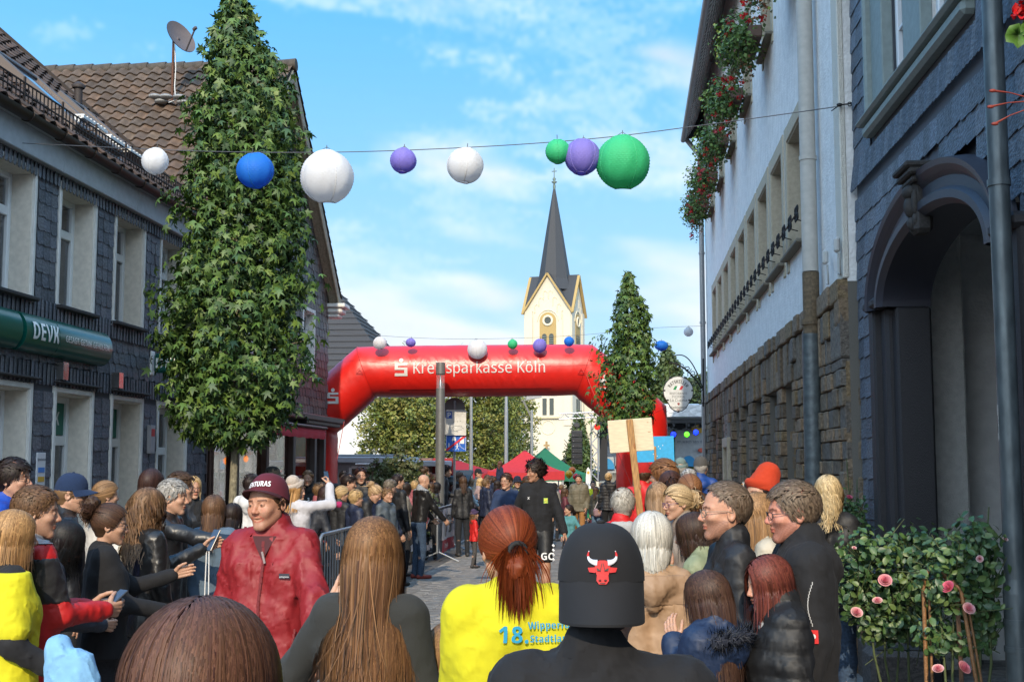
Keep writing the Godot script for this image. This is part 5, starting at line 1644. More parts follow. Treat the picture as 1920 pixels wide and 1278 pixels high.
func window(parent: Node3D, h: Array, d: float, o: Dictionary) -> Node3D:
	var zc: float = (h[0] + h[1]) * 0.5
	var yc: float = (h[2] + h[3]) * 0.5
	var w: float = h[1] - h[0]
	var ht: float = h[3] - h[2]
	var win := Node3D.new()
	add_named(win, o.get("name", "window"), parent)
	win.position = V(0, yc, zc)
	var fm: Material = o.frame
	var fw: float = o.get("fw", 0.07)
	if o.has("reveal"):
		var b := Buf.new()
		var t := 0.03
		b.box(V(-d * 0.5, 0, -w * 0.5 + t * 0.5), V(d, ht - 0.004, t))
		b.box(V(-d * 0.5, 0, w * 0.5 - t * 0.5), V(d, ht - 0.004, t))
		b.box(V(-d * 0.5, ht * 0.5 - t * 0.5, 0), V(d - 0.003, t, w - 2 * t - 0.004))
		obj("reveal", b, o.reveal, win)
	if o.has("trim"):
		var b := Buf.new()
		var tw: float = o.get("tw", 0.07)
		var tp: float = o.get("tp", 0.035)
		for sg in [-1.0, 1.0]: b.rbox(V(tp * 0.5 - 0.02, 0, sg * (w * 0.5 + tw * 0.5 - 0.01)), V(tp + 0.04, ht + tw * 2.0, tw), 0.008)
		b.rbox(V(tp * 0.5 - 0.018, ht * 0.5 + tw * 0.5 - 0.01, 0), V(tp + 0.036, tw, w - 0.024), 0.008)
		if o.get("tb", false): b.rbox(V(tp * 0.5 - 0.018, -ht * 0.5 - tw * 0.5 + 0.01, 0), V(tp + 0.036, tw, w - 0.024), 0.008)
		obj("surround", b, o.trim, win)
	var s := Buf.new()
	var iw := w - 0.06
	var ih := ht - 0.05
	var x := -d - 0.03
	for sg in [-1.0, 1.0]: s.rbox(V(x, 0, sg * (iw * 0.5 - fw * 0.5)), V(0.07, ih, fw), 0.01)
	var ys := [-ih * 0.5 + fw * 0.5, ih * 0.5 - fw * 0.5]
	if o.has("transom"): ys.append(-ih * 0.5 + ih * o.transom)
	for y in ys: s.rbox(V(x, y, 0), V(0.066, fw * (1.5 if y != ys[0] and y != ys[1] else 1.0), iw - 2 * fw), 0.01)
	for m in o.get("mullions", []): s.rbox(V(x + 0.002, 0, -iw * 0.5 + iw * m), V(0.06, ih - 2 * fw, fw * 0.8), 0.01)
	for m in o.get("bars", []): s.box(V(x + 0.003, -ih * 0.5 + ih * m, 0), V(0.04, 0.025, iw - 2 * fw))
	obj("frame", s, fm, win)
	var g := Buf.new()
	g.box(V(x - 0.012, 0, 0), V(0.008, ih - fw * 1.6, iw - fw * 1.6))
	obj("pane", g, glass(), win)
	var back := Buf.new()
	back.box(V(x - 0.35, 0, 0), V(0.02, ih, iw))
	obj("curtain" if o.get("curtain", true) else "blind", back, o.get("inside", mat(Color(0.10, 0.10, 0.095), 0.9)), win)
	if o.has("sill"):
		var b := Buf.new()
		b.rbox(V(0.045 - d * 0.5, -ht * 0.5 - 0.025, 0), V(d + 0.13, 0.05, w + o.get("sx", 0.12)), 0.012)
		obj("sill", b, o.sill, win)
	return win
func pantile(w: float, h: float) -> ArrayMesh:
	var b := Buf.new()
	var rows := []
	var low := []
	for j in 2:
		var row := PV3()
		var r2 := PV3()
		for k in 9:
			var f := k / 8.0
			var z := 0.028 * sin(f * TAU) + (0.042 if j == 0 else 0.0)
			row.append(V((f - 0.5) * w * 1.06, (j - 0.5) * h * 1.12, z + 0.02))
			r2.append(V((f - 0.5) * w * 1.06, (j - 0.5) * h * 1.12, z))
		rows.append(row)
		low.append(r2)
	b.grid(rows, false, false)
	b.grid([low[0], rows[0]], false, false)
	return b.mesh()
func tiles_on(o: Vector3, ux: Vector3, uy: Vector3, nx: int, ny: int, w: float, h: float, inside: Callable, r: RandomNumberGenerator) -> Array:
	var z := ux.cross(uy)
	var out := []
	for j in ny:
		for i in nx:
			var p := W((i + 0.5) * w, (j + 0.5) * h)
			if not inside.call(p): continue
			var bs := Basis(ux, uy, z) * RZ(r.randf_range(-0.012, 0.012)) * RX(r.randf_range(-0.015, 0.015))
			out.append(Transform3D(bs, o + ux * p.x + uy * p.y + z * r.randf_range(0.0, 0.008)))
	return out
func slate_house():
	var o := thing("slate_house", "two storey house clad in dark blue slate with deep cream windows", "house", V(-6.8, 0, -20.4))
	var r := rand_from(11)
	var L := 17.0
	var up := []
	var lo := []
	for k in 5: up.append([1.33 + 1.735 * k, 2.36 + 1.735 * k, 3.8, 5.3])
	for k in 5: lo.append([(1.08 if k == 0 else 1.24) + 1.74 * k, 2.3 + 1.74 * k, 0.12 if k == 0 else 0.5, 2.73])
	var holes := up + lo
	var b := Buf.new()
	wall_holes(b, 0.0, L, -0.3, 5.9, 0.36, holes)
	b.box(V(-4.2, 2.8, 0.1), V(7.6, 6.2, 0.2))
	b.box(V(-4.2, 2.8, L - 0.1), V(7.6, 6.2, 0.2))
	b.box(V(-8.1, 2.8, L * 0.5), V(0.3, 6.2, L - 0.5))
	obj("wall", b, mat(Color(0.08, 0.085, 0.1), 0.9), o)
	var slm := mat(Color.WHITE, 0.62, {"vc": true, "tex": "spots", "nrm": "n_rough", "ns": 0.35, "ts": V(1.2, 2.0, 1.2)})
	var tn := tones(Color(0.15, 0.165, 0.2), 0.28, 7, 0.06)
	var sl := []
	var ex := []
	for h in holes: ex.append([h[0] - 0.07, h[1] + 0.07, h[2] - 0.06, h[3] + 0.07])
	slate_rows(sl, 0.0, 9.0, 0.0, 2.78, 0.21, 0.168, ex, r)
	slate_rows(sl, 0.0, 9.0, 3.06, 3.56, 0.21, 0.166, ex, r)
	slate_rows(sl, 0.0, 9.0, 3.8, 5.3, 0.21, 0.168, ex, r)
	pieces("slate", [slate_mesh(1, 0.21, 0.168), slate_mesh(0, 0.21, 0.168)], sl, slm, o, tn)
	var bd := []
	for y in [5.38, 3.68, 2.92]: band_rows(bd, 0.0, 9.0, y, 0.105, r)
	pieces("edge_slate", [slate_mesh(2, 0.092, 0.25, 0.009)], bd, slm, o, tn, 240)
	var white := mat(Color(0.72, 0.71, 0.67), 0.6, {"tex": "soft", "ts": 1.0})
	var cream := mat(Color(0.76, 0.7, 0.6), 0.75, {"tex": "soft", "ts": 1.5, "nrm": "n_fine", "ns": 0.1})
	var pvc := mat(Color(0.74, 0.75, 0.74), 0.35)
	var stone := mat(Color(0.05, 0.045, 0.045), 0.8, {"tex": "grain"})
	for k in up.size(): window(o, up[k], 0.25, {"frame": pvc, "trim": white, "reveal": cream, "transom": 0.68, "sill": stone, "fw": 0.075, "tw": 0.06, "inside": mat(Color(0.3, 0.31, 0.3), 0.9)})
	for k in lo.size():
		var w := window(o, lo[k], 0.27, {"frame": pvc, "trim": white, "reveal": cream, "transom": 0.74, "fw": 0.08, "tw": 0.07, "name": "door" if k == 0 else "window", "mullions": [0.5] if k == 0 else []})
		var hood := Buf.new()
		hood.rbox(V(0.05, 1.23 if k > 0 else 1.43, 0), V(0.13, 0.03, 1.3), 0.01)
		obj("drip_board", hood, stone, w)
		if k in [1, 2]:
			var f := Buf.new()
			f.box(V(-0.306, 0.81, 0), V(0.004, 0.42, 0.84))
			obj("green_panel", f, mat(Color(0.0, 0.14, 0.09), 0.4), w)
			var t := text_buf("DEVK", 0.17)
			t = bend(t, func(p): return [V(-0.300, p.y + 0.81, -p.x), Vector3.RIGHT])
			obj("lettering", t, mat(Color(0.7, 0.72, 0.7), 0.5), w)
	var f := Buf.new()
	f.rbox(V(0.06, 5.59, L * 0.5), V(0.12, 0.34, L - 0.02), 0.01)
	for k in 7: f.box(V(0.123, 5.59, 1.2 + k * 2.4), V(0.004, 0.34, 0.012))
	f.box(V(0.12, 5.77, L * 0.5), V(0.2, 0.03, L - 0.03))
	obj("fascia", f, mat(Color(0.4, 0.43, 0.46), 0.6, {"tex": "soft"}), o)
	var gut := Buf.new()
	var rows := []
	for z in [0.0, L]:
		var row := PV3()
		for k in 11:
			var a := PI + PI * k / 10.0
			row.append(V(0.22 + cos(a) * 0.085, 5.82 + sin(a) * 0.085, z))
		rows.append(row)
	gut.grid(rows)
	var rin := []
	for row in rows:
		var q := PV3()
		for p in row: q.append(p + (V(0.22, 5.82, p.z) - p) * 0.06)
		rin.append(q)
	gut.grid(rin, false, false, true)
	for k in 20:
		var z := 0.4 + k * 0.85
		var path := []
		for q in 9:
			var a := PI + PI * q / 8.0
			path.append(V(0.22 + cos(a) * 0.09, 5.82 + sin(a) * 0.09, z))
		gut.tube(path, 0.009, 5)
	obj("gutter", gut, mat(Color(0.045, 0.03, 0.025), 0.5, {"metal": 0.3, "tex": "grain"}), o)
	var dp := Buf.new()
	dp.tube([V(0.22, 5.76, 0.1), V(0.2, 5.6, 0.1), V(0.1, 5.3, 0.02), V(0.1, 0.2, 0.02)], 0.055, 12)
	for y in [1.2, 2.6, 4.2]: dp.tube([V(0.1, y, 0.02), V(0.1, y + 0.05, 0.02)], 0.062, 12)
	obj("drainpipe", dp, mat(Color(0.07, 0.035, 0.025), 0.45, {"metal": 0.3, "tex": "grain"}), o)
	var pitch := 0.715
	var uy := V(-cos(pitch), sin(pitch), 0)
	var eave := V(0.16, 5.86, 0.0)
	var base := Buf.new()
	base.box(eave + uy * 3.3 + V(0, 0, L * 0.5) - uy.cross(Vector3.BACK) * 0.06, V(0.1, 6.6, L), Basis(uy.cross(Vector3.BACK), uy, Vector3.BACK))
	base.box(eave + uy * 3.3 + V(0, 0.02, -0.03), V(0.2, 6.6, 0.05), Basis(uy.cross(Vector3.BACK), uy, Vector3.BACK))
	var roof := obj("roof", base, mat(Color(0.03, 0.022, 0.018), 0.9), o)
	var tl := tiles_on(eave + V(0, 0, 9.9), Vector3.FORWARD, uy, 33, 18, 0.3, 0.35, func(p: Vector2): return not ((p.x > 4.35 and p.x < 6.35 and p.y > 0.35 and p.y < 2.3) or (p.x > 7.0 and p.x < 8.0 and p.y > 0.7 and p.y < 2.4)), r)
	pieces("roof_tile", [pantile(0.3, 0.35)], tl, mat(Color.WHITE, 0.85, {"vc": true, "tex": "blotch", "ts": 0.9, "nrm": "n_fine", "ns": 0.3}), roof, tones(Color(0.1, 0.062, 0.042), 0.3, 7, 0.08), 300)
	var gd := Buf.new()
	for k in 100:
		var z := 0.05 + k * 0.1
		gd.bar(V(0.1, 5.96, z), V(0.1, 6.24, z), 0.012, 0.012)
		if k % 10 == 0:
			gd.bar(V(0.1, 5.9, z), V(0.1, 6.3, z), 0.03, 0.02)
			gd.bar(V(0.1, 6.22, z), V(-0.2, 6.2, z), 0.015, 0.015)
	for y in [5.98, 6.1, 6.23]: gd.bar(V(0.1, y, 0.0), V(0.1, y, 10.0), 0.016, 0.016)
	obj("snow_guard", gd, mat(Color(0.05, 0.032, 0.025), 0.7, {"metal": 0.4, "tex": "grain"}), roof)
	var rb := Basis(Vector3.FORWARD, uy, Vector3.FORWARD.cross(uy))
	for sk in [[9.9 - 5.3, 1.25, 1.5, 1.75, "skylight"], [9.9 - 7.5, 1.55, 0.85, 1.5, "skylight"]]:
		var w := Node3D.new()
		add_named(w, "skylight", roof)
		w.transform = Transform3D(rb, eave + V(0, 0, sk[0]) + uy * sk[1] + rb.z * 0.1)
		var fr := Buf.new()
		for sg in [-1.0, 1.0]:
			fr.rbox(V(sg * (sk[2] * 0.5 - 0.05), 0, 0), V(0.1, sk[3], 0.14), 0.015)
			fr.rbox(V(0, sg * (sk[3] * 0.5 - 0.05), 0), V(sk[2] - 0.2, 0.1, 0.13), 0.015)
		fr.box(V(0, 0, -0.05), V(sk[2] + 0.2, sk[3] + 0.2, 0.03))
		obj("frame", fr, mat(Color(0.11, 0.09, 0.08), 0.5, {"metal": 0.4}), w)
		var pn := Buf.new()
		pn.box(V(0, 0, 0.02), V(sk[2] - 0.2, sk[3] - 0.2, 0.02))
		obj("pane", pn, glass(Color(0.03, 0.05, 0.08), 0.8), w)
	for st in [[9.9 - 6.15, 0.55], [9.9 - 6.75, 0.35], [9.9 - 7.3, 0.25]]:
		var w := Buf.new()
		w.xf = Transform3D(Basis.IDENTITY, eave + V(0, 0, st[0]) + uy * (st[1] + 0.6) + rb.z * 0.12)
		for k in 7: w.rbox(V(0, 0.0, -0.36 + k * 0.12), V(0.3, 0.03, 0.045), 0.005)
		for x in [-0.14, 0.14]: w.box(V(x, -0.03, 0), V(0.03, 0.04, 0.84))
		for z in [-0.3, 0.3]: w.bar(V(-0.1, -0.02, z), V(-0.05, -0.3, z), 0.03, 0.02)
		obj("roof_step", w, mat(Color(0.6, 0.6, 0.58), 0.5, {"metal": 0.3}), roof)
	var vp := Buf.new()
	vp.tube([eave + uy * 3.1 + V(0, 0, 0.6), eave + uy * 3.1 + V(0, 0.35, 0.6)], 0.07, 12)
	vp.lathe([W(0.1, 0.0), W(0.12, 0.05), W(0.02, 0.12)], 12, Transform3D(Basis.IDENTITY, eave + uy * 3.1 + V(0, 0.33, 0.6)))
	obj("vent_pipe", vp, mat(Color(0.03, 0.022, 0.02), 0.7), roof)
	signs_left()
func signs_left():
	var green := mat(Color(0.002, 0.085, 0.062), 0.3, {"coat": 0.4})
	var lw := mat(Color(0.8, 0.82, 0.8), 0.5)
	for part in [[-15.85, -13.42, true], [-13.33, -11.2, false]]:
		var w: float = part[1] - part[0]
		var o := thing("shop_sign", "long bulging green DEVK sign board under the upper windows" if part[2] else "second green sign cylinder cut off by the left edge", "sign", V(-6.8, 3.36, (part[0] + part[1]) * 0.5))
		var b := Buf.new()
		var rows := []
		for z in [-w * 0.5, w * 0.5]:
			var row := PV3()
			for k in 17:
				var a := -PI * 0.5 + PI * k / 16.0
				row.append(V(0.05 + cos(a) * 0.16, sin(a) * 0.225, z))
			rows.append(row)
		b.grid(rows, false, false, true)
		for i in 2: b.ring_cap(rows[i], V(0, 0, -1 if i == 0 else 1))
		b.box(V(0.026, 0, 0), V(0.05, 0.43, w - 0.02))
		obj("panel", b, green, o)
		var e := Buf.new()
		e.rbox(V(0.05, 0, w * 0.5 + 0.025), V(0.08, 0.4, 0.04), 0.01)
		obj("end_plate", e, mat(Color(0.6, 0.61, 0.6), 0.4), o)
		if part[2]:
			var on := func(p: Vector3): return [Vector3(0.059 + cos(asin(clampf(p.y / 0.225, -1, 1))) * 0.16, p.y, -p.x), V(cos(p.y / 0.2), sin(p.y / 0.2), 0)]
			var t := text_buf("DEVK", 0.2)
			for i in t.v.size(): t.v[i] += V(-0.72, 0.02, 0)
			obj("lettering", bend(finer(t, 0.04), on), lw, o)
			t = text_buf("GESAGT. GETAN. GEHOLFEN.", 0.075, false)
			for i in t.v.size(): t.v[i] += V(0.45, 0.0, 0)
			obj("lettering", bend(finer(t, 0.04), on), lw, o)
			var sm := Buf.new()
			sm.tube(range(9).map(func(k): return V(0.05 + cos(-PI / 2 + PI * k / 8.0) * 0.161, sin(-PI / 2 + PI * k / 8.0) * 0.226, 0.36)), 0.004, 4)
			obj("seam", sm, mat(Color(0.0, 0.03, 0.022), 0.5), o)
	var p := thing("projecting_sign", "small green DEVK sign on a bracket half hidden by the tree", "sign", V(-6.8, 3.33, -17.75))
	var b := Buf.new()
	b.rbox(V(0.03, 0, 0), V(0.05, 0.36, 0.12), 0.01)
	obj("bracket", b, lw, p)
	b = Buf.new()
	b.rbox(V(0.38, 0, 0), V(0.62, 0.29, 0.09), 0.03)
	obj("panel", b, green, p)
	var t := text_buf("DEVK", 0.15)
	obj("lettering", bend(t, func(q): return [V(0.36 + q.x, q.y, 0.047), Vector3.BACK]), lw, p)
	for z in [-14.62, -16.35]:
		var l := thing("wall_lamp", "stainless box wall lamp %s under the green sign" % ("left" if z > -15 else "to the right"), "wall lamp", V(-6.8, 2.98, z), "stainless wall lamps on the slate house")
		b = Buf.new()
		b.rbox(V(0.08, 0, 0), V(0.12, 0.22, 0.15), 0.004)
		b.box(V(0.012, 0, 0), V(0.03, 0.1, 0.08))
		obj("housing", b, mat(Color(0.5, 0.47, 0.44), 0.22, {"metal": 1.0}), l)
	var q := thing("opening_hours_plate", "white plate with blue and yellow fields between the ground floor windows", "sign", V(-6.78, 1.75, -14.25))
	b = Buf.new()
	b.rbox(V(0.015, 0, 0), V(0.02, 0.45, 0.22), 0.004)
	obj("plate", b, mat(Color(0.6, 0.62, 0.64), 0.4), q)
	for k in 2:
		b = Buf.new()
		b.box(V(0.028, 0.02 - 0.11 * k, 0), V(0.004, 0.06, 0.16))
		obj("field", b, mat(Color(0.05, 0.2, 0.55) if k == 0 else Color(0.6, 0.35, 0.03), 0.5), q)
	obj("lettering", bend(text_buf("Sprechzeiten", 0.03), func(c): return [V(0.028, c.y + 0.14, -c.x * 0.8), Vector3.RIGHT]), mat(Color(0.1, 0.12, 0.15), 0.6), q)
	q = thing("letter_box", "small grey box with red label between the slates beside the door", "box", V(-6.78, 2.2, -17.75))
	b = Buf.new()
	b.rbox(V(0.03, 0, 0), V(0.06, 0.42, 0.18), 0.006)
	obj("case", b, mat(Color(0.3, 0.3, 0.31), 0.45), q)
	b = Buf.new()
	b.box(V(0.062, 0.1, 0), V(0.006, 0.11, 0.12))
	obj("label_plate", b, mat(Color(0.5, 0.02, 0.02), 0.5), q)
func gable_house():
	var o := thing("gable_house", "tall gabled house clad in weathered grey slate with brown tiled roof and corner shop", "house", V(-6.8, 0, -29.35))
	var r := rand_from(23)
	var W := 8.95
	var ap := W(4.65, 10.05)
	var ey := 5.75
	var win := [[1.5, 2.5, 4.0, 5.3], [4.2, 5.2, 4.0, 5.3], [6.5, 7.5, 4.0, 5.3], [4.0, 4.95, 6.7, 7.9]]
	var b := Buf.new()
	wall_holes(b, 0.0, W, 2.75, ey, 0.3, win)
	var n := 18
	for k in n:
		var y0 := ey + (ap.y - ey) * k / n
		var y1 := ey + (ap.y - ey) * (k + 1) / n
		var f := float(k + 1) / n
		for g in free_spans(ap.x * f, W + (ap.x - W) * f, (y0 + y1) * 0.5, win): b.box(V(-0.15, (y0 + y1) * 0.5, (g[0] + g[1]) * 0.5), V(0.3, y1 - y0, g[1] - g[0]))
	b.box(V(-5.0, 4.2, 0.1), V(9.4, 3.1, 0.2))
	b.box(V(-5.0, 2.8, W - 0.1), V(9.4, 5.9, 0.2))
	b.box(V(-9.5, 4.2, W * 0.5), V(0.2, 3.0, W - 0.5))
	b.box(V(-5.0, 2.85, W * 0.5), V(9.3, 0.16, W - 0.45))
	obj("wall", b, mat(Color(0.09, 0.085, 0.085), 0.9), o)
	var slm := mat(Color.WHITE, 0.55, {"vc": true, "tex": "spots", "nrm": "n_rough", "ns": 0.4, "ts": V(1.2, 2.4, 1.2)})
	var sl := []
	var ex := []
	for h in win: ex.append([h[0] - 0.06, h[1] + 0.06, h[2] - 0.06, h[3] + 0.06])
	slate_rows(sl, 0.0, W, 2.8, ey, 0.26, 0.185, ex, r)
	var y := ey
	while y < ap.y - 0.25:
		var f := (y + 0.15 - ey) / (ap.y - ey)
		slate_rows(sl, ap.x * f, W + (ap.x - W) * f, y, y + 0.186, 0.26, 0.185, ex, r)
		y += 0.185
	pieces("slate", [slate_mesh(0, 0.26, 0.185)], sl, slm, o, tones(Color(0.16, 0.148, 0.145), 0.3, 7, 0.1), 300)
	var white := mat(Color(0.74, 0.72, 0.68), 0.6, {"tex": "soft"})
	for h in win: window(o, h, 0.13, {"frame": white, "trim": white, "reveal": white, "transom": 0.66, "tw": 0.09, "tb": true, "fw": 0.07, "inside": mat(Color(0.35, 0.35, 0.34), 0.9)})
	var td := [V(0, ap.y, ap.x), V(0, ey, W + 0.15), V(0, ey, -0.15)]
	for sd in 2:
		var e: Vector3 = td[1 + sd]
		var uy: Vector3 = (td[0] - e).normalized()
		var sg := 1.0 if sd == 0 else -1.0
		var ux := Vector3.RIGHT * sg
		var nn := ux.cross(uy)
		var ln: float = (td[0] - e).length()
		var x0 := 0.28
		b = Buf.new()
		b.box(e + uy * (ln * 0.5) + V(-4.7, 0, 0) + nn * 0.06, V(9.86, ln, 0.12), Basis(ux, uy, nn))
		var rf := obj("roof", b, mat(Color(0.035, 0.026, 0.02), 0.9), o)
		var start := e + nn * 0.13 + (V(-9.4, 0, 0) if sd == 0 else V(x0, 0, 0))
		var tl := tiles_on(start, ux, uy, 39, 22, 0.2478, ln / 22.0, func(_p): return true, r)
		pieces("roof_tile", [pantile(0.2478, ln / 22.0)], tl, mat(Color.WHITE, 0.88, {"vc": true, "tex": "blotch", "ts": 0.8, "nrm": "n_fine", "ns": 0.3}), rf, tones(Color(0.13, 0.086, 0.057), 0.3, 8, 0.1), 300 if sd == 0 else 60)
		b = Buf.new()
		b.bar(e + V(0.14, -0.12, 0) + uy * -0.05, td[0] + V(0.14, -0.12, 0), 0.24, 0.05, Vector3.RIGHT.cross(uy), 0.01)
		b.bar(e + V(0.26, -0.07, 0), td[0] + V(0.26, -0.07, 0), 0.04, 0.22, Vector3.RIGHT.cross(uy) * -1.0, 0.01)
		obj("verge_board", b, mat(Color(0.5, 0.42, 0.3), 0.85, {"tex": "blotch", "ts": V(3, 1, 3), "nrm": "n_fine", "ns": 0.3}), o)
	b = Buf.new()
	for k in 24: b.tube([V(-9.3 + k * 0.4, ap.y + 0.13, ap.x), V(-8.88 + k * 0.4, ap.y + 0.145, ap.x)], [0.12, 0.135], 10)
	obj("ridge_tiles", b, mat(Color(0.09, 0.075, 0.06), 0.9, {"tex": "blotch"}), o)
	for z in [-0.12, W + 0.1]:
		b = Buf.new()
		b.rbox(V(0.2, ey - 0.08, z), V(0.5, 0.1, 0.62), 0.02)
		b.rbox(V(0.17, ey - 0.2, z), V(0.4, 0.14, 0.5), 0.04)
		b.rbox(V(0.14, ey - 0.32, z), V(0.3, 0.1, 0.4), 0.03)
		obj("cornice", b, white, o)
	var post := mat(Color(0.055, 0.05, 0.05), 0.5, {"tex": "soft"})
	b = Buf.new()
	for z in [0.12, 1.05, 3.0, 5.1, 7.1, 8.8]: b.rbox(V(-0.1, 1.35, z), V(0.2, 2.8, 0.2), 0.01)
	b.rbox(V(-0.1, 0.15, W * 0.5), V(0.16, 0.5, W - 0.1), 0.01)
	b.rbox(V(-0.1, 2.62, W * 0.5), V(0.17, 0.26, W - 0.1), 0.01)
	obj("shop_front", b, post, o)
	for g in [[0.22, 0.95], [1.15, 2.9], [3.1, 5.0], [5.2, 7.0], [7.2, 8.7]]:
		b = Buf.new()
		b.box(V(-0.12, 1.43, (g[0] + g[1]) * 0.5), V(0.02, 2.1, g[1] - g[0]))
		obj("shop_window", b, glass(Color(0.02, 0.02, 0.022), 0.5), o)
	b = Buf.new()
	b.box(V(-3.0, 1.4, W * 0.5), V(0.1, 2.8, W - 0.4))
	obj("shop_back_wall", b, mat(Color(0.12, 0.09, 0.07), 0.9, {"tex": "blotch"}), o)
	b = Buf.new()
	b.rbox(V(0.18, 2.86, 2.35), V(0.36, 0.13, 5.6), 0.02)
	b.rbox(V(0.14, 2.76, 1.4), V(0.28, 0.1, 3.4), 0.02)
	obj("canopy", b, mat(Color(0.06, 0.058, 0.065), 0.5, {"tex": "grain", "metal": 0.3}), o)
	var aw := thing("awning", "red fabric awning rolled out over the corner shop window", "awning", V(-6.8, 2.55, -22.6))
	b = Buf.new()
	var rows := []
	for j in 3:
		var row := PV3()
		for k in 40:
			var z := -2.6 + 4.4 * k / 39.0
			row.append([V(0.1, 0.14, z), V(0.95, 0.0, z), V(0.95 + 0.012 * sin(k * 1.2), -0.2 - 0.015 * absf(sin(k * 0.55)), z)][j])
		rows.append(row)
	b.grid(rows)
	obj("fabric", b, mat(Color(0.36, 0.012, 0.022), 0.85, {"nrm": "n_weave", "ns": 0.5, "ts": 20.0}), aw)
	b = Buf.new()
	b.tube([V(0.95, 0.02, -2.65), V(0.95, 0.02, 1.85)], 0.03, 8)
	b.bar(V(0.1, 0.0, -2.5), V(0.95, 0.0, -2.5), 0.03, 0.03)
	b.bar(V(0.1, 0.0, 1.7), V(0.95, 0.0, 1.7), 0.03, 0.03)
	obj("arm", b, post, aw)
	var lamp_n := -1
	for q in [[-8.2, 2.0, -22.3], [-8.4, 1.85, -23.6], [-8.3, 2.05, -25.2], [-8.5, 1.9, -26.9], [-8.0, 2.1, -21.3], [-8.4, 1.95, -28.1]]:
		lamp_n += 1
		var l := thing("pendant_lamp", ["pendant lamp glowing behind the shop glass near the drainpipe", "pendant lamp glowing behind the tree trunk", "pendant lamp glowing in the middle shop window", "pendant lamp glowing in the shop window under the awning", "pendant lamp glowing at the near end of the corner shop", "pendant lamp glowing beside the arch leg"][lamp_n], "lamp", V(q[0], q[1], q[2]), "warm lamps inside the corner shop")
		b = Buf.new()
		b.ball(Vector3.ZERO, V(0.06, 0.08, 0.06), 10, 8)
		obj("bulb", b, mat(Color(0.9, 0.5, 0.15), 0.5, {"glow": Color(1.0, 0.55, 0.15), "ge": 2.2}), l)
		b = Buf.new()
		b.bar(V(0, 0.07, 0), V(0, 2.75 - q[1], 0), 0.008, 0.008)
		obj("cord", b, post, l)
		var om := OmniLight3D.new()
		om.light_color = Color(1.0, 0.6, 0.25)
		om.light_energy = 0.12
		om.light_size = 0.06
		om.shadow_enabled = true
		om.omni_range = 8.0
		om.omni_attenuation = 2.0
		add_named(om, "glow", l)
	var d := thing("satellite_dish", "brown satellite dish on a rusty mast on the tiled roof", "satellite dish", V(-10.6, 8.72, -23.4))
	d.position = at(322, 182, 24.6)
	b = Buf.new()
	b.tube([V(0, -0.2, 0), V(0, 1.36, 0)], 0.028, 8)
	obj("mast", b, mat(Color(0.16, 0.07, 0.04), 0.7, {"metal": 0.4, "tex": "blotch", "ts": 4.0}), d)
	b = Buf.new()
	rows = []
	for j in 7:
		var row := PV3()
		for k in 24:
			var a := -TAU * k / 24
			row.append(V(cos(a) * 0.34 * j / 6.0, sin(a) * 0.38 * j / 6.0, 0.09 * j * j / 36.0))
		rows.append(row)
	var tilt := Transform3D(RY(1.05) * RX(-0.45), V(0.12, 1.18, 0.05))
	b.xf = tilt
	b.grid(rows, true)
	for row in rows:
		for k in row.size(): row[k] -= V(0, 0, 0.012)
	b.grid(rows, true, false, true)
	obj("dish", b, mat(Color(0.12, 0.09, 0.08), 0.5, {"tex": "soft"}), d)
	b = Buf.new()
	b.xf = tilt
	b.bar(V(0, -0.36, 0.08), V(0, -0.12, 0.46), 0.025, 0.025)
	b.rbox(V(0, -0.1, 0.48), V(0.06, 0.06, 0.1), 0.01)
	obj("receiver_arm", b, mat(Color(0.06, 0.05, 0.05), 0.6), d)
	b = Buf.new()
	var fl := rand_from(4)
	for k in 7: b.ball(V(fl.randf_range(-0.35, 0.35), fl.randf_range(-0.22, 0.0), fl.randf_range(0.0, 0.2)), V(0.14, 0.05, 0.12), 8, 5)
	obj("flashing", b, mat(Color(0.35, 0.35, 0.34), 0.6, {"tex": "blotch", "ts": 5.0}), d)
	b = Buf.new()
	b.tube([V(0.03, 1.1, 0.03), V(0.08, 0.6, 0.05), V(0.07, 0.2, 0.06), V(0.12, -0.1, 0.12), V(0.05, -0.2, 0.3)], 0.01, 5)
	obj("cable", b, mat(Color(0.6, 0.6, 0.58), 0.6), d)

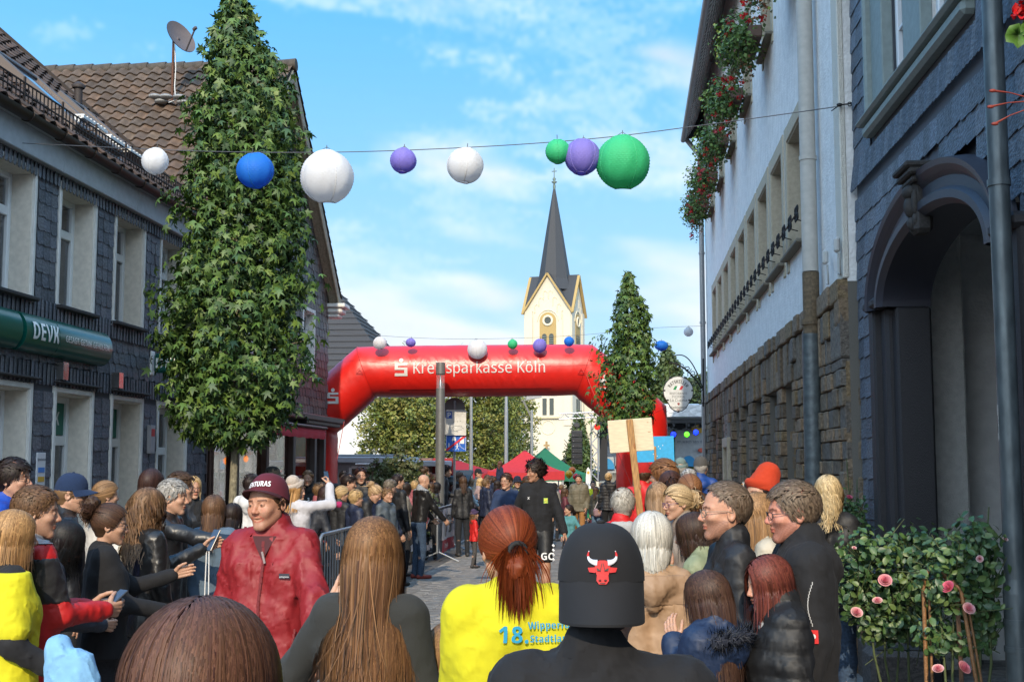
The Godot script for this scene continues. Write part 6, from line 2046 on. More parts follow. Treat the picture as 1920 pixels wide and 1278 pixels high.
# right side of the street
func town_hall():
	var o := thing("town_hall", "white plastered hall with rough stone ground floor and stone framed windows on the right", "building", V(2.35, 0, -12.08), "", -0.017)
	var r := rand_from(5)
	var L := 21.5
	var m := Node3D.new()
	var T := RY(PI)
	var gf := []
	var ff := []
	var sf := []
	for k in 9: gf.append([1.66 + 1.96 * k, 2.93 + 1.96 * k, 0.4, 2.87])
	gf[6] = [1.66 + 1.96 * 6 + 0.2, 2.93 + 1.96 * 6 - 0.1, 0.05, 2.2]
	for k in 9: ff.append([2.92 + 1.83 * k, 4.2 + 1.83 * k, 4.56, 6.12])
	for k in 6: sf.append([2.55 + 3.03 * k, 3.65 + 3.03 * k, 8.1, 9.75])
	var b := Buf.new()
	b.xf = Transform3D(T)
	wall_holes(b, 0.0, L, 3.62, 11.7, 0.5, ff + sf)
	b.box(V(-4.25, 5.8, 0.12), V(7.5, 11.6, 0.24))
	b.box(V(-4.25, 5.8, L - 0.12), V(7.5, 11.6, 0.24))
	b.box(V(-8.0, 5.8, L * 0.5), V(0.3, 11.6, L))
	obj("plaster_wall", b, mat(Color(0.82, 0.81, 0.79), 0.9, {"tex": "soft", "ts": 0.6, "nrm": "n_plaster", "ns": 0.35}), o)
	b = buf_in(T)
	b.rbox(V(0.012, 7.9, 0.16), V(0.06, 8.5, 0.34), 0.01)
	obj("corner_render", b, mat(Color(0.6, 0.57, 0.5), 0.95, {"nrm": "n_plaster", "ns": 1.0, "ts": 1.5}), o)
	b = buf_in(T)
	wall_holes(b, 0.0, L, -0.3, 3.62, 0.55, gf)
	obj("stone_backing", b, mat(Color(0.19, 0.175, 0.15), 0.95, {"tex": "grain", "nrm": "n_fine", "ts": 3.0}), o)
	b = buf_in(T)
	b.box(V(-1.6, 1.8, L * 0.5), V(0.1, 3.6, L - 0.6))
	b.box(V(-1.0, 3.4, L * 0.5), V(1.1, 0.1, L - 0.6))
	obj("arcade_back", b, mat(Color(0.22, 0.19, 0.155), 0.9), o)
	var unit := Buf.new()
	unit.rbox(Vector3.ZERO, Vector3.ONE, 0.06)
	var st := []
	var piers := []
	var z := 0.0
	for h in gf:
		piers.append([z, h[0]])
		z = h[1]
	piers.append([z, L])
	var add_stone := func(y0: float, y1: float, z0: float, z1: float, x: float, th: float):
		var bs := RY(r.randf_range(-0.04, 0.04)) * RX(r.randf_range(-0.015, 0.015)) * Basis.from_scale(V(th, y1 - y0 - 0.012, z1 - z0 - 0.012))
		st.append(Transform3D(T) * Transform3D(bs, V(x + r.randf_range(-0.02, 0.03), (y0 + y1) * 0.5, (z0 + z1) * 0.5)))
	for p in piers:
		var y := 0.0
		while y < 2.86:
			var hh := minf(r.randf_range(0.12, 0.2), 2.87 - y)
			if 2.87 - y - hh < 0.08: hh = 2.87 - y
			var w: float = p[1] - p[0]
			var nn := maxi(1, roundi(w / r.randf_range(0.22, 0.4)))
			var cuts := [p[0]]
			for k in nn - 1: cuts.append(p[0] + w * (k + 1.0) / nn + r.randf_range(-0.07, 0.07))
			cuts.append(p[1])
			for k in nn: add_stone.call(y, y + hh, cuts[k], cuts[k + 1], 0.0, 0.14)
			add_stone.call(y, y + hh, p[0] - 0.012, p[0] + 0.08, -0.27, 0.4)
			add_stone.call(y, y + hh, p[1] - 0.08, p[1] + 0.012, -0.27, 0.4)
			y += hh
	z = 0.0
	while z < L - 0.05:
		var w := minf(r.randf_range(0.12, 0.24), L - z)
		if r.randf() < 0.25:
			add_stone.call(2.88, 3.12, z, z + w + 0.1, 0.0, 0.13)
			add_stone.call(3.13, 3.42, z, z + w + 0.1, 0.0, 0.13)
			w += 0.1
		else: add_stone.call(2.88, 3.42, z, z + w, 0.0, 0.12)
		z += w
	z = 0.0
	while z < L - 0.05:
		var w := minf(r.randf_range(0.3, 0.6), L - z)
		add_stone.call(3.43, 3.65, z, z + w, 0.02, 0.14)
		z += w
	var y := 0.0
	while y < 3.6:
		var hh := minf(r.randf_range(0.3, 0.42), 3.66 - y)
		add_stone.call(y, y + hh, 0.0, 0.32, 0.0, 0.13)
		y += hh
	var stone_tones := tones(Color(0.28, 0.205, 0.135), 0.3, 8, 0.08) + [Color(0.24, 0.21, 0.175), Color(0.2, 0.17, 0.14), Color(0.32, 0.22, 0.12)]
	pieces("stone", [unit.mesh()], st, mat(Color.WHITE, 0.92, {"vc": true, "tex": "blotch", "ts": 2.2, "nrm": "n_rough", "ns": 1.0}), o, stone_tones, 300)
	var sandstone := mat(Color(0.5, 0.43, 0.32), 0.9, {"tex": "soft", "ts": 2.0, "nrm": "n_fine", "ns": 0.3})
	var pvc := mat(Color(0.6, 0.66, 0.68), 0.35)
	var fl := Node3D.new()
	add_named(fl, "window_rows", o)
	fl.transform = Transform3D(T)
	for k in ff.size():
		window(fl, ff[k], 0.3, {"frame": pvc, "trim": sandstone, "reveal": sandstone, "tw": 0.2, "tp": 0.02, "fw": 0.06, "mullions": [0.5], "sill": mat(Color(0.24, 0.21, 0.16), 0.9, {"tex": "grain"}), "sx": 0.3})
	for k in sf.size():
		window(fl, sf[k], 0.3, {"frame": pvc, "trim": sandstone, "reveal": sandstone, "tw": 0.16, "tp": 0.02, "fw": 0.06, "mullions": [0.5], "transom": 0.7, "sill": mat(Color(0.24, 0.21, 0.16), 0.9, {"tex": "grain"}), "sx": 0.3})
	b = buf_in(T)
	b.tube([V(0.12, 4.82, 2.5), V(0.12, 4.82, 19.3)], 0.011, 6)
	var q := 2.6
	while q < 19.2:
		for s in [-1.0, 1.0]:
			for a in 3:
				var path := []
				for t in 9: path.append(V(0.12, 4.82 + s * (0.045 + 0.0 * a) + sin(TAU * t / 9.0) * 0.04, q + (a - 1) * 0.085 + cos(TAU * t / 9.0) * 0.04))
				b.tube(path, 0.011, 5, false, true)
		b.ball(V(0.12, 4.82, q + 0.04), V(0.025, 0.03, 0.03), 8, 5)
		b.bar(V(0.12, 4.82, q + 0.3), V(-0.02, 4.78, q + 0.3), 0.012, 0.012)
		q += 0.61
	obj("window_rail", b, mat(Color(0.02, 0.018, 0.018), 0.6, {"metal": 0.6}), o)
	b = buf_in(T)
	var rows := []
	for j in 8:
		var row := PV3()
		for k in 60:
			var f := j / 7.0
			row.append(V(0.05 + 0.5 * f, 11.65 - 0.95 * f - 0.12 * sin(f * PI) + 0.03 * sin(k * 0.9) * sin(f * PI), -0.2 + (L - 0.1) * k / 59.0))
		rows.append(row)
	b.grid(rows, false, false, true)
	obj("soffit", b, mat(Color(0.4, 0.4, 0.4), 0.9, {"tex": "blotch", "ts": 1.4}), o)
	var nt := Buf.new()
	nt.xf = Transform3D(T)
	for k in 90:
		var zz := (L - 0.3) * k / 89.0
		var path := []
		for j in 7:
			var f := j / 6.0
			path.append(V(0.07 + 0.5 * f, 11.6 - 0.95 * f - 0.16 * sin(f * PI), zz + 0.12 * sin(f * 3.0 + k * 0.35)))
		nt.tube(path, 0.007, 3, false)
	for j in 9:
		var f := j / 8.0
		var path := []
		for k in 40: path.append(V(0.07 + 0.5 * f, 11.6 - 0.95 * f - 0.16 * sin(f * PI) + 0.02 * sin(k * 1.3), (L - 0.3) * k / 39.0))
		nt.tube(path, 0.006, 3, false)
	obj("bird_net", nt, mat(Color(0.8, 0.8, 0.79), 0.8), o)
	b = buf_in(T)
	b.tube([V(0.06, 11.62, -0.2), V(0.06, 11.62, L + 0.2)], 0.05, 8)
	b.tube([V(0.58, 10.68, -0.2), V(0.58, 10.68, L - 0.3)], 0.07, 8)
	for k in 8: b.bar(V(0.02, 11.5, 1 + k * 2.7), V(0.2, 11.74, 1 + k * 2.7), 0.03, 0.03)
	obj("gutter", b, mat(Color(0.3, 0.3, 0.31), 0.5, {"metal": 0.5, "tex": "soft"}), o)
	b = buf_in(T)
	var roof_rows := []
	for j in 4:
		var row := PV3()
		for zz in [-0.25, L - 0.25]: row.append([V(0.6, 10.72, zz), V(0.1, 11.8, zz), V(-2.0, 15.2, zz), V(-4.2, 15.6, zz)][j])
		roof_rows.append(row)
	b.grid(roof_rows)
	for zz in [0, 1]:
		var rg := PV3()
		for row in roof_rows: rg.append(row[zz])
		rg.append(V(-4.2, 11.0, rg[0].z))
		b.ring_cap(rg, V(0, 0, -1 if zz == 0 else 1))
	obj("roof", b, mat(Color(0.05, 0.055, 0.065), 0.7, {"tex": "blotch", "ts": 2.0}), o)
	b = buf_in(T)
	b.tube([V(0.13, 11.5, 1.52), V(0.13, 3.95, 1.52)], 0.088, 16)
	for yy in [5.2, 7.6, 10.0]: b.tube([V(0.13, yy, 1.52), V(0.13, yy + 0.05, 1.52)], 0.098, 16)
	var pipe := obj("drainpipe", b, mat(Color(0.5, 0.47, 0.42), 0.6, {"tex": "soft", "ts": 1.5}), o)
	b = buf_in(T)
	b.tube([V(0.13, 3.94, 1.52), V(0.13, 3.3, 1.52), V(0.14, 3.25, 1.52)], 0.092, 16)
	b.tube([V(0.14, 3.42, 1.52), V(0.14, 3.36, 1.52)], 0.105, 16)
	obj("rusty_joint", b, mat(Color(0.2, 0.14, 0.08), 0.8, {"tex": "blotch", "ts": 3.0}), pipe)
	b = buf_in(T)
	b.tube([V(0.14, 3.26, 1.52), V(0.16, 0.1, 1.52)], 0.098, 16)
	obj("lower_pipe", b, mat(Color(0.16, 0.19, 0.2), 0.45, {"tex": "blotch", "ts": 1.5, "metal": 0.3}), pipe)
	b = buf_in(T)
	b.tube([V(0.5, 10.7, L - 0.35), V(0.12, 10.2, L - 0.3), V(0.12, 0.1, L - 0.3)], 0.07, 12)
	for yy in [2.0, 4.2, 5.6, 7.5]: b.tube([V(0.12, yy, L - 0.3), V(0.12, yy + 0.06, L - 0.3)], 0.085, 12)
	obj("drainpipe", b, mat(Color(0.3, 0.3, 0.3), 0.4, {"metal": 0.6, "tex": "soft"}), o)
	b = buf_in(T)
	for k in 5: b.box(V(0.08, 2.42 + k * 0.09, 14.05), V(0.05, 0.012, 0.5), RZ(-0.6))
	b.box(V(0.07, 2.62, 13.78), V(0.08, 0.5, 0.04))
	b.box(V(0.07, 2.62, 14.32), V(0.08, 0.5, 0.04))
	obj("louvre", b, mat(Color(0.2, 0.2, 0.2), 0.5, {"metal": 0.5}), o)
	b = buf_in(T)
	for s in [-1.0, 1.0]: b.rbox(V(0.06, 1.1, 14.05 + s * 0.6), V(0.16, 2.2, 0.16), 0.01)
	b.rbox(V(0.06, 2.28, 14.05), V(0.17, 0.2, 1.36), 0.01)
	obj("door_frame", b, sandstone, o)
	for q2 in [[0.75, 3.98], [0.02, 3.98]]:
		b = buf_in(T)
		b.rbox(V(0.09, q2[1], q2[0]), V(0.06, 0.15, 0.08), 0.02)
		b.tube([V(0.07, q2[1] - 0.08, q2[0]), V(0.06, q2[1] - 0.28, q2[0] + 0.02), V(0.05, q2[1] - 0.25, q2[0] + 0.2)], 0.01, 5)
		obj("junction_box", b, mat(Color(0.45, 0.45, 0.43), 0.5), o)
	for k in 6: flower_box(o.transform * (T * V(0.24, 8.14, 3.1 + 3.03 * k)), k)
func flower_box(p: Vector3, k: int):
	var names := ["nearest the camera, cut off by the top edge", "second from the camera with sprawling yellowish leaves", "third from the camera above the plain plaster", "fourth from the camera, red buds hanging low", "fifth from the camera, thin trailing stems", "farthest, hanging over the drainpipe"]
	var o := thing("flower_box", "red geranium box on a sill, " + names[k], "flower box", p, "geranium boxes under the top windows of the hall", -0.017)
	var r := rand_from(40 + k)
	var b := Buf.new()
	b.rbox(V(0, 0.02, 0), V(0.2, 0.18, 1.1), 0.015)
	obj("planter", b, mat(Color(0.12, 0.07, 0.05), 0.8), o)
	var lf := Buf.new()
	leaf_cloud(lf, r, 1500, V(-0.2, 0.03, 0), V(0.4, 0.48, 0.78), 0.066, [Color(0.09, 0.17, 0.035), Color(0.14, 0.21, 0.045), Color(0.06, 0.12, 0.03)], true)
	leaf_cloud(lf, r, 200, V(-0.2, -0.4, 0), V(0.24, 0.4, 0.62), 0.05, [Color(0.05, 0.1, 0.02), Color(0.1, 0.1, 0.03), Color(0.2, 0.07, 0.03)], true)
	obj("foliage", lf, mat(Color.WHITE, 0.6, {"vc": true, "back": Color(0.05, 0.09, 0.01)}), o).set_meta("kind", "stuff")
	for j in 15:
		var f := Buf.new()
		var c := V(-0.2 + r.randf_range(-0.25, 0.12), r.randf_range(-0.65, 0.42), r.randf_range(-0.7, 0.7))
		var red := Color(0.55, 0.012, 0.012) if r.randf() < 0.7 else Color(0.5, 0.06, 0.07)
		leaf_cloud(f, r, 16, c, V(0.06, 0.05, 0.06), 0.045, [red, red * 0.8], false)
		obj("blossom", f, mat(Color.WHITE, 0.6, {"vc": true, "back": Color(0.2, 0.01, 0.01)}), o)
	var sb := Buf.new()
	for j in 40:
		var c := V(-0.15 + r.randf_range(-0.2, 0.1), r.randf_range(-0.5, 0.3), r.randf_range(-0.65, 0.65))
		sb.tube([V(c.x * 0.3, 0.08, c.z * 0.7), c * 0.6 + V(-0.05, 0.12, 0), c], 0.006, 4, false)
	obj("stems", sb, mat(Color(0.1, 0.09, 0.04), 0.8), o)
func leaf_cloud(b: Buf, r: RandomNumberGenerator, n: int, c: Vector3, rad: Vector3, size: float, cols: Array, shell: bool):
	for i in n:
		var u := V(r.randfn(), r.randfn(), r.randfn()).normalized()
		var f := pow(r.randf(), 0.45 if shell else 0.34)
		var p := c + u * rad * f * r.randf_range(0.75, 1.15)
		var nn := (u + V(r.randfn(), r.randfn() + 0.8, r.randfn()) * 0.6).normalized()
		var d := nn.cross(V(r.randfn(), r.randfn(), r.randfn())).normalized()
		var s := size * r.randf_range(0.6, 1.25)
		var sd := nn.cross(d)
		b.col = cols[r.randi() % cols.size()] * r.randf_range(0.75, 1.25)
		var i0 := b.v.size()
		b.vert(p - d * s * 0.5, nn)
		b.vert(p + sd * s * 0.42 + nn * s * 0.1 + d * s * 0.05, (nn - sd * 0.4).normalized())
		b.vert(p + d * s * 0.6 - nn * s * 0.08, nn)
		b.vert(p - sd * s * 0.42 + nn * s * 0.1 + d * s * 0.05, (nn + sd * 0.4).normalized())
		b.ix.append_array(PackedInt32Array([i0, i0 + 1, i0 + 2, i0, i0 + 2, i0 + 3]))
func gate_house():
	var o := thing("gate_house", "blue grey slate clad house with carved dark wooden gateway arch at the right edge", "house", V(2.45, 0, -12.0))
	var r := rand_from(77)
	var T := RY(PI)
	var N := -19.0
	var wins := [[-3.85, -0.85, 4.98, 7.2], [-8.6, -5.6, 4.98, 7.2]]
	var gate := [-4.05, -0.8, -0.5, 3.2]
	var b := Buf.new()
	b.xf = Transform3D(T)
	wall_holes(b, N, 0.0, 4.05, 8.2, 0.4, wins)
	wall_holes(b, N, 0.0, -0.3, 4.05, 0.4, [[-4.75, -0.85, -0.5, 4.05]])
	b.box(V(-4.2, 4.0, N + 0.15), V(7.6, 8.4, 0.3))
	obj("wall", b, mat(Color(0.09, 0.1, 0.12), 0.9), o)
	var slm := mat(Color.WHITE, 0.58, {"vc": true, "tex": "spots", "nrm": "n_rough", "ns": 0.5, "ts": V(1.4, 2.6, 1.4)})
	var sl := []
	var ex := [[-4.0, -0.72, 4.74, 7.4], [-8.75, -5.45, 4.74, 7.4], [-5.1, -0.5, -0.5, 3.3], [-3.0, -2.2, 3.5, 4.1]]
	for k in 24:
		var a0 := PI * (k + 0.5) / 24.0
		ex.append([-2.72 + cos(a0) * 1.87 - 0.13, -2.72 + cos(a0) * 1.87 + 0.13, 3.2, 3.2 + sin(a0) * 0.82])
	slate_rows(sl, -8.8, 0.0, 0.0, 4.5, 0.2, 0.19, ex, r)
	slate_rows(sl, -8.8, 0.0, 4.72, 7.5, 0.2, 0.19, ex, r)
	for i in sl.size(): sl[i] = Transform3D(T) * sl[i]
	var tn := tones(Color(0.16, 0.19, 0.24), 0.28, 8, 0.06)
	pieces("slate", [slate_mesh(0, 0.2, 0.19), slate_mesh(0, 0.205, 0.185)], sl, slm, o, tn, 300)
	var bd := []
	band_rows(bd, -8.8, 0.0, 4.61, 0.085, r)
	for i in bd.size(): bd[i] = Transform3D(T) * bd[i]
	pieces("edge_slate", [slate_mesh(2, 0.074, 0.24, 0.009)], bd, slm, o, tn, 120)
	var grey := mat(Color(0.24, 0.29, 0.28), 0.6, {"tex": "soft", "ts": 1.6})
	var white := mat(Color(0.68, 0.7, 0.72), 0.45)
	var fl := Node3D.new()
	add_named(fl, "window_row", o)
	fl.transform = Transform3D(T)
	for wn in wins:
		var w := window(fl, [wn[0] + 0.5, wn[0] + 1.25, wn[2], wn[3]], 0.1, {"frame": white, "fw": 0.07, "bars": [0.28, 0.52, 0.76], "mullions": [0.5], "inside": mat(Color(0.2, 0.2, 0.2), 0.9)})
		window(fl, [wn[0] + 1.8, wn[0] + 2.55, wn[2], wn[3]], 0.1, {"frame": white, "fw": 0.07, "bars": [0.28, 0.52, 0.76], "mullions": [0.5], "inside": mat(Color(0.2, 0.2, 0.2), 0.9)})
		b = Buf.new()
		for q in [[0.0, 0.5], [1.25, 1.8], [2.55, 3.0]]: b.rbox(V(-0.03, (wn[2] + wn[3]) * 0.5, wn[0] + (q[0] + q[1]) * 0.5), V(0.1, wn[3] - wn[2], q[1] - q[0]), 0.01)
		b.rbox(V(0.03, (wn[2] + wn[3]) * 0.5, wn[1] + 0.03), V(0.1, wn[3] - wn[2], 0.09), 0.02)
		b.rbox(V(0.03, (wn[2] + wn[3]) * 0.5, wn[0] - 0.03), V(0.1, wn[3] - wn[2], 0.09), 0.02)
		obj("window_board", b, grey, fl)
		b = Buf.new()
		b.rbox(V(0.05, wn[2] - 0.03, (wn[0] + wn[1]) * 0.5), V(0.2, 0.06, 3.3), 0.025)
		b.rbox(V(0.04, wn[2] - 0.115, (wn[0] + wn[1]) * 0.5), V(0.12, 0.11, 3.2), 0.03)
		obj("sill", b, grey, fl)
	var g := Node3D.new()
	add_named(g, "gateway", o)
	g.transform = Transform3D(T)
	var wood := mat(Color(0.03, 0.027, 0.03), 0.6, {"tex": "grain", "ts": V(6, 0.7, 6), "nrm": "n_fine", "ns": 0.5})
	var zc := -2.72
	var arc := func(rr: float, a: float) -> Vector2:
		return W(zc + cos(a) * (1.5 + rr), 3.2 + sin(a) * (0.5 + rr * 0.85))
	var prof := [[0.0, -0.35, 0.06], [0.0, 0.06, 0.06], [0.05, 0.11, 0.12], [0.12, 0.11, 0.14], [0.15, 0.07, 0.1], [0.24, 0.07, 0.1], [0.28, 0.1, 0.1], [0.33, 0.13, 0.1], [0.38, 0.14, 0.1], [0.4, 0.0, 0.1]]
	var rows := []
	for p in prof:
		var row := PV3()
		for k in 41:
			var q: Vector2 = arc.call(p[0], PI * k / 40.0)
			row.append(V(p[1], q.y, q.x))
		rows.append(row)
	var rows2 := []
	for i in rows.size() - 1:
		rows2.append([rows[i], rows[i + 1]])
	b = Buf.new()
	for rw in rows2: b.grid(rw)
	for k in 20:
		var a: Vector2 = arc.call(0.36, PI * k / 20.0)
		var c: Vector2 = arc.call(0.36, PI * (k + 1) / 20.0)
		b.quad(V(-0.04, a.y, a.x), V(-0.04, c.y, c.x), V(-0.04, 4.06, c.x), V(-0.04, 4.06, a.x))
	obj("arch_moulding", b, mat(Color(0.042, 0.042, 0.058), 0.5, {"tex": "grain", "ts": 3.0, "nrm": "n_fine", "ns": 0.4}), g)
	for s in [-1.0, 1.0]:
		b = Buf.new()
		var pz: float = zc + s * 1.84
		b.rbox(V(-0.1, 1.5, pz + s * 0.12), V(0.34, 3.5, 0.2), 0.02)
		b.rbox(V(-0.14, 1.5, pz - s * 0.1), V(0.3, 3.44, 0.22), 0.03)
		b.rbox(V(-0.2, 1.5, pz - s * 0.28), V(0.3, 3.4, 0.14), 0.02)
		b.tube([V(-0.08, 0.3, pz - s * 0.21), V(-0.08, 3.15, pz - s * 0.21)], 0.035, 8)
		b.rbox(V(0.0, 3.26, pz + s * 0.02), V(0.24, 0.1, 0.44), 0.03)
		b.rbox(V(0.0, 0.3, pz), V(0.34, 0.5, 0.46), 0.03)
		obj("pillar", b, wood, g)
		b = Buf.new()
		b.rbox(V(0.02, 0.12, pz), V(0.5, 0.46, 0.6), 0.04)
		obj("stone_base", b, mat(Color(0.12, 0.1, 0.085), 0.95, {"tex": "blotch", "ts": 3.0, "nrm": "n_rough", "ns": 0.6}), g)
	b = Buf.new()
	var kz := zc + 0.12
	b.rbox(V(0.08, 4.08, kz), V(0.28, 0.05, 0.42), 0.015)
	b.rbox(V(0.07, 4.03, kz), V(0.24, 0.05, 0.42), 0.015)
	b.rbox(V(0.06, 3.98, kz), V(0.2, 0.05, 0.34), 0.015)
	b.rbox(V(0.06, 3.78, kz), V(0.14, 0.4, 0.2), 0.03)
	b.ball(V(0.13, 3.9, kz), V(0.07, 0.06, 0.085), 10, 8)
	b.ball(V(0.13, 3.79, kz), V(0.06, 0.09, 0.06), 10, 8)
	b.ball(V(0.12, 3.66, kz), V(0.05, 0.06, 0.05), 10, 8)
	for s in [-1.0, 1.0]:
		b.ball(V(0.12, 3.82, kz + s * 0.075), V(0.03, 0.1, 0.025), 8, 6)
		b.ball(V(0.12, 3.68, kz + s * 0.06), V(0.025, 0.05, 0.03), 8, 6)
	obj("keystone", b, mat(Color(0.05, 0.045, 0.042), 0.8, {"tex": "blotch", "ts": 5.0}), g)
	b = Buf.new()
	b.box(V(-3.0, 1.9, 1.3), V(5.2, 4.2, 0.2))
	b.box(V(-3.0, 1.9, -5.6), V(5.2, 4.2, 0.2))
	b.box(V(-5.6, 1.9, -2.2), V(0.2, 4.2, 7.0))
	b.box(V(-3.0, 4.15, -2.2), V(5.4, 0.2, 7.2))
	b.rbox(V(-0.62, 1.9, -0.28), V(0.4, 4.2, 0.5), 0.02)
	b.box(V(-0.62, 1.9, 0.6), V(0.36, 4.2, 1.3))
	obj("passage_wall", b, mat(Color(0.74, 0.73, 0.7), 0.95, {"tex": "soft", "nrm": "n_plaster", "ns": 0.9, "ts": 1.5}), g)
	b = Buf.new()
	for x in [-1.0, -1.07]: b.tube([V(x, 0.2, 1.17), V(x, 4.0, 1.17)], 0.014, 6)
	for yy in [0.9, 1.75, 2.6]: b.box(V(-1.03, yy, 1.17), V(0.13, 0.03, 0.04))
	obj("conduit", b, mat(Color(0.5, 0.5, 0.48), 0.5), g)
	b = Buf.new()
	b.rbox(V(-1.62, 1.0, 1.04), V(0.8, 1.75, 0.3), 0.03)
	var lk := obj("meter_cabinet", b, mat(Color(0.58, 0.59, 0.58), 0.55), g)
	b = Buf.new()
	b.rbox(V(-1.66, 1.0, 0.87), V(0.62, 1.6, 0.05), 0.008)
	obj("cabinet_door", b, mat(Color(0.66, 0.67, 0.67), 0.5), lk)
	b = Buf.new()
	b.rbox(V(-1.45, 1.2, 0.835), V(0.04, 0.22, 0.03), 0.012)
	obj("handle", b, mat(Color(0.02, 0.02, 0.02), 0.4), lk)
	var dp := Buf.new()
	dp.xf = Transform3D(T)
	dp.tube([V(0.17, 8.0, -4.8), V(0.17, 1.18, -4.8)], 0.058, 20)
	for yy in [3.45, 6.2]: dp.tube([V(0.17, yy, -4.8), V(0.17, yy + 0.04, -4.8)], 0.066, 20)
	dp.tube([V(0.17, 1.2, -4.8), V(0.17, 1.12, -4.8)], [0.06, 0.068], 20)
	dp.tube([V(0.17, 1.14, -4.8), V(0.17, 0.1, -4.8)], 0.066, 20)
	for yy in [0.95, 0.8]: dp.tube([V(0.17, yy, -4.8), V(0.17, yy + 0.03, -4.8)], 0.072, 20)
	var pp := obj("drainpipe", dp, mat(Color(0.15, 0.18, 0.19), 0.4, {"metal": 0.4, "tex": "blotch", "ts": V(2, 0.6, 2)}), o)
	b = Buf.new()
	rows = []
	for j in 2:
		var row := PV3()
		for k in 9:
			var a := -0.2 + 0.75 * k / 8.0
			row.append(T * V(0.17 + cos(a) * 0.0592, 1.98 + 0.2 * j, -4.8 + sin(a) * 0.0592))
		rows.append(row)
	b.grid(rows)
	obj("sticker", b, mat(Color(0.6, 0.6, 0.55), 0.4, {"tex": "spots", "ts": 9.0}), pp)
	b = Buf.new()
	rows = []
	for j in 2:
		var row := PV3()
		for k in 5:
			var a := -0.05 + 0.42 * k / 4.0
			row.append(T * V(0.17 + cos(a) * 0.0598, 2.02 + 0.1 * j, -4.8 + sin(a) * 0.0598))
		rows.append(row)
	b.grid(rows)
	obj("sticker_print", b, mat(Color(0.04, 0.04, 0.05), 0.4), pp)
	b = buf_in(T)
	b.grid([PackedVector3Array([V(0.5, 8.1, N), V(0.5, 8.1, 0.0)]), PackedVector3Array([V(-4.0, 11.5, N), V(-4.0, 11.5, 0.0)])])
	obj("roof", b, mat(Color(0.05, 0.055, 0.065), 0.7, {"tex": "blotch"}), o)
	near_geranium()
func near_geranium():
	var p := at(1925, 30, 5.2)
	var o := thing("geranium", "out of focus red geranium bloom and leaf hanging in at the top right corner", "plant", p)
	var r := rand_from(9)
	var b := Buf.new()
	for k in 5:
		var c := V(r.randf_range(-0.04, 0.08), r.randf_range(-0.14, -0.02), r.randf_range(-0.05, 0.05))
		var row0 := PV3()
		var row1 := PV3()
		for i in 13:
			var a := TAU * i / 12.0
			row0.append(c)
			row1.append(c + V(cos(a) * 0.055, sin(a) * 0.05, 0.015 * sin(a * 5.0)) * (1.0 + 0.08 * sin(a * 7.0)))
		b.grid([row0, row1])
	obj("leaf", b, mat(Color(0.07, 0.17, 0.02), 0.6, {"back": Color(0.08, 0.15, 0.01), "tex": "soft", "ts": 9.0}), o)
	b = Buf.new()
	leaf_cloud(b, r, 46, V(0.0, 0.04, 0), V(0.075, 0.06, 0.06), 0.045, [Color(0.6, 0.01, 0.015), Color(0.45, 0.01, 0.012)], false)
	obj("blossom", b, mat(Color.WHITE, 0.6, {"vc": true, "back": Color(0.3, 0.01, 0.01)}), o)
	b = Buf.new()
	for q in [[1862, 170, 1925, 182], [1858, 200, 1925, 190], [1866, 232, 1925, 205]]:
		var s := at(q[0], q[1], 5.2) - p
		var e := at(q[2], q[3], 5.2) - p
		b.tube([e, e.lerp(s, 0.5) + V(0, 0.006, 0), s], [0.003, 0.0025, 0.006], 6)
		b.ball(s, V(0.016, 0.008, 0.008), 8, 5)
	b.tube([at(1925, 182, 5.2) - p, at(1935, 100, 5.25) - p, V(0.04, 0, 0)], 0.004, 6)
	obj("seed_stalks", b, mat(Color(0.2, 0.025, 0.015), 0.6), o)

# ground
func ground():
	var b := Buf.new()
	var rows := []
	for j in 60:
		var row := PV3()
		var z := 30.0 - 3.0 * j if j < 40 else -90.0 - 30.0 * (j - 40)
		for k in 9: row.append(V(-160 + k * 40.0, gy(z) - 0.012, z))
		rows.append(row)
	b.grid(rows, false, false, true)
	struct("street", b, mat(Color(0.14, 0.13, 0.12), 0.95, {"tex": "blotch", "ts": 0.5, "nrm": "n_fine", "ns": 0.4}))
	var r := rand_from(3)
	var holder := Node3D.new()
	add_named(holder, "paving", self)
	holder.set_meta("kind", "structure")
	var u := Buf.new()
	u.rbox(Vector3.ZERO, V(0.196, 0.06, 0.096), 0.006)
	var st := []
	var z := -4.0
	var row := 0
	while z > -30.0:
		var x := -3.2 + (0.05 if row % 2 == 1 else 0.0)
		while x < 2.0:
			st.append(Transform3D(RY(r.randf_range(-0.01, 0.01)) * RX(r.randf_range(-0.012, 0.012)), V(x, gy(z) - 0.03 + r.randf_range(0.0, 0.005), z)))
			x += 0.2
		z -= 0.1
		row += 1
	pieces("paver", [u.mesh()], st, mat(Color.WHITE, 0.9, {"vc": true, "tex": "blotch", "ts": 0.8, "nrm": "n_fine", "ns": 0.4}), holder, tones(Color(0.3, 0.275, 0.245), 0.16, 7, 0.05), 280)
	st = []
	u = Buf.new()
	u.rbox(Vector3.ZERO, V(0.296, 0.08, 0.196), 0.008)
	z = -6.2
	row = 0
	while z > -13.0:
		var x := 1.95 + (0.15 if row % 2 == 1 else 0.0)
		while x < (4.6 if z < -7.5 else 2.5):
			st.append(Transform3D(RY(r.randf_range(-0.01, 0.01)) * RX(r.randf_range(-0.01, 0.01)), V(x, -0.03 + r.randf_range(0.0, 0.006), z)))
			x += 0.3
		z -= 0.2
		row += 1
	pieces("slab", [u.mesh()], st, mat(Color.WHITE, 0.85, {"vc": true, "tex": "blotch", "ts": 1.1, "nrm": "n_fine", "ns": 0.4}), holder, tones(Color(0.24, 0.24, 0.235), 0.2, 6, 0.04), 300)
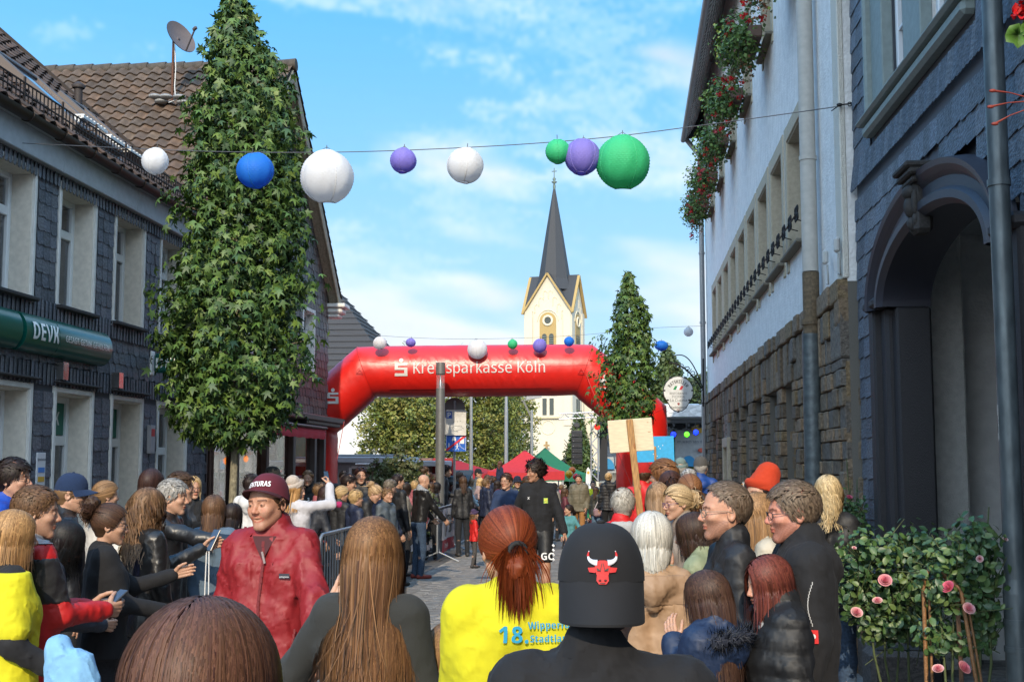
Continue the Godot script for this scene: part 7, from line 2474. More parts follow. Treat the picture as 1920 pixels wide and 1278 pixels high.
func inflatable_arch():
	var D := 30.6
	var c0 := at(960, 868, D)
	var y0 := gy(c0.z)
	var P := []
	for q in [[585, 1030], [585, 790], [688, 697], [1094, 693], [1203, 783], [1203, 1030]]: P.append(at(q[0], q[1], D))
	var base := V((P[0].x + P[5].x) * 0.5, y0, (P[0].z + P[5].z) * 0.5)
	for i in [0, 5]: P[i] = V(P[4 if i == 5 else 1].x, y0 + 0.1, P[4 if i == 5 else 1].z)
	var o := thing("inflatable_arch", "big red inflatable finish arch with white lettering spanning the street", "inflatable arch", base)
	for i in 6: P[i] -= base
	var R := 0.645
	var side: Vector3 = ((P[3] - P[2]) as Vector3).normalized()
	var fwd := side.cross(Vector3.UP).normalized()
	if fwd.z < 0: fwd = -fwd
	var b := Buf.new()
	var rows := []
	var S := 40
	for i in 5:
		var a: Vector3 = P[i]
		var e: Vector3 = P[i + 1]
		var d := (e - a).normalized()
		var up := fwd.cross(d)
		var n := 14
		for j in n + 1:
			if i > 0 and j == 0: continue
			var f := float(j) / n
			var row := PV3()
			for k in S:
				var t := TAU * k / S
				var off := (fwd * cos(t) + up * sin(t)) * R
				var rr := 1.0 - 0.03 * pow(absf(2.0 * f - 1.0), 8.0) + 0.006 * sin(f * 37.0 + t * 3.0)
				var p := a.lerp(e, f) + off * rr
				if j == n and i < 4:
					var m := (d + (P[i + 2] - e as Vector3).normalized()).normalized()
					p = e + off * rr - d * (off * rr).dot(m) / d.dot(m)
				row.append(p)
			if i > 0 and j > 0 and j < 4:
				var m0 := ((a - P[i - 1] as Vector3).normalized() + d).normalized()
				for k in S:
					var q: Vector3 = row[k] - a
					var lim := 0.04 + 0.04 * j
					if q.dot(m0) < lim: row[k] += d * (lim - q.dot(m0)) / d.dot(m0)
			if i < 4 and j < n and j > n - 4:
				var m1 := (d + (P[i + 2] - e as Vector3).normalized()).normalized()
				for k in S:
					var q: Vector3 = row[k] - e
					var lim := -0.04 - 0.04 * (n - j)
					if q.dot(m1) > lim: row[k] += d * (lim - q.dot(m1)) / d.dot(m1)
			rows.append(row)
	b.grid(rows, true)
	var red := mat(Color(0.68, 0.013, 0.006), 0.4, {"nrm": "n_crease", "ns": 0.22, "ts": 0.55, "tex": "soft", "coat": 0.25, "coat_r": 0.3})
	obj("tube", b, red, o)
	var a: Vector3 = P[2]
	var e: Vector3 = P[3]
	var d := (e - a).normalized()
	var up := fwd.cross(d)
	if up.y < 0: up = -up
	var on := func(p: Vector3) -> Array:
		var t := p.y / R
		var nn := fwd * cos(t) + up * sin(t)
		return [a + d * p.x + nn * (R * 1.012 + p.z), nn]
	var x_of := func(px: float) -> float: return (at(px, 697, D - R) - base - a).dot(d)
	var silver := mat(Color(0.66, 0.62, 0.58), 0.45, {"tex": "soft", "ts": 4.0})
	var pb := Buf.new()
	var pr := []
	var rg := rand_from(8)
	var x0: float = x_of.call(728)
	var x1: float = x_of.call(1033)
	var wr := FastNoiseLite.new()
	wr.frequency = 1.0
	wr.seed = 5
	for j in 25:
		var row := PV3()
		for k in 121:
			var x := lerpf(x0, x1, k / 120.0)
			var y := lerpf(-0.52, 0.5, j / 24.0)
			var edge := minf(minf(k, 120 - k) / 10.0, minf(j, 24 - j) / 5.0)
			var h := 0.006 + 0.016 * clampf(edge, 0, 1) * maxf(0.0, wr.get_noise_2d((x + y * 0.5) * 7.0, y * 2.2 - x * 0.6)) * (1.2 if j < 8 or j > 16 else 0.5)
			row.append(on.call(V(x, y, h))[0])
		pr.append(row)
	pb.grid(pr, false, false)
	obj("printed_panel", pb, red, o)
	var t := text_buf("Kreissparkasse Köln", 0.34, false)
	var wtxt: float = (x_of.call(1022) - x_of.call(775))
	var bb0 := 1e9
	var bb1 := -1e9
	for v in t.v:
		bb0 = minf(bb0, v.x)
		bb1 = maxf(bb1, v.x)
	var kx: float = wtxt / (bb1 - bb0)
	for i in t.v.size(): t.v[i] = V((t.v[i].x - bb0) * kx + x_of.call(775), t.v[i].y * kx - 0.0, 0.022)
	obj("lettering", bend(t, on), silver, o)
	var emblem := func(f: Callable, cx: float, cy: float, s: float, called: String):
		var g := Buf.new()
		for q in [[-0.5, 0.5, 0.3, 0.5], [-0.5, -0.25, -0.02, 0.34], [-0.5, 0.5, -0.02, 0.14], [0.25, 0.5, -0.36, 0.06], [-0.5, 0.5, -0.5, -0.28]]:
			var n := 8
			for k in n:
				var u0: float = lerpf(q[0], q[1], float(k) / n)
				var u1: float = lerpf(q[0], q[1], float(k + 1) / n)
				g.quad(V(cx + u0 * s, cy + q[2] * s, 0.022), V(cx + u1 * s, cy + q[2] * s, 0.022), V(cx + u1 * s, cy + q[3] * s, 0.022), V(cx + u0 * s, cy + q[3] * s, 0.022))
		var ring := PV3()
		for k in 20: ring.append(V(cx + cos(TAU * k / 20) * s * 0.17, cy + s * 0.72 + sin(TAU * k / 20) * s * 0.17, 0.022))
		g.ring_cap(ring, Vector3.BACK)
		obj(called, bend(g, f), silver, o)
	emblem.call(on, x_of.call(752), 0.0, 0.31, "emblem")
	for s in [1, 3]:
		var a2: Vector3 = P[s]
		var e2: Vector3 = P[s + 1]
		var d2 := (e2 - a2).normalized()
		var fr := fwd
		var ctr := at(624 if s == 1 else 1133, 741 if s == 1 else 722, D) - base
		var mid := a2 + d2 * (ctr - a2).dot(d2)
		var on2 := func(p: Vector3) -> Array:
			var q := mid + side * p.x + Vector3.UP * p.y
			var ax := a2 + d2 * (q - a2).dot(d2)
			var lat := q - ax
			var sy := clampf(lat.length() / R, 0.0, 0.98)
			var nn := lat / R + fr * sqrt(1.0 - sy * sy)
			return [ax + nn * (R * 1.012 + 0.01), nn]
		emblem.call(on2, 0.0, 0.0, 0.27, "emblem")
	for i in [1, 2, 3, 4]:
		var sb := Buf.new()
		var ring: PackedVector3Array = rows[14 * i]
		var path := []
		for p in ring: path.append(p + (p - P[i]).normalized() * 0.002)
		sb.tube(path, 0.007, 4, false, true)
		obj("seam", sb, mat(Color(0.45, 0.01, 0.008), 0.5), o)
	for q in [[673, 690, 652, 715], [1090, 690, 1115, 660]]:
		var er := Buf.new()
		var p := at(q[0], q[1], D - R - 0.05) - base
		er.tube([p, p + V(-0.08, -0.1, -0.0), p + V(0.08, -0.1, -0.0)], 0.012, 5, false, true)
		obj("eyelet", er, mat(Color(0.5, 0.03, 0.03), 0.5), o)
	for q in [[1098, 700, 1215, 985], [645, 790, 632, 860]]:
		var tb := Buf.new()
		tb.tube([at(q[0], q[1], D - R) - base, at(q[2], q[3], D - R - 1.5) - base], 0.008, 4)
		obj("tether", tb, mat(Color(0.45, 0.06, 0.05), 0.7), o)
func lantern(p: Vector3, r: float, col: Color, label: String, squash := 1.0, group := ""):
	var o := thing("paper_lantern", label, "lantern", p, group)
	o.rotation = V(sin(p.x * 7.0) * 0.13, p.x * 3.0, cos(p.x * 5.0) * 0.13)
	var b := Buf.new()
	var prof := []
	var n := 44 if r > 0.15 else 24
	for k in n + 1:
		var a := -PI * 0.5 + PI * (0.1 + 0.8 * k / n)
		var rib := 1.0 - (0.03 if k % 2 == 0 else 0.0)
		prof.append(W(cos(a) * r * rib, sin(a) * r * 1.0 * squash))
	var rows := []
	var rg := rand_from(int(p.x * 100.0))
	var ph := rg.randf() * TAU
	for q in prof:
		var row := PV3()
		for k in 36:
			var a := -TAU * k / 36
			var rr: float = q.x * (1.0 + 0.045 * absf(sin(a * 4.0)) - 0.03 + 0.008 * sin(a * 11.0 + q.y * 20.0))
			row.append(V(cos(a) * rr, q.y + 0.02 * r * sin(a * 2.0 + ph), sin(a) * rr))
		rows.append(row)
	b.grid(rows, true)
	obj("shade", b, mat(col, 0.7, {"back": col * 0.95, "nrm": "n_weave", "ns": 0.3, "ts": 3.0}), o)
	b = Buf.new()
	for s in [0, rows.size() - 1]:
		var path := []
		for k in range(0, 36, 2): path.append(rows[s][k])
		b.tube(path, 0.006, 5, false, true)
	for k in range(0, 36, 9):
		var path := []
		for q in range(0, rows.size(), 2): path.append(rows[q][k] * 1.01)
		b.tube(path, 0.006 if r > 0.15 else 0.003, 4, false)
	obj("hoop", b, mat(col * 0.85, 0.6), o)
	b = Buf.new()
	b.tube([V(0, r * squash * 0.95, 0), V(0, r * squash + 0.05, 0)], 0.004, 4)
	for s in [-1.0, 1.0]: b.tube([rows[rows.size() - 1][0 if s > 0 else 18], V(0, r * squash + 0.03, 0)], 0.003, 4)
	obj("hook", b, mat(Color(0.1, 0.1, 0.1), 0.5), o)
func lanterns():
	var white := Color(0.72, 0.72, 0.73)
	var blue := Color(0.01, 0.17, 0.62)
	var purple := Color(0.22, 0.18, 0.55)
	var green := Color(0.04, 0.46, 0.19)
	var D := 13.0
	for q in [[290, 302, 25, white, "small white round lantern hanging left of the tall tree", 1.0], [478, 320, 35, blue, "medium blue lantern hanging in front of the tall tree", 0.95], [613, 331, 50, white, "largest white lantern, just right of the tall tree", 1.0],
			[756, 301, 25, purple, "small purple lantern alone against the sky", 0.95], [872, 310, 35, white, "medium white lantern between the purple one and the church spire", 0.95], [1046, 284, 24, green, "small green lantern left of the overlapping purple one", 0.95],
			[1092, 294, 34, purple, "medium purple lantern tucked between two green lanterns", 1.0], [1168, 304, 51, green, "largest green lantern near the white hall", 1.0]]:
		lantern(at(q[0], q[1], D), q[2] / F * D, q[3], q[4], q[5], "lanterns on the near wire")
	D = 29.9
	for q in [[712, 643, 13, white, "small white lantern at the left shoulder of the red arch", 0.92], [770, 642, 9.5, purple, "tiny purple lantern above the arch lettering", 0.85], [895, 655, 19, white, "large white lantern hanging over the lettering of the red arch", 0.95],
			[961, 645, 9.5, green, "tiny green lantern before the top of the red arch", 0.95], [1012, 648, 13, purple, "small purple lantern below the belfry louvres", 1.0], [1067, 640, 9.5, blue, "tiny blue lantern at the right end of the arch top", 0.95],
			[1240, 648, 13, blue, "crumpled flat blue lantern right of the small tree", 0.7], [1291, 622, 9, white, "small white lantern beside the hall's far drainpipe", 0.95], [1147, 683, 6, Color(0.5, 0.05, 0.08), "tiny dark red lantern among the leaves of the small tree", 0.95]]:
		lantern(at(q[0], q[1], D), q[2] / F * D, q[3], q[4], q[5], "lanterns on the far wire")
	wire([[-60, 263, 14.5], [180, 275, 13.6], [400, 284, 13.1], [640, 285, 13.0], [900, 275, 13.0], [1120, 259, 13.0], [1300, 237, 12.8], [1470, 214, 12.4], [1575, 199, 12.15]], "taut wire carrying the near lanterns from house to house", 0.005)
	wire([[560, 605, 29.5], [640, 622, 29.2], [800, 634, 29.0], [960, 634, 29.0], [1100, 627, 29.0], [1220, 615, 29.0], [1318, 611, 29.3]], "thin wire carrying the far lanterns over the red arch", 0.004)
	var o := thing("wire_hook", "iron turnbuckle hook holding the wire on the hall's corner", "hook", at(1590, 196, 12.1))
	var b := Buf.new()
	b.ball(V(-0.08, 0, 0), V(0.03, 0.02, 0.02), 8, 5)
	b.tube([V(-0.06, 0, 0), V(0.08, 0.015, 0)], 0.008, 6)
	b.tube([V(-0.09, -0.01, 0), V(-0.16, -0.06, 0)], 0.006, 5)
	b.tube(range(10).map(func(k): return V(0.02 + 0.02 * cos(TAU * k / 10), 0.005 + 0.02 * sin(TAU * k / 10), 0)), 0.006, 5, false, true)
	obj("hook", b, mat(Color(0.04, 0.04, 0.04), 0.6, {"metal": 0.6}), o)
func wire(pts: Array, label: String, r: float):
	var c := Curve3D.new()
	for q in pts: c.add_point(at(q[0], q[1], q[2]))
	for i in range(1, pts.size() - 1):
		var t := (c.get_point_position(i + 1) - c.get_point_position(i - 1)) / 6.0
		c.set_point_in(i, -t)
		c.set_point_out(i, t)
	var b := Buf.new()
	var path := []
	for i in 61: path.append(c.sample_baked(c.get_baked_length() * i / 60.0, true))
	b.tube(path, r, 5)
	tag(obj("lantern_wire", b, mat(Color(0.06, 0.06, 0.065), 0.5)), label, "wire")
func star_leaf() -> ArrayMesh:
	var b := Buf.new()
	var tips := [[-125.0, 0.42], [-62.0, 0.56], [0.0, 0.66], [62.0, 0.56], [125.0, 0.42]]
	var c := V(0, 0.3, 0.03)
	b.vert(c, Vector3.BACK)
	var ring := []
	ring.append(V(0, 0.06, 0))
	for i in 5:
		var a := deg_to_rad(tips[i][0])
		if i > 0:
			var am := deg_to_rad((tips[i][0] + tips[i - 1][0]) * 0.5)
			ring.append(c + V(sin(am), cos(am), 0) * 0.2 + V(0, 0, 0.02))
		var l: float = tips[i][1]
		for s in [-1.0, 1.0]:
			if s > 0: ring.append(c + V(sin(a), cos(a), 0) * l + V(0, 0, -0.34 * l))
			ring.append(c + V(sin(a + s * 0.3), cos(a + s * 0.3), 0) * l * 0.55 + V(0, 0, -0.02))
	for p in ring: b.vert(p, V(p.x * 0.5, (p.y - 0.3) * 0.5, 1).normalized())
	for k in ring.size(): b.ix.append_array(PackedInt32Array([0, 1 + k, 1 + (k + 1) % ring.size()]))
	return b.mesh()
func leafy_column(called: String, label: String, base: Vector3, prof: Array, n: int, size: float, trunk_r: float, seed_: int, singles: int, boughs: Array):
	var o := thing(called, label, "tree", base)
	var r := rand_from(seed_)
	var nz := FastNoiseLite.new()
	nz.seed = seed_
	nz.frequency = 1.0
	var y0: float = prof[0][0]
	var y1: float = prof[prof.size() - 1][0]
	var at_y := func(y: float) -> Vector2:
		for i in prof.size() - 1:
			if y <= prof[i + 1][0]:
				var f: float = inverse_lerp(prof[i][0], prof[i + 1][0], y)
				return W(lerpf(prof[i][1], prof[i + 1][1], f), lerpf(prof[i][2], prof[i + 1][2], f))
		return W(0.1, 0)
	var b := Buf.new()
	var path := []
	var rad := []
	for k in 14:
		var f := k / 13.0
		path.append(V(0.05 * sin(f * 5.0), -0.1 + (y1 - 0.2) * f, 0.04 * cos(f * 4.0)))
		rad.append(trunk_r * (1.25 if k == 0 else 1.0) * (1.0 - 0.8 * f))
	b.tube(path, rad, 12)
	obj("trunk", b, mat(Color(0.36, 0.32, 0.22), 0.95, {"tex": "spots", "ts": V(3, 1.2, 3), "nrm": "n_rough", "ns": 0.6}), o)
	b = Buf.new()
	var y := y0 + 0.1
	while y < y1 - 0.3:
		var w: Vector2 = at_y.call(y + 0.3)
		var a := r.randf() * TAU
		var e := V(cos(a) * w.x * 0.8 + w.y, y + 0.35, sin(a) * w.x * 0.8)
		b.tube([V(0, y - 0.1, 0), e * 0.5 + V(0, y * 0.5 - 0.08, 0), e], [trunk_r * 0.25, trunk_r * 0.18, 0.006], 5)
		y += 0.11
	for g in boughs: b.tube([V(0, g.y - 0.35, 0), g * V(0.5, 1, 0.5) + V(0, -0.1, 0), g], [trunk_r * 0.3, trunk_r * 0.2, 0.008], 6)
	obj("branches", b, mat(Color(0.12, 0.1, 0.07), 0.9), o)
	var where := []
	for i in n:
		var p: Vector3
		var outw: Vector3
		if boughs.size() > 0 and i < boughs.size() * 110:
			var g: Vector3 = boughs[i % boughs.size()]
			p = (g * r.randf_range(0.55, 1.05))
			p.y = g.y + r.randf_range(-0.22, 0.2) - 0.1 * (1.0 - p.x / (g.x + 0.001))
			p += V(r.randfn(), r.randfn(), r.randfn()) * 0.12
			outw = (V(g.x, 0.2, g.z).normalized() + V(r.randfn(), r.randfn(), r.randfn()) * 0.4).normalized()
		else:
			y = lerpf(y0, y1, r.randf())
			var w: Vector2 = at_y.call(y)
			if r.randf() > w.x / 1.1 + 0.15: continue
			var a := r.randf() * TAU
			var cl := nz.get_noise_3d(cos(a) * 1.7, y * 1.9, sin(a) * 1.7)
			var rr := w.x * (1.0 + 0.6 * cl) * pow(r.randf(), 0.28)
			p = V(cos(a) * rr + w.y, y + r.randf_range(-0.06, 0.06), sin(a) * rr)
			outw = (V(cos(a), 0.35, sin(a)) + V(r.randfn(), r.randfn(), r.randfn()) * 0.7).normalized()
		var dn := (V(outw.x * 0.6, -0.8, outw.z * 0.6) + V(r.randfn(), r.randfn(), r.randfn()) * 0.45).normalized()
		var x := dn.cross(outw).normalized()
		var z := x.cross(dn)
		where.append(Transform3D(Basis(x, dn, z).scaled(Vector3.ONE * size * r.randf_range(0.65, 1.2)), p))
	var lt := tones(Color(0.06, 0.115, 0.022), 0.35, 6, 0.1) + [Color(0.09, 0.15, 0.022), Color(0.12, 0.18, 0.03), Color(0.035, 0.08, 0.024), Color(0.03, 0.07, 0.02)]
	pieces("leaf", [star_leaf()], where, mat(Color.WHITE, 0.55, {"vc": true, "back": Color(0.06, 0.1, 0.012)}), o, lt, singles, seed_)
func far_tree(called: String, label: String, base: Vector3, h0: float, h1: float, rx: float, rz: float, n: int, leaf: float, cols: Array, seed_: int, shape := 0, group := ""):
	var o := thing(called, label, "tree", base, group)
	var r := rand_from(seed_)
	var nz := FastNoiseLite.new()
	nz.seed = seed_
	nz.frequency = 1.0
	var b := Buf.new()
	b.tube([V(0, -0.2, 0), V(0.1, h0, 0.05), V(0, lerpf(h0, h1, 0.7), 0)], [rx * 0.08 + 0.05, rx * 0.06 + 0.04, 0.03], 8)
	for k in 14:
		var a := r.randf() * TAU
		var y := lerpf(h0, h1, 0.05 + 0.6 * k / 14.0)
		b.tube([V(0, y, 0), V(cos(a) * rx * 0.8, y + (h1 - h0) * 0.18, sin(a) * rz * 0.8)], [rx * 0.03 + 0.02, 0.012], 5)
	obj("trunk", b, mat(Color(0.1, 0.08, 0.06), 0.95), o)
	var u := Buf.new()
	leaf_cloud(u, r, 9, Vector3.ZERO, V(leaf, leaf, leaf) * 1.6, leaf, [Color(0.9, 0.9, 0.9), Color.WHITE], false)
	var mm := MultiMesh.new()
	mm.transform_format = MultiMesh.TRANSFORM_3D
	mm.use_colors = true
	mm.mesh = painted(u.mesh(), Color.WHITE)
	mm.instance_count = n
	for i in n:
		var v := V(r.randfn(), r.randfn(), r.randfn()).normalized()
		var f := pow(r.randf(), 0.35) * (1.0 + 0.5 * nz.get_noise_3d(v.x * 2.6, v.y * 3.2, v.z * 2.6))
		var hw := 1.0
		if shape == 1: hw = clampf(1.15 - 0.5 * (v.y * f + 1.0) * 0.9, 0.08, 1.0)
		if shape == 2: v = V(v.x, clampf(v.y * 1.7, -1, 1), v.z)
		var p := V(v.x * rx * f * hw, lerpf(h0, h1, 0.5 + 0.5 * v.y * f), v.z * rz * f * hw)
		mm.set_instance_transform(i, Transform3D(Basis(V(r.randfn(), r.randfn(), r.randfn()).normalized(), r.randf() * TAU).scaled(Vector3.ONE * r.randf_range(0.6, 1.3)), p))
		var c: Color = cols[r.randi() % cols.size()] * r.randf_range(0.75, 1.25)
		mm.set_instance_color(i, c)
	var ci := MultiMeshInstance3D.new()
	ci.multimesh = mm
	ci.material_override = mat(Color.WHITE, 0.6, {"vc": true, "back": Color(0.04, 0.06, 0.008)})
	add_named(ci, "crown", o)
	ci.set_meta("kind", "stuff")
func trees():
	var s := 2300.0 / 16.2
	var base := at(432, 930, 16.2)
	base.y = 0.0
	var yy := func(py: float) -> float: return 1.85 + (868.0 - py) / s
	var prof := []
	for q in [[838, 18, 2], [815, 75, 2], [780, 102, 0], [740, 110, 5], [700, 116, 5], [640, 112, 3], [590, 108, 6], [550, 110, 8], [500, 106, 14], [450, 106, 16], [400, 112, 16], [340, 118, 16], [300, 117, 16], [240, 108, 10], [190, 106, 6], [140, 92, 10], [100, 78, 8], [60, 58, -8], [20, 44, -10], [-20, 28, -10], [-70, 10, -10]]:
		prof.append([yy.call(q[0]), q[1] * (0.9 if q[0] < 450 else 1.02) / s, q[2] / s])
	leafy_column("sweetgum_tree", "tall narrow tree of glossy star shaped leaves before the slate house", base, prof, 15000, 0.15, 0.062, 12, 290, [V(-0.95, 4.02, 0.2), V(-0.75, 3.6, 0.35), V(1.05, 3.45, 0.25), V(0.95, 4.2, 0.1), V(-0.8, 4.35, -0.1), V(-0.55, 2.85, 0.3), V(0.75, 2.9, 0.35), V(-0.85, 3.2, 0.1), V(0.8, 5.1, 0.2), V(-0.75, 5.3, 0.25)])
	s = 2300.0 / 24.0
	base = at(1186, 985, 24.0)
	base.y = gy(base.z)
	prof = []
	for q in [[800, 20, 4], [785, 42, 4], [760, 50, 2], [730, 52, -2], [700, 50, 4], [670, 52, 0], [640, 42, 4], [610, 41, 2], [580, 38, 1], [560, 31, 0], [540, 20, -4], [522, 10, -4], [505, 3, -4]]:
		prof.append([1.85 - base.y + (868.0 - q[0]) / s, q[1] * 0.84 / s, q[2] / s])
	leafy_column("sweetgum_tree", "slim pointed tree hiding the right leg of the red arch", base, prof, 7500, 0.13, 0.05, 31, 200, [V(-0.62, 3.55, 0.2), V(-0.6, 2.85, 0.25), V(-0.55, 4.25, 0.1)])
	var ol := [Color(0.17, 0.19, 0.032), Color(0.14, 0.165, 0.03), Color(0.21, 0.2, 0.045), Color(0.1, 0.135, 0.026)]
	var dk := [Color(0.035, 0.06, 0.016), Color(0.05, 0.08, 0.02), Color(0.065, 0.09, 0.02)]
	var put := func(px: float, d: float) -> Vector3:
		var p := at(px, 868, d)
		p.y = gy(p.z)
		return p
	far_tree("leafy_tree", "loose light green tree behind the arch, left of the grey lamp column", put.call(762, 40), 1.2, 5.4, 1.6, 1.4, 2300, 0.1, ol, 51)
	far_tree("leafy_tree", "small bush-like tree beside the site cabin door", put.call(745, 26), 0.3, 2.25, 0.75, 0.6, 900, 0.075, [Color(0.07, 0.085, 0.025), Color(0.1, 0.1, 0.04), Color(0.05, 0.07, 0.02)], 52)
	far_tree("clipped_tree", "broad clipped yellow green tree between the signs and the lamp poles", put.call(900, 52), 0.5, 6.4, 1.75, 1.5, 3200, 0.11, ol, 53, 2)
	far_tree("clipped_tree", "clipped yellow green tree against the church tower's left edge", put.call(953, 58), 0.5, 6.4, 1.35, 1.3, 2600, 0.11, ol, 54, 2)
	far_tree("clipped_tree", "dark green narrow tree behind the hanging loudspeakers", put.call(1085, 56), 0.4, 4.6, 0.85, 0.8, 1700, 0.1, [Color(0.05, 0.085, 0.018), Color(0.075, 0.105, 0.02)], 55, 1)
	far_tree("bare_tree", "thin half bare tree rising behind the dark roof", put.call(762, 62), 4.5, 9.0, 1.5, 1.2, 150, 0.1, ol, 56)
	far_tree("conifer", "dark pointed conifer on the hill behind the small tree", V(at(1252, 800, 170).x, 0, -170), 3.0, 18.0, 3.6, 4.0, 1300, 0.5, dk, 57, 1)
	for q in [[1215, 150, 9.5, 58], [1275, 175, 13.0, 59], [1310, 160, 12.5, 60], [1345, 165, 14.5, 61], [1180, 180, 10.0, 62], [1130, 175, 8.0, 63]]:
		var p := at(q[0], 820, q[1])
		p.y = 0.0
		far_tree("hill_tree", ["broad dark tree left of the sign bracket", "dense dark green tree behind the white restaurant sign", "olive tree between the restaurant sign and the drainpipe", "tall tree on the hill behind the hall's far corner", "low tree on the hill behind the red arch's right leg", "far tree on the hill behind the loudspeakers"][q[3] - 58], p, 1.0, q[2], 6.0, 5.0, 1500, 0.42, dk, q[3], 0, "trees on the hill behind the stage")
	var hb := Buf.new()
	var hr := []
	for j in 14:
		var row := PV3()
		for k in 50:
			var x := -150.0 + k * 8.0
			row.append(V(x, -1.2 + 12.0 * sin(j / 13.0 * PI * 0.5) * clampf((x + 30.0) / 60.0, 0.0, 1.0) + sin(k * 0.9 + j) * 0.7, -185.0 - j * 12.0))
		hr.append(row)
	hb.grid(hr, false, false, true)
	struct("hill", hb, mat(Color(0.05, 0.07, 0.025), 0.95, {"tex": "blotch", "ts": 0.1}))

# church and far houses
func church():
	var W := 5.5
	var ct := at(1030, 868, 139.0)
	var o := thing("church", "cream church tower with four ochre edged gables and slender dark slate spire", "church", V(ct.x + 0.55, -2.0, ct.z - 2.8), "", -0.245)
	var cream := mat(Color(0.62, 0.56, 0.44), 0.85, {"tex": "soft", "ts": 1.3})
	var ochre := mat(Color(0.42, 0.29, 0.11), 0.8, {"tex": "soft"})
	var slate := mat(Color(0.055, 0.058, 0.066), 0.65, {"tex": "spots", "ts": V(0.8, 2.5, 0.8)})
	var h := W * 0.5
	var ey := 21.4
	var ay := 25.6
	var b := Buf.new()
	b.box(V(0, ey * 0.5, 0), V(W, ey, W))
	b.box(V(0, 6.5, -7.5), V(9, 13, 10))
	for k in 4:
		b.xf = Transform3D(RY(k * PI / 2))
		b.prism(PV2([W(-h, ey), W(h, ey), W(0, ay)]), h - 0.25, h)
		for s in [-1.0, 1.0]: b.box(V(s * (h - 0.45), ey * 0.5 + 4.0, h + 0.06), V(0.9, ey - 8.2, 0.12))
	b.xf = Transform3D.IDENTITY
	obj("tower", b, cream, o)
	b = Buf.new()
	for k in 4:
		b.xf = Transform3D(RY(k * PI / 2))
		for s in [-1.0, 1.0]:
			var a := V(0, ay + 0.12, h + 0.25)
			var e := V(s * (h + 0.3), ey - 0.35, h + 0.25)
			var c := V(0, ay + 0.12, 0)
			if s < 0: b.tri(a, e, V(s * (h + 0.25), ey - 0.3, h + 0.25) * V(0.98, 1, 0.98))
			b.quad(a, c, V(s * 0.2, ay - 0.2, 0.2), e) if s < 0 else b.quad(a, e, V(s * 0.2, ay - 0.2, 0.2), c)
	b.xf = Transform3D.IDENTITY
	obj("roof", b, slate, o)
	b = Buf.new()
	var rows := []
	for q in [[2.35, 23.9], [1.9, 25.2], [0.95, 31.2], [0.1, 36.3]]:
		var row := PV3()
		for k in 8:
			var a := -TAU * (k + 0.5) / 8
			row.append(V(cos(a) * q[0], q[1], sin(a) * q[0]))
		rows.append(row)
	for j in 3:
		for k in 8: b.quad(rows[j][k], rows[j][(k + 1) % 8], rows[j + 1][(k + 1) % 8], rows[j + 1][k])
	obj("spire", b, slate, o)
	b = Buf.new()
	b.lathe([W(0.14, 36.0), W(0.18, 36.4), W(0.1, 36.7), W(0.36, 36.9), W(0.1, 37.05), W(0.22, 37.25), W(0.06, 37.5), W(0.05, 38.6)], 10)
	b.box(V(0, 38.2, 0), V(0.6, 0.09, 0.09))
	obj("finial", b, mat(Color(0.12, 0.16, 0.14), 0.6, {"metal": 0.5}), o)
	for k in 4:
		if k == 2: continue
		var X := Transform3D(RY(k * PI / 2))
		b = Buf.new()
		b.xf = X
		for s in [-1.0, 1.0]: b.bar(V(s * (h + 0.28), ey - 0.45, h + 0.22), V(0, ay - 0.02, h + 0.22), 0.2, 0.3, Vector3.BACK)
		obj("gable_trim", b, ochre, o)
		var oy := 20.1
		b = Buf.new()
		b.xf = X
		var out := PackedVector2Array()
		for j in 17: out.append(W(cos(PI * j / 16) * 0.98, oy + sin(PI * j / 16) * 0.98))
		out.append(W(-0.98, 14.6))
		out.append(W(0.98, 14.6))
		b.prism(out, h - 0.02, h + 0.05)
		obj("belfry_surround", b, ochre, o)
		b = Buf.new()
		b.xf = X
		for s in [0.64, 0.9]:
			var path := []
			for j in 24: path.append(V(cos(TAU * j / 24) * (s - 0.12), oy + 0.02 + sin(TAU * j / 24) * (s - 0.12), h + 0.06))
			if s < 0.8: b.tube(path, 0.14, 6, false, true)
		var arch := []
		for j in 17: arch.append(V(cos(PI * j / 16) * 1.25, oy + sin(PI * j / 16) * 1.25, h + 0.04))
		b.tube(arch, 0.07, 5)
		for s in [-1.0, 1.0]:
			for q in [0, 1, 2, 3]:
				var cx: float = s * (0.3 + 0.52 * q)
				var cy: float = 23.35 - 0.78 * q
				var pth := []
				for j in 9: pth.append(V(cx + cos(PI * j / 8) * 0.22, cy + sin(PI * j / 8) * 0.22, h + 0.02))
				pth.append(V(cx - 0.22, cy - 0.75, h + 0.02))
				b.tube(pth, 0.045, 4)
			b.bar(V(s * 1.75, 14.5, h + 0.03), V(s * 1.75, 20.8, h + 0.03), 0.05, 0.06)
		obj("blind_arcade", b, mat(Color(0.66, 0.57, 0.4), 0.85), o)
		b = Buf.new()
		b.xf = X
		var oc := PackedVector2Array()
		for j in 20: oc.append(W(cos(TAU * j / 20) * 0.4, oy + 0.02 + sin(TAU * j / 20) * 0.4))
		b.prism(oc, h, h + 0.08)
		for s in [-1.0, 1.0]:
			var ln := PackedVector2Array()
			for j in 9: ln.append(W(s * 0.42 + cos(PI * j / 8) * 0.27, 18.35 + sin(PI * j / 8) * 0.27))
			ln.append(W(s * 0.42 - 0.27, 14.8))
			ln.append(W(s * 0.42 + 0.27, 14.8))
			b.prism(ln, h, h + 0.07)
			var pr := PV2([W(s * 0.42 - 0.24, 9.3), W(s * 0.42 + 0.24, 9.3), W(s * 0.42 + 0.24, 11.2), W(s * 0.42 - 0.24, 11.2)])
			b.prism(pr, h, h + 0.06)
		obj("opening", b, mat(Color(0.05, 0.06, 0.055), 0.7), o)
		b = Buf.new()
		b.xf = X
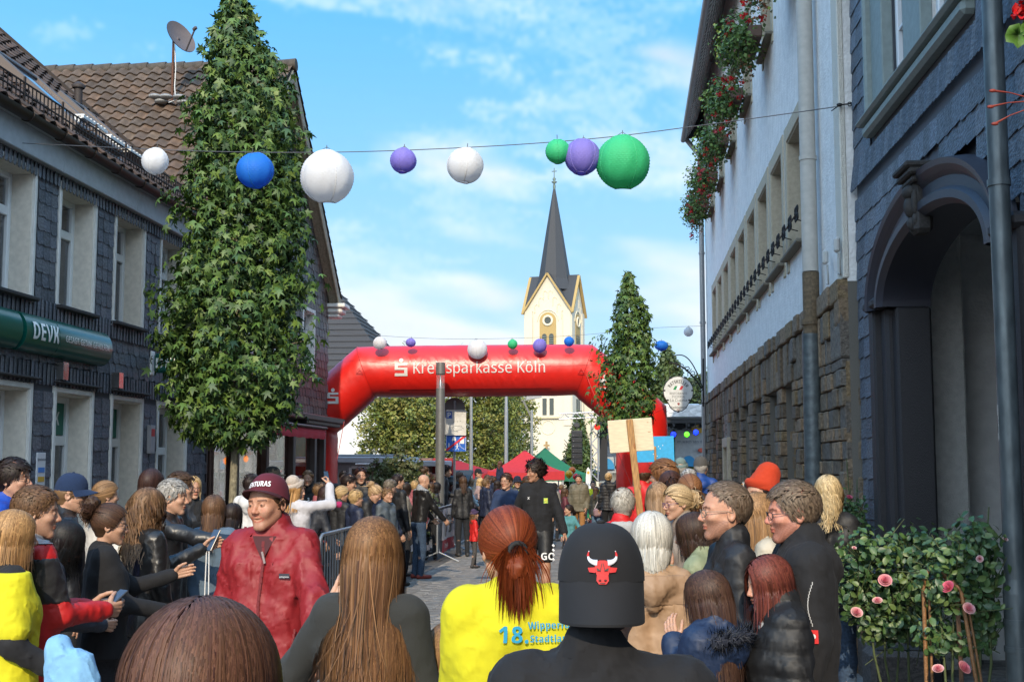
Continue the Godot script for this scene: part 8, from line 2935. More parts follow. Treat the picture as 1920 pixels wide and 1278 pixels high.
		for s in [-1.0, 1.0]:
			for j in 14: b.box(V(s * 0.42, 15.0 + j * 0.25, h + 0.1), V(0.48, 0.04, 0.14), RX(0.6))
		obj("louvres", b, mat(Color(0.16, 0.19, 0.18), 0.7), o)
		if k > 0: continue
		b = Buf.new()
		b.rbox(V(0, 9.0, h + 0.14), V(2.9, 0.25, 0.3), 0.04)
		var ring := []
		for j in 32: ring.append(V(cos(TAU * j / 32) * 0.78, 7.9 + sin(TAU * j / 32) * 0.78, h + 0.02))
		obj("ledge", b, mat(Color(0.5, 0.42, 0.28), 0.85), o)
		b = Buf.new()
		b.tube(ring, 0.06, 5, false, true)
		obj("roundel", b, mat(Color(0.66, 0.58, 0.42), 0.85), o)
		b = Buf.new()
		b.box(V(0, 5.55, h + 0.7), V(0.2, 1.5, 0.16))
		b.box(V(0, 5.85, h + 0.7), V(0.66, 0.2, 0.15))
		obj("cross", b, mat(Color(0.3, 0.19, 0.08), 0.8), o)
		b = Buf.new()
		b.box(V(0, 1.6, h + 0.4), V(3.4, 3.2, 0.8))
		b.prism(PV2([W(-1.8, 3.2), W(1.8, 3.2), W(0, 4.6)]), h, h + 0.8)
		obj("porch", b, cream, o)
		b = Buf.new()
		for s in [-1.0, 1.0]: b.bar(V(s * 2.1, 2.95, h + 0.75), V(0, 4.78, h + 0.75), 0.24, 0.34, Vector3.BACK)
		obj("porch_trim", b, ochre, o)
func far_houses():
	var c := at(655, 868, 46)
	var o := thing("white_house", "white house with steep dark grey roof behind the gabled house", "house", V(c.x - 2.6, gy(c.z), c.z))
	var white := mat(Color(0.7, 0.7, 0.68), 0.85, {"tex": "soft", "ts": 0.5})
	var b := Buf.new()
	b.box(V(0, 2.9, -4), V(7.6, 6.0, 8))
	obj("wall", b, white, o)
	b = Buf.new()
	var e := 5.9
	var rg := 9.6
	var A := V(-4.1, e, 0.3)
	var B := V(4.1, e, 0.3)
	var C := V(4.1, e, -8.3)
	var Dd := V(-4.1, e, -8.3)
	var R0 := V(-1.5, rg, -4)
	var R1 := V(1.0, rg, -4)
	b.quad(A, B, R1, R0)
	b.tri(B, C, R1)
	b.quad(C, Dd, R0, R1)
	b.tri(Dd, A, R0)
	b.box(V(0, e - 0.1, -4), V(8.3, 0.2, 8.7))
	var rf := obj("roof", b, mat(Color(0.07, 0.065, 0.065), 0.8, {"tex": "spots", "ts": V(2, 3, 2)}), o)
	b = Buf.new()
	for j in 14:
		var f := j / 14.0
		b.bar(A.lerp(R0, f) + V(0, 0.03, 0.02), B.lerp(R1, f) + V(0, 0.03, 0.02), 0.03, 0.03)
		b.bar(B.lerp(R1, f) + V(0.02, 0.03, 0), C.lerp(R1, f) + V(0.02, 0.03, 0), 0.03, 0.03)
	obj("tile_courses", b, mat(Color(0.05, 0.048, 0.05), 0.8), rf)
	b = Buf.new()
	b.box(V(-0.2, 6.9, -0.9), V(1.1, 1.1, 1.6))
	b.box(V(-0.2, 7.5, -0.9), V(1.35, 0.12, 1.8))
	var dm := obj("dormer", b, mat(Color(0.3, 0.33, 0.36), 0.7), rf)
	b = Buf.new()
	b.rbox(V(-0.2, 6.95, -0.08), V(0.7, 0.75, 0.05), 0.02)
	obj("window", b, mat(Color(0.35, 0.4, 0.45), 0.15), dm)
	b = Buf.new()
	b.rbox(V(3.2, 2.2, 0.03), V(0.5, 1.1, 0.06), 0.02)
	obj("shutter", b, mat(Color(0.03, 0.08, 0.08), 0.6), o)
	c = at(676, 868, 33)
	o = thing("site_cabin", "grey flat roofed site cabin with open brown door beside the arch leg", "cabin", V(c.x, gy(c.z), c.z))
	b = Buf.new()
	b.rbox(V(-0.4, 1.1, -1.2), V(2.6, 2.5, 2.4), 0.02)
	obj("wall", b, mat(Color(0.25, 0.26, 0.27), 0.6, {"tex": "soft"}), o)
	b = Buf.new()
	b.rbox(V(-0.3, 2.2, -1.2), V(3.0, 0.16, 2.8), 0.02)
	b.rbox(V(1.55, 2.1, -1.6), V(1.2, 0.16, 2.4), 0.02)
	obj("roof", b, mat(Color(0.33, 0.35, 0.37), 0.5), o)
	b = Buf.new()
	b.rbox(V(0.08, 0.9, 0.02), V(0.62, 2.1, 0.05), 0.01)
	obj("door", b, mat(Color(0.11, 0.075, 0.05), 0.7, {"tex": "soft"}), o)
	b = Buf.new()
	b.box(V(-0.27, 0.92, 0.035), V(0.07, 2.16, 0.06))
	b.box(V(0.43, 0.92, 0.035), V(0.07, 2.16, 0.06))
	b.box(V(0.08, 2.0, 0.035), V(0.63, 0.07, 0.06))
	obj("door_frame", b, mat(Color(0.5, 0.5, 0.5), 0.5), o)
	b = Buf.new()
	b.rbox(V(0.1, 2.09, 0.16), V(0.42, 0.05, 0.09), 0.015)
	obj("lamp_tube", b, mat(Color(0.7, 0.7, 0.7), 0.3), o)
func ground_at(px: float, d: float) -> Vector3:
	var p := at(px, 868, d)
	p.y = gy(p.z)
	return p
func street_furniture():
	var grey := mat(Color(0.17, 0.17, 0.165), 0.45, {"metal": 0.3, "tex": "soft"})
	var steel := mat(Color(0.34, 0.35, 0.36), 0.4, {"metal": 0.5, "tex": "soft"})
	var p := ground_at(825, 29)
	var o := thing("light_column", "thick grey light column with glass lantern head before the arch", "street lamp", p)
	var top := at(825, 678, 29).y - p.y
	var b := Buf.new()
	b.lathe([W(0.12, 0.0), W(0.11, 0.1), W(0.108, top - 0.62), W(0.0, top - 0.62)], 20)
	b.tube([V(0, 2.0, 0), V(0, 2.02, 0)], 0.112, 20)
	obj("pole", b, grey, o)
	b = Buf.new()
	b.lathe([W(0.045, top - 0.62), W(0.045, top - 0.5), W(0.02, top - 0.42), W(0.012, top - 0.28)], 14)
	obj("reflector", b, mat(Color(0.6, 0.6, 0.6), 0.2, {"metal": 0.8}), o)
	b = Buf.new()
	b.lathe([W(0.104, top - 0.62), W(0.104, top - 0.28)], 20)
	obj("glass_cylinder", b, glass(Color(0.5, 0.5, 0.5), 0.18), o)
	b = Buf.new()
	b.lathe([W(0.0, top - 0.29), W(0.109, top - 0.29), W(0.112, top - 0.27), W(0.112, top - 0.01), W(0.1, top), W(0.0, top)], 20)
	obj("cap", b, mat(Color(0.15, 0.14, 0.13), 0.5, {"metal": 0.3}), o)
	for q in [[883, 40, 742, 0.07, "plain grey mast behind the road signs", false, 0.0], [949, 50, 690, 0.09, "pale steel lamp mast left of the church tower", true, -1.0], [997, 54, 768, 0.08, "steel lamp mast with tilted flat head before the church tower", true, 1.0]]:
		p = ground_at(q[0], q[1])
		o = thing("lamp_mast", q[4], "street lamp", p, "slim lamp masts in the square")
		var ht := at(q[0], q[2], q[1]).y - p.y
		b = Buf.new()
		b.lathe([W(q[3], 0), W(q[3] * 0.85, ht * 0.75), W(q[3] * 0.7, ht * 0.75), W(q[3] * 0.65, ht), W(0.0, ht)], 14)
		obj("pole", b, steel, o)
		if q[5]:
			b = Buf.new()
			var a := V(0, ht - 0.35, 0)
			var e := V(-0.42, ht + 0.52, 0)
			b.bar(a, e, 0.08, 0.06, Vector3.BACK)
			obj("arm", b, grey, o)
			b = Buf.new()
			b.bar(e + V(-0.05, -0.04, 0), e + V(0.85, 0.14, 0), 0.22, 0.05, Vector3.BACK, 0.015)
			obj("lamp_head", b, steel, o)
	p = ground_at(852, 31)
	o = thing("sign_pole", "steel pole behind the light column carrying two road signs", "pole", p)
	b = Buf.new()
	b.tube([V(0, 0, 0), V(0, at(852, 752, 31).y - p.y, 0)], 0.03, 12)
	b.ball(V(0, at(852, 752, 31).y - p.y, 0), V(0.035, 0.02, 0.035), 10, 5)
	obj("pole", b, steel, o)
	for q in [["rounded_board", 852, 745, 872, 44, "grey round topped back of a sign behind the parking board"], ["parking_sign", 855, 768, 816, 41, "white parking guidance board with blue P"], ["zone_sign", 855, 815, 846, 41, "blue end of play street sign with red diagonal stripe"]]:
		var dd: float = 31.2 if q[0] == "rounded_board" else 30.93
		var t := at(q[1], q[2], dd)
		var bt := at(q[1], q[3] if q[0] != "rounded_board" else 815, dd)
		var hh := t.y - bt.y
		var ww: float = (38.0 if q[0] != "rounded_board" else 40.0) / F * dd
		o = thing(q[0], q[5], "sign", V(t.x, bt.y, t.z), "", 0.12)
		b = Buf.new()
		var pl := PackedVector2Array()
		var rr := ww * 0.5 if q[0] == "rounded_board" else 0.035
		for cn in [[1, 0], [-1, 0]]:
			for k in 9:
				var a: float = (0.0 if cn[0] > 0 else PI / 2) + k * PI / 16
				pl.append(W(cn[0] * (ww * 0.5 - rr) + cos(a) * rr, hh - rr + sin(a) * rr))
		pl.append(W(-ww * 0.5, 0))
		pl.append(W(ww * 0.5, 0))
		b.prism(pl, -0.01, 0.01)
		var bm: Material = {"rounded_board": mat(Color(0.17, 0.18, 0.18), 0.6), "parking_sign": mat(Color(0.66, 0.66, 0.63), 0.5, {"tex": "soft"}), "zone_sign": mat(Color(0.0, 0.1, 0.5), 0.45)}[q[0]]
		obj("board", b, bm, o)
		var wh := mat(Color(0.75, 0.76, 0.76), 0.5)
		if q[0] == "parking_sign":
			b = Buf.new()
			b.box(V(-ww * 0.34, hh * 0.8, 0.012), V(ww * 0.28, hh * 0.28, 0.004))
			obj("blue_field", b, mat(Color(0.0, 0.07, 0.4), 0.5), o)
			obj("lettering", bend(text_buf("P", hh * 0.2), func(c): return [V(c.x - ww * 0.34, c.y + hh * 0.8, 0.016), Vector3.BACK]), wh, o)
			b = Buf.new()
			var tx := [["Bitte nutzen Sie nur die", 0.92], ["gekennzeichneten", 0.85], ["Parkflächen", 0.78]]
			for l in tx:
				var tb := text_buf(l[0], hh * 0.035, false)
				for v in tb.v.size(): tb.v[v] += V(ww * 0.12, hh * l[1], 0.013)
				b.add(tb.data())
			var path := []
			for k in 12: path.append(Vector3((0.1 + 0.3 * cos(k * 0.5 + 0.6 * sin(k * 1.7))) * ww, (0.26 + 0.12 * sin(k * 0.55)) * hh, 0.014))
			b.tube(path, 0.004, 4, false)
			for k in 3: b.ball(V((-0.1 + 0.16 * k) * ww, (0.52 + 0.02 * k) * hh, 0.012), V(0.012, 0.012, 0.004), 8, 4)
			obj("map_lines", b, mat(Color(0.2, 0.22, 0.2), 0.6), o)
		if q[0] == "zone_sign":
			b = Buf.new()
			var z := 0.014
			b.box(V(-ww * 0.1, hh * 0.72, z), V(ww * 0.2, hh * 0.13, 0.004))
			b.box(V(-ww * 0.1, hh * 0.83, z), V(ww * 0.13, hh * 0.1, 0.004))
			for s in [-1.0, 1.0]: b.box(V(-ww * 0.1 + s * ww * 0.07, hh * 0.64, z), V(ww * 0.04, hh * 0.06, 0.004))
			b.box(V(ww * 0.3, hh * 0.62, z), V(ww * 0.2, hh * 0.3, 0.004))
			b.prism(PV2([W(ww * 0.17, hh * 0.78), W(ww * 0.43, hh * 0.78), W(ww * 0.3, hh * 0.95)]), z - 0.002, z + 0.002)
			b.ball(V(0.03, hh * 0.44, z), V(0.018, 0.018, 0.004), 10, 5)
			b.bar(V(0.03, hh * 0.4, z), V(0.03, hh * 0.24, z), 0.025, 0.004, Vector3.BACK)
			for s in [-1.0, 1.0]:
				b.bar(V(0.03, hh * 0.26, z), V(0.03 + s * 0.035, hh * 0.1, z), 0.012, 0.004, Vector3.BACK)
				b.bar(V(0.03, hh * 0.37, z), V(0.03 + s * 0.045, hh * 0.3 + s * 0.01, z), 0.01, 0.004, Vector3.BACK)
			b.ball(V(-0.07, hh * 0.1, z), V(0.014, 0.014, 0.004), 8, 4)
			b.bar(V(-ww * 0.35, hh * 0.5, z), V(-ww * 0.35, hh * 0.2, z), 0.02, 0.004, Vector3.BACK)
			b.tube([V(ww * 0.16, hh * 0.55, z), V(ww * 0.2, hh * 0.3, z), V(ww * 0.42, hh * 0.12, z)], 0.006, 4)
			for s in [-1.0, 1.0]: b.box(V(s * (ww * 0.5 - 0.012), hh * 0.5, z - 0.002), V(0.008, hh * 0.92, 0.003))
			obj("symbols", b, wh, o)
			b = Buf.new()
			b.bar(V(-ww * 0.48, hh * 0.06, 0.019), V(ww * 0.48, hh * 0.96, 0.019), 0.05, 0.004, Vector3.BACK)
			obj("red_stripe", b, mat(Color(0.6, 0.01, 0.03), 0.5), o)
	restaurant_sign()
	barriers()
	placards()
func restaurant_sign():
	var D := 29.8
	var c := at(1272, 738, D)
	var o := thing("restaurant_sign", "white shield shaped RATSKELLER sign hanging from the scrolled bracket", "sign", c, "", 0.06)
	var k := D / F
	var b := Buf.new()
	var pl := PackedVector2Array()
	for i in 13:
		var a := deg_to_rad(200.0 - 220.0 * i / 12.0)
		pl.append(W(cos(a) * 27.5, 4.0 + sin(a) * 28.0) * k)
	for q in [[20, -15], [13, -27], [6, -31.5], [0, -32.5], [-6, -31.5], [-13, -27], [-20, -15]]: pl.append(W(q[0], q[1]) * k)
	b.prism(pl, -0.03, 0.03)
	obj("board", b, mat(Color(0.68, 0.68, 0.66), 0.35, {"tex": "soft"}), o)
	b = Buf.new()
	var rim := []
	for q in pl: rim.append(V(q.x, q.y, 0))
	b.tube(rim, 0.022, 6, false, true)
	for q in [[-26, 6], [26, 6], [-14, 30], [14, 30], [0, -33], [-20, -12], [20, -12]]: b.ball(V(q[0] * k, q[1] * k, 0), V(0.035, 0.03, 0.05), 8, 5)
	obj("rim", b, mat(Color(0.03, 0.03, 0.03), 0.5, {"metal": 0.5}), o)
	var dark := mat(Color(0.05, 0.05, 0.05), 0.6)
	var t := text_buf("RATSKELLER", 6.2 * k)
	var arched := func(p: Vector3) -> Array:
		var a: float = PI / 2 - p.x / (24.0 * k)
		return [V(cos(a) * (20.5 * k + p.y), 4.0 * k - 1.5 * k + sin(a) * (20.5 * k + p.y), 0.033), Vector3.BACK]
	t = bend(t, arched)
	obj("lettering", t, dark, o)
	for l in [["RISTORANTE", 0.5, 4.2, false], ["PIZZERIA", -5.5, 4.2, false], ["La Cucina", -12.0, 5.4, false], ["Radeberger", -26.0, 3.6, true]]:
		t = text_buf(l[0], l[2] * k, l[3], 0.0, "Droid Serif" if l[3] else "Droid Sans")
		t = bend(t, func(p): return [V(p.x, p.y + l[1] * k, 0.033), Vector3.BACK])
		obj("lettering", t, dark, o)
	for s in [[-1, Color(0.0, 0.2, 0.06)], [0, Color(0.75, 0.75, 0.75)], [1, Color(0.55, 0.02, 0.03)]]:
		b = Buf.new()
		var x: float = s[0] * 5.6 * k
		b.prism(PV2([W(x - 4.2 * k, 7.5 * k), W(x + 0.8 * k, 7.5 * k), W(x + 4.2 * k, 14.5 * k), W(x - 0.6 * k, 14.5 * k)]), 0.031, 0.035)
		obj("flag_stripe", b, mat(s[1], 0.5), o)
	b = Buf.new()
	b.prism(PV2([W(-2.2, -17) * k, W(2.2, -17) * k, W(2, -20) * k, W(0, -21.8) * k, W(-2, -20) * k]), 0.031, 0.035)
	b.box(V(0, -29.6 * k, 0.033), V(7 * k, 1.2 * k, 0.003))
	obj("crest", b, mat(Color(0.25, 0.03, 0.03), 0.5), o)
	var w := thing("sign_bracket", "black wrought iron scroll bracket on the hall's far corner", "bracket", at(1318, 720, D))
	b = Buf.new()
	var base := w.position
	var arc := []
	for i in 15:
		var f := i / 14.0
		var q := W(lerpf(1255, 1316, f), 680 + 48 * f * f)
		arc.append(at(q.x, q.y, D) - base)
	b.tube(arc, 0.02, 6)
	var top := []
	for i in 15:
		var f := i / 14.0
		top.append(at(lerpf(1262, 1318, f), 677 - 6 * sin(f * PI) + 60 * pow(f, 2.6), D) - base + V(0, 0.12, 0))
	b.tube(top, 0.014, 6)
	for s in [[1268, 684, 6.5], [1279, 686, 6], [1290, 691, 6.5], [1300, 700, 7], [1308, 712, 7], [1312, 728, 6], [1306, 742, 7], [1313, 752, 6], [1300, 718, 5]]:
		var path := []
		for i in 22:
			var a := i * 0.42
			var rr: float = s[2] * (1.0 - i / 26.0)
			path.append(at(s[0] + cos(a) * rr, s[1] + sin(a) * rr, D) - base)
		b.tube(path, 0.011, 5)
	b.tube([at(1256, 690, D) - base, at(1256, 704, D) - base], 0.01, 5)
	b.tube([at(1290, 693, D) - base, at(1290, 706, D) - base], 0.01, 5)
	b.tube([at(1319, 672, D) - base, at(1319, 762, D) - base], 0.02, 6)
	obj("scrollwork", b, mat(Color(0.02, 0.02, 0.02), 0.55, {"metal": 0.5}), w)
func barriers():
	var zinc := mat(Color(0.36, 0.38, 0.4), 0.42, {"metal": 0.6, "tex": "soft"})
	var mk := func(label: String, x: float, z0: float, z1: float, turn := 0.0) -> Node3D:
		var o := thing("crowd_barrier", label, "barrier", V(x, gy((z0 + z1) * 0.5), (z0 + z1) * 0.5), "crowd barriers along the left side", turn)
		var h := (z0 - z1) * 0.5
		var b := Buf.new()
		var path := []
		for q in [[-h, 0.2], [-h, 0.95], [-h + 0.03, 1.05], [-h + 0.12, 1.1], [h - 0.12, 1.1], [h - 0.03, 1.05], [h, 0.95], [h, 0.2]]: path.append(V(0, q[1], q[0]))
		b.tube(path, 0.02, 8)
		b.tube([V(0, 0.2, -h), V(0, 0.2, h)], 0.018, 8)
		obj("frame", b, zinc, o)
		var n := int(h * 2 / 0.125)
		for k in n - 1:
			b = Buf.new()
			var zz := -h + (k + 1) * 2 * h / n
			b.tube([V(0, 0.2, zz), V(0, 1.09, zz)], 0.009, 6)
			obj("bar", b, zinc, o)
		for s in [-1.0, 1.0]:
			b = Buf.new()
			b.tube([V(0, 0.35, s * h * 0.88), V(0.02, 0.2, s * h * 0.88), V(0.42, 0.02, s * h * 0.88)], 0.017, 7)
			b.tube([V(0, 0.3, s * h * 0.88), V(-0.02, 0.2, s * h * 0.88), V(-0.42, 0.02, s * h * 0.88)], 0.017, 7)
			obj("foot", b, zinc, o)
		return o
	mk.call("empty grey crowd barrier behind the man in the red jacket", -3.0, -12.7, -14.9)
	mk.call("crowd barrier hung with the printed banner", -3.5, -25.2, -28.0)
	mk.call("crowd barrier beyond the banner, nearest the blue shirted man", -3.5, -28.2, -31.0)
	var o := thing("banner", "white and red printed banner hanging on the crowd barrier", "banner", V(-3.47, gy(-26), -26.5))
	var b := Buf.new()
	var rows := []
	for part in [[0.42, 1.06, Color(0.58, 0.57, 0.6), "cloth"], [0.17, 0.42, Color(0.38, 0.04, 0.06), "red_strip"]]:
		b = Buf.new()
		rows = []
		for j in 7:
			var row := PV3()
			for k in 30:
				var f := k / 29.0
				row.append(V(0.03 + 0.018 * sin(f * 9.0 + j * 0.3) + 0.01 * sin(f * 23.0), lerpf(part[0], part[1], j / 6.0), 1.05 - 2.1 * f))
			rows.append(row)
		b.grid(rows, false, false)
		obj(part[3], b, mat(part[2], 0.7, {"tex": "soft"}), o)
	var on := func(p: Vector3) -> Array:
		var f := (1.05 + p.x) / 2.1
		return [Vector3(0.036 + 0.018 * sin(f * 9.0 + (p.y - 0.42) * 2.8) + 0.01 * sin(f * 23.0), p.y, -p.x), Vector3.RIGHT]
	var ink := mat(Color(0.06, 0.06, 0.065), 0.6)
	for l in [["Deutscher", 0.15, 0.1, 0.88, true], ["Bund", 0.14, -0.25, 0.64, true], ["201", 0.2, 0.3, 0.64, true], ["Wipperfürth", 0.07, 0.7, 0.72, false], ["e. V. 24", 0.07, 0.7, 0.6, false]]:
		var t := text_buf(l[0], l[1], l[4])
		for i in t.v.size(): t.v[i] += V(l[2], l[3], 0)
		obj("lettering", bend(t, on), ink, o)
	b = Buf.new()
	b.bar(V(0.075, 0.5, 0.85), V(0.075, 0.9, 0.8), 0.05, 0.008, Vector3.RIGHT)
	b.bar(V(0.075, 0.5, 0.72), V(0.075, 0.75, 0.82), 0.05, 0.008, Vector3.RIGHT)
	b.ball(V(0.075, 0.97, 0.8), V(0.008, 0.05, 0.05), 8, 5)
	b.bar(V(0.075, 0.8, 0.93), V(0.075, 0.86, 0.68), 0.035, 0.008, Vector3.RIGHT)
	obj("figure_print", b, ink, o)
	var t2 := text_buf("Fitness NRK stadtlauf", 0.1)
	for i in t2.v.size(): t2.v[i] += V(0.0, 0.3, 0)
	obj("lettering", bend(t2, on), mat(Color(0.6, 0.58, 0.58), 0.6), o)
	for q in [[[808, 965, 25.3], [780, 993, 23.5], [750, 1022, 21.5], true, "red and white tape tied to the barrier post"], [[806, 970, 25.3], [785, 1010, 23.6], [754, 1050, 21.5], false, "twisted white tape hanging below the red and white tape"], [[806, 1026, 25.2], [775, 1029, 23.4], [748, 1030, 21.5], false, "white tape stretched flat low at the barrier"]]:
		var c := at(q[0][0], q[0][1], q[0][2])
		o = thing("barrier_tape", q[4], "tape", c)
		var pts := []
		for i in 3: pts.append(at(q[i][0], q[i][1], q[i][2]) - c)
		var n := 16
		for half in 2:
			b = Buf.new()
			for k in n:
				if q[3] and (k % 2 == half): continue
				if not q[3] and half == 1: continue
				var seg := []
				for e in 3:
					var f := (k + e * 0.5) / n
					var m: Vector3 = (pts[0] as Vector3).lerp(pts[1], f).lerp((pts[1] as Vector3).lerp(pts[2], f), f)
					var w := 0.045 + 0.012 * sin(f * 11.0)
					seg.append(PackedVector3Array([m + V(0.01 * sin(f * 20.0), w, 0), m + V(0, -w, 0.01)]))
				b.grid(seg)
			if b.v.size() > 0: obj("red_field" if half == 0 and q[3] else "tape", b, mat(Color(0.55, 0.02, 0.03) if half == 0 and q[3] else Color(0.7, 0.68, 0.68), 0.4), o)
func placards():
	var ply := mat(Color(0.68, 0.58, 0.4), 0.75, {"tex": "soft", "ts": V(2, 9, 2)})
	var pine := mat(Color(0.58, 0.3, 0.1), 0.65, {"tex": "spots", "ts": V(12, 1.0, 12)})
	var D := 8.9
	var k := D / F
	var o := thing("placard", "plain plywood placard on a pine stick held above the crowd", "placard", at(1183, 816, D), "", 0.05)
	o.rotation.z = 0.075
	var b := Buf.new()
	b.rbox(Vector3.ZERO, V(83 * k, 61 * k, 0.012), 0.003)
	obj("board", b, ply, o)
	b = Buf.new()
	for q in [[33, 22, 3], [35, 4, 5]]: b.box(V(q[0] * k, q[1] * k, 0.0075), V(q[2] * k, 0.8 * k, 0.002))
	obj("knots", b, mat(Color(0.4, 0.16, 0.07), 0.7), o)
	b = Buf.new()
	var ax := RZ(0.03)
	b.box(V(2 * k, -65 * k, 0.026), V(12.5 * k, 190 * k, 0.028), ax, 0.004)
	obj("stick", b, pine, o)
	b = Buf.new()
	b.ball(V(8.3 * k, -96 * k, 0.041), V(0.011, 0.018, 0.002), 10, 5)
	b.ball(V(4 * k, -20 * k, 0.041), V(0.006, 0.022, 0.002), 10, 5)
	obj("knots", b, mat(Color(0.3, 0.12, 0.04), 0.7), o)
	D = 10.8
	k = D / F
	o = thing("placard", "bright blue placard on a stick behind the plywood one", "placard", at(1229, 842, D), "", -0.03)
	o.rotation.z = 0.02
	b = Buf.new()
	b.rbox(Vector3.ZERO, V(70 * k, 48 * k, 0.01), 0.002)
	obj("board", b, mat(Color(0.015, 0.33, 0.62), 0.5, {"tex": "soft", "ts": 4.0}), o)
	b = Buf.new()
	b.rbox(V(-0.5 * k, -32 * k, 0.018), V(4.0 * k, 75 * k, 0.02), 0.003)
	obj("stick", b, pine, o)
	b = Buf.new()
	for q in [[6, 5], [9, 1], [-8, -2], [14, 7], [-4, -9], [3, -13]]: b.ball(V(q[0] * k, q[1] * k, 0.006), V(0.004, 0.006, 0.001), 6, 4)
	obj("paint_chips", b, mat(Color(0.65, 0.68, 0.7), 0.7), o)
func square():
	var tent := func(label: String, px: float, d: float, w: float, hp: float, he: float, col: Color, turn: float):
		var p := ground_at(px, d)
		var o := thing("market_tent", label, "tent", p, "pop-up tents in the square", turn)
		var b := Buf.new()
		var n := 10
		for s in 4:
			b.xf = Transform3D(RY(s * PI / 2))
			var rows := []
			for j in n + 1:
				var f := float(j) / n
				var row := PV3()
				for k in 9:
					var g := k / 8.0 * 2.0 - 1.0
					var y := lerpf(he, hp, pow(f, 1.45))
					row.append(V(g * w * (1 - f) * 0.5, y + 0.06 * absf(g) * (1 - f), w * (1 - f) * 0.5))
				rows.append(row)
			b.grid(rows)
			rows = [PV3(), PV3()]
			for k in 17:
				var g := k / 8.0 - 1.0
				rows[0].append(V(g * w * 0.5, he - 0.28 + 0.03 * absf(sin(k * 1.3)), w * 0.5 + 0.01))
				rows[1].append(V(g * w * 0.5, he + 0.06 * absf(g), w * 0.5))
			b.grid(rows)
		b.xf = Transform3D.IDENTITY
		obj("canopy", b, mat(col, 0.8, {"tex": "soft", "ts": 1.0, "back": col * 0.3}), o)
		for sx in [-1.0, 1.0]:
			for sz in [-1.0, 1.0]:
				b = Buf.new()
				b.box(V(sx * w * 0.48, he * 0.5, sz * w * 0.48), V(0.05, he, 0.05))
				obj("leg", b, mat(Color(0.4, 0.4, 0.4), 0.4, {"metal": 0.6}), o)
	tent.call("red pop-up tent with pointed roof in the square", 984, 46, 2.8, 2.8, 1.95, Color(0.5, 0.02, 0.025), 0.1)
	tent.call("green pop-up tent right of the red one", 1022, 54, 3.2, 3.1, 1.9, Color(0.01, 0.13, 0.06), 0.25)
	tent.call("dark navy pop-up tent beneath the loudspeakers", 1070, 58, 3.2, 2.95, 1.9, Color(0.012, 0.015, 0.03), -0.1)
	tent.call("low red tent behind the crowd on the left of the street", 858, 48, 3.4, 2.45, 1.9, Color(0.32, 0.012, 0.02), 0.3)
	tent.call("second low red tent just right of the sign pole", 897, 60, 3.2, 2.3, 1.85, Color(0.3, 0.012, 0.02), 0.15)
	var o := thing("market_stall", "dark covered market stall with red crates behind the crowd", "stall", ground_at(800, 36))
	var b := Buf.new()
	b.box(V(0, 1.75, 0), V(2.6, 0.1, 1.6), RX(0.2), 0.02)
	for s in [-1.2, 1.2]: b.box(V(s, 0.9, 0.6), V(0.06, 1.8, 0.06))
	b.rbox(V(0, 0.9, 0.2), V(2.4, 0.08, 1.0), 0.01)
	b.box(V(0, 0.45, 0.2), V(2.3, 0.8, 0.9))
	obj("frame", b, mat(Color(0.025, 0.025, 0.025), 0.7), o)
	for q in [[-0.3, 0.55, Color(0.3, 0.16, 0.12)], [0.55, 0.3, Color(0.45, 0.03, 0.03)]]:
		b = Buf.new()
		b.rbox(V(q[0], 2.05, 0.4), V(q[1] * 2.0, 0.5, 0.4), 0.03)
		obj("goods", b, mat(q[2], 0.8, {"tex": "blotch", "ts": 4.0}), o)
	for q in [[1067, 889, 34, 7.5, Color(0.75, 0.42, 0.02), "yellow balloon, lowest of three"], [1073, 882, 34.5, 7.0, Color(0.75, 0.17, 0.01), "orange balloon above the yellow one"], [1080, 894, 35, 6.5, Color(0.6, 0.02, 0.02), "red balloon behind the yellow one"]]:
		var p := at(q[0], q[1], q[2])
		o = thing("balloon", q[5], "balloon", p, "balloons held in the crowd")
		var r: float = q[3] / F * q[2]
		b = Buf.new()
		b.lathe([W(0.0, -r * 1.22), W(r * 0.1, -r * 1.2), W(r * 0.05, -r * 1.12), W(r * 0.4, -r * 0.85), W(r * 0.8, -r * 0.4), W(r * 0.98, 0.0), W(r * 0.9, r * 0.45), W(r * 0.6, r * 0.85), W(r * 0.25, r * 1.02), W(0, r * 1.05)], 16)
		obj("skin", b, mat(q[4], 0.25, {"back": q[4] * 0.4}), o)
		b = Buf.new()
		b.tube([V(0, -r * 1.2, 0), V(0.03, -r * 3, 0.02), V(0, -r * 6, 0)], 0.003, 4)
		obj("string", b, mat(Color(0.6, 0.6, 0.6), 0.8), o)
	o = thing("beach_flag", "white feather flag with orange crest in the square", "flag", ground_at(1103, 46))
	b = Buf.new()
	var pl := PackedVector2Array()
	for q in [[-0.09, 0.9], [0.09, 0.9], [0.1, 1.8], [0.07, 2.05], [0.0, 2.16], [-0.06, 2.08], [-0.09, 1.8]]: pl.append(W(q[0], q[1]))
	b.prism(pl, -0.004, 0.004)
	obj("cloth", b, mat(Color(0.66, 0.66, 0.64), 0.7), o)
	b = Buf.new()
	b.ball(V(0.0, 1.95, 0.006), V(0.05, 0.06, 0.002), 10, 5)
	obj("emblem", b, mat(Color(0.65, 0.35, 0.03), 0.6), o)
	obj("lettering", bend(text_buf("EN", 0.1), func(c): return [V(c.x, c.y + 1.5, 0.006), Vector3.BACK]), mat(Color(0.1, 0.2, 0.3), 0.6), o)
	b = Buf.new()
	b.box(V(0, 1.08, 0.004), V(0.15, 0.2, 0.004))
	obj("red_field", b, mat(Color(0.5, 0.05, 0.03), 0.6), o)
	b = Buf.new()
	b.tube([V(-0.1, 0, 0), V(-0.1, 1.8, 0)], 0.012, 6)
	obj("pole", b, mat(Color(0.1, 0.1, 0.1), 0.5), o)
	var D := 46.0
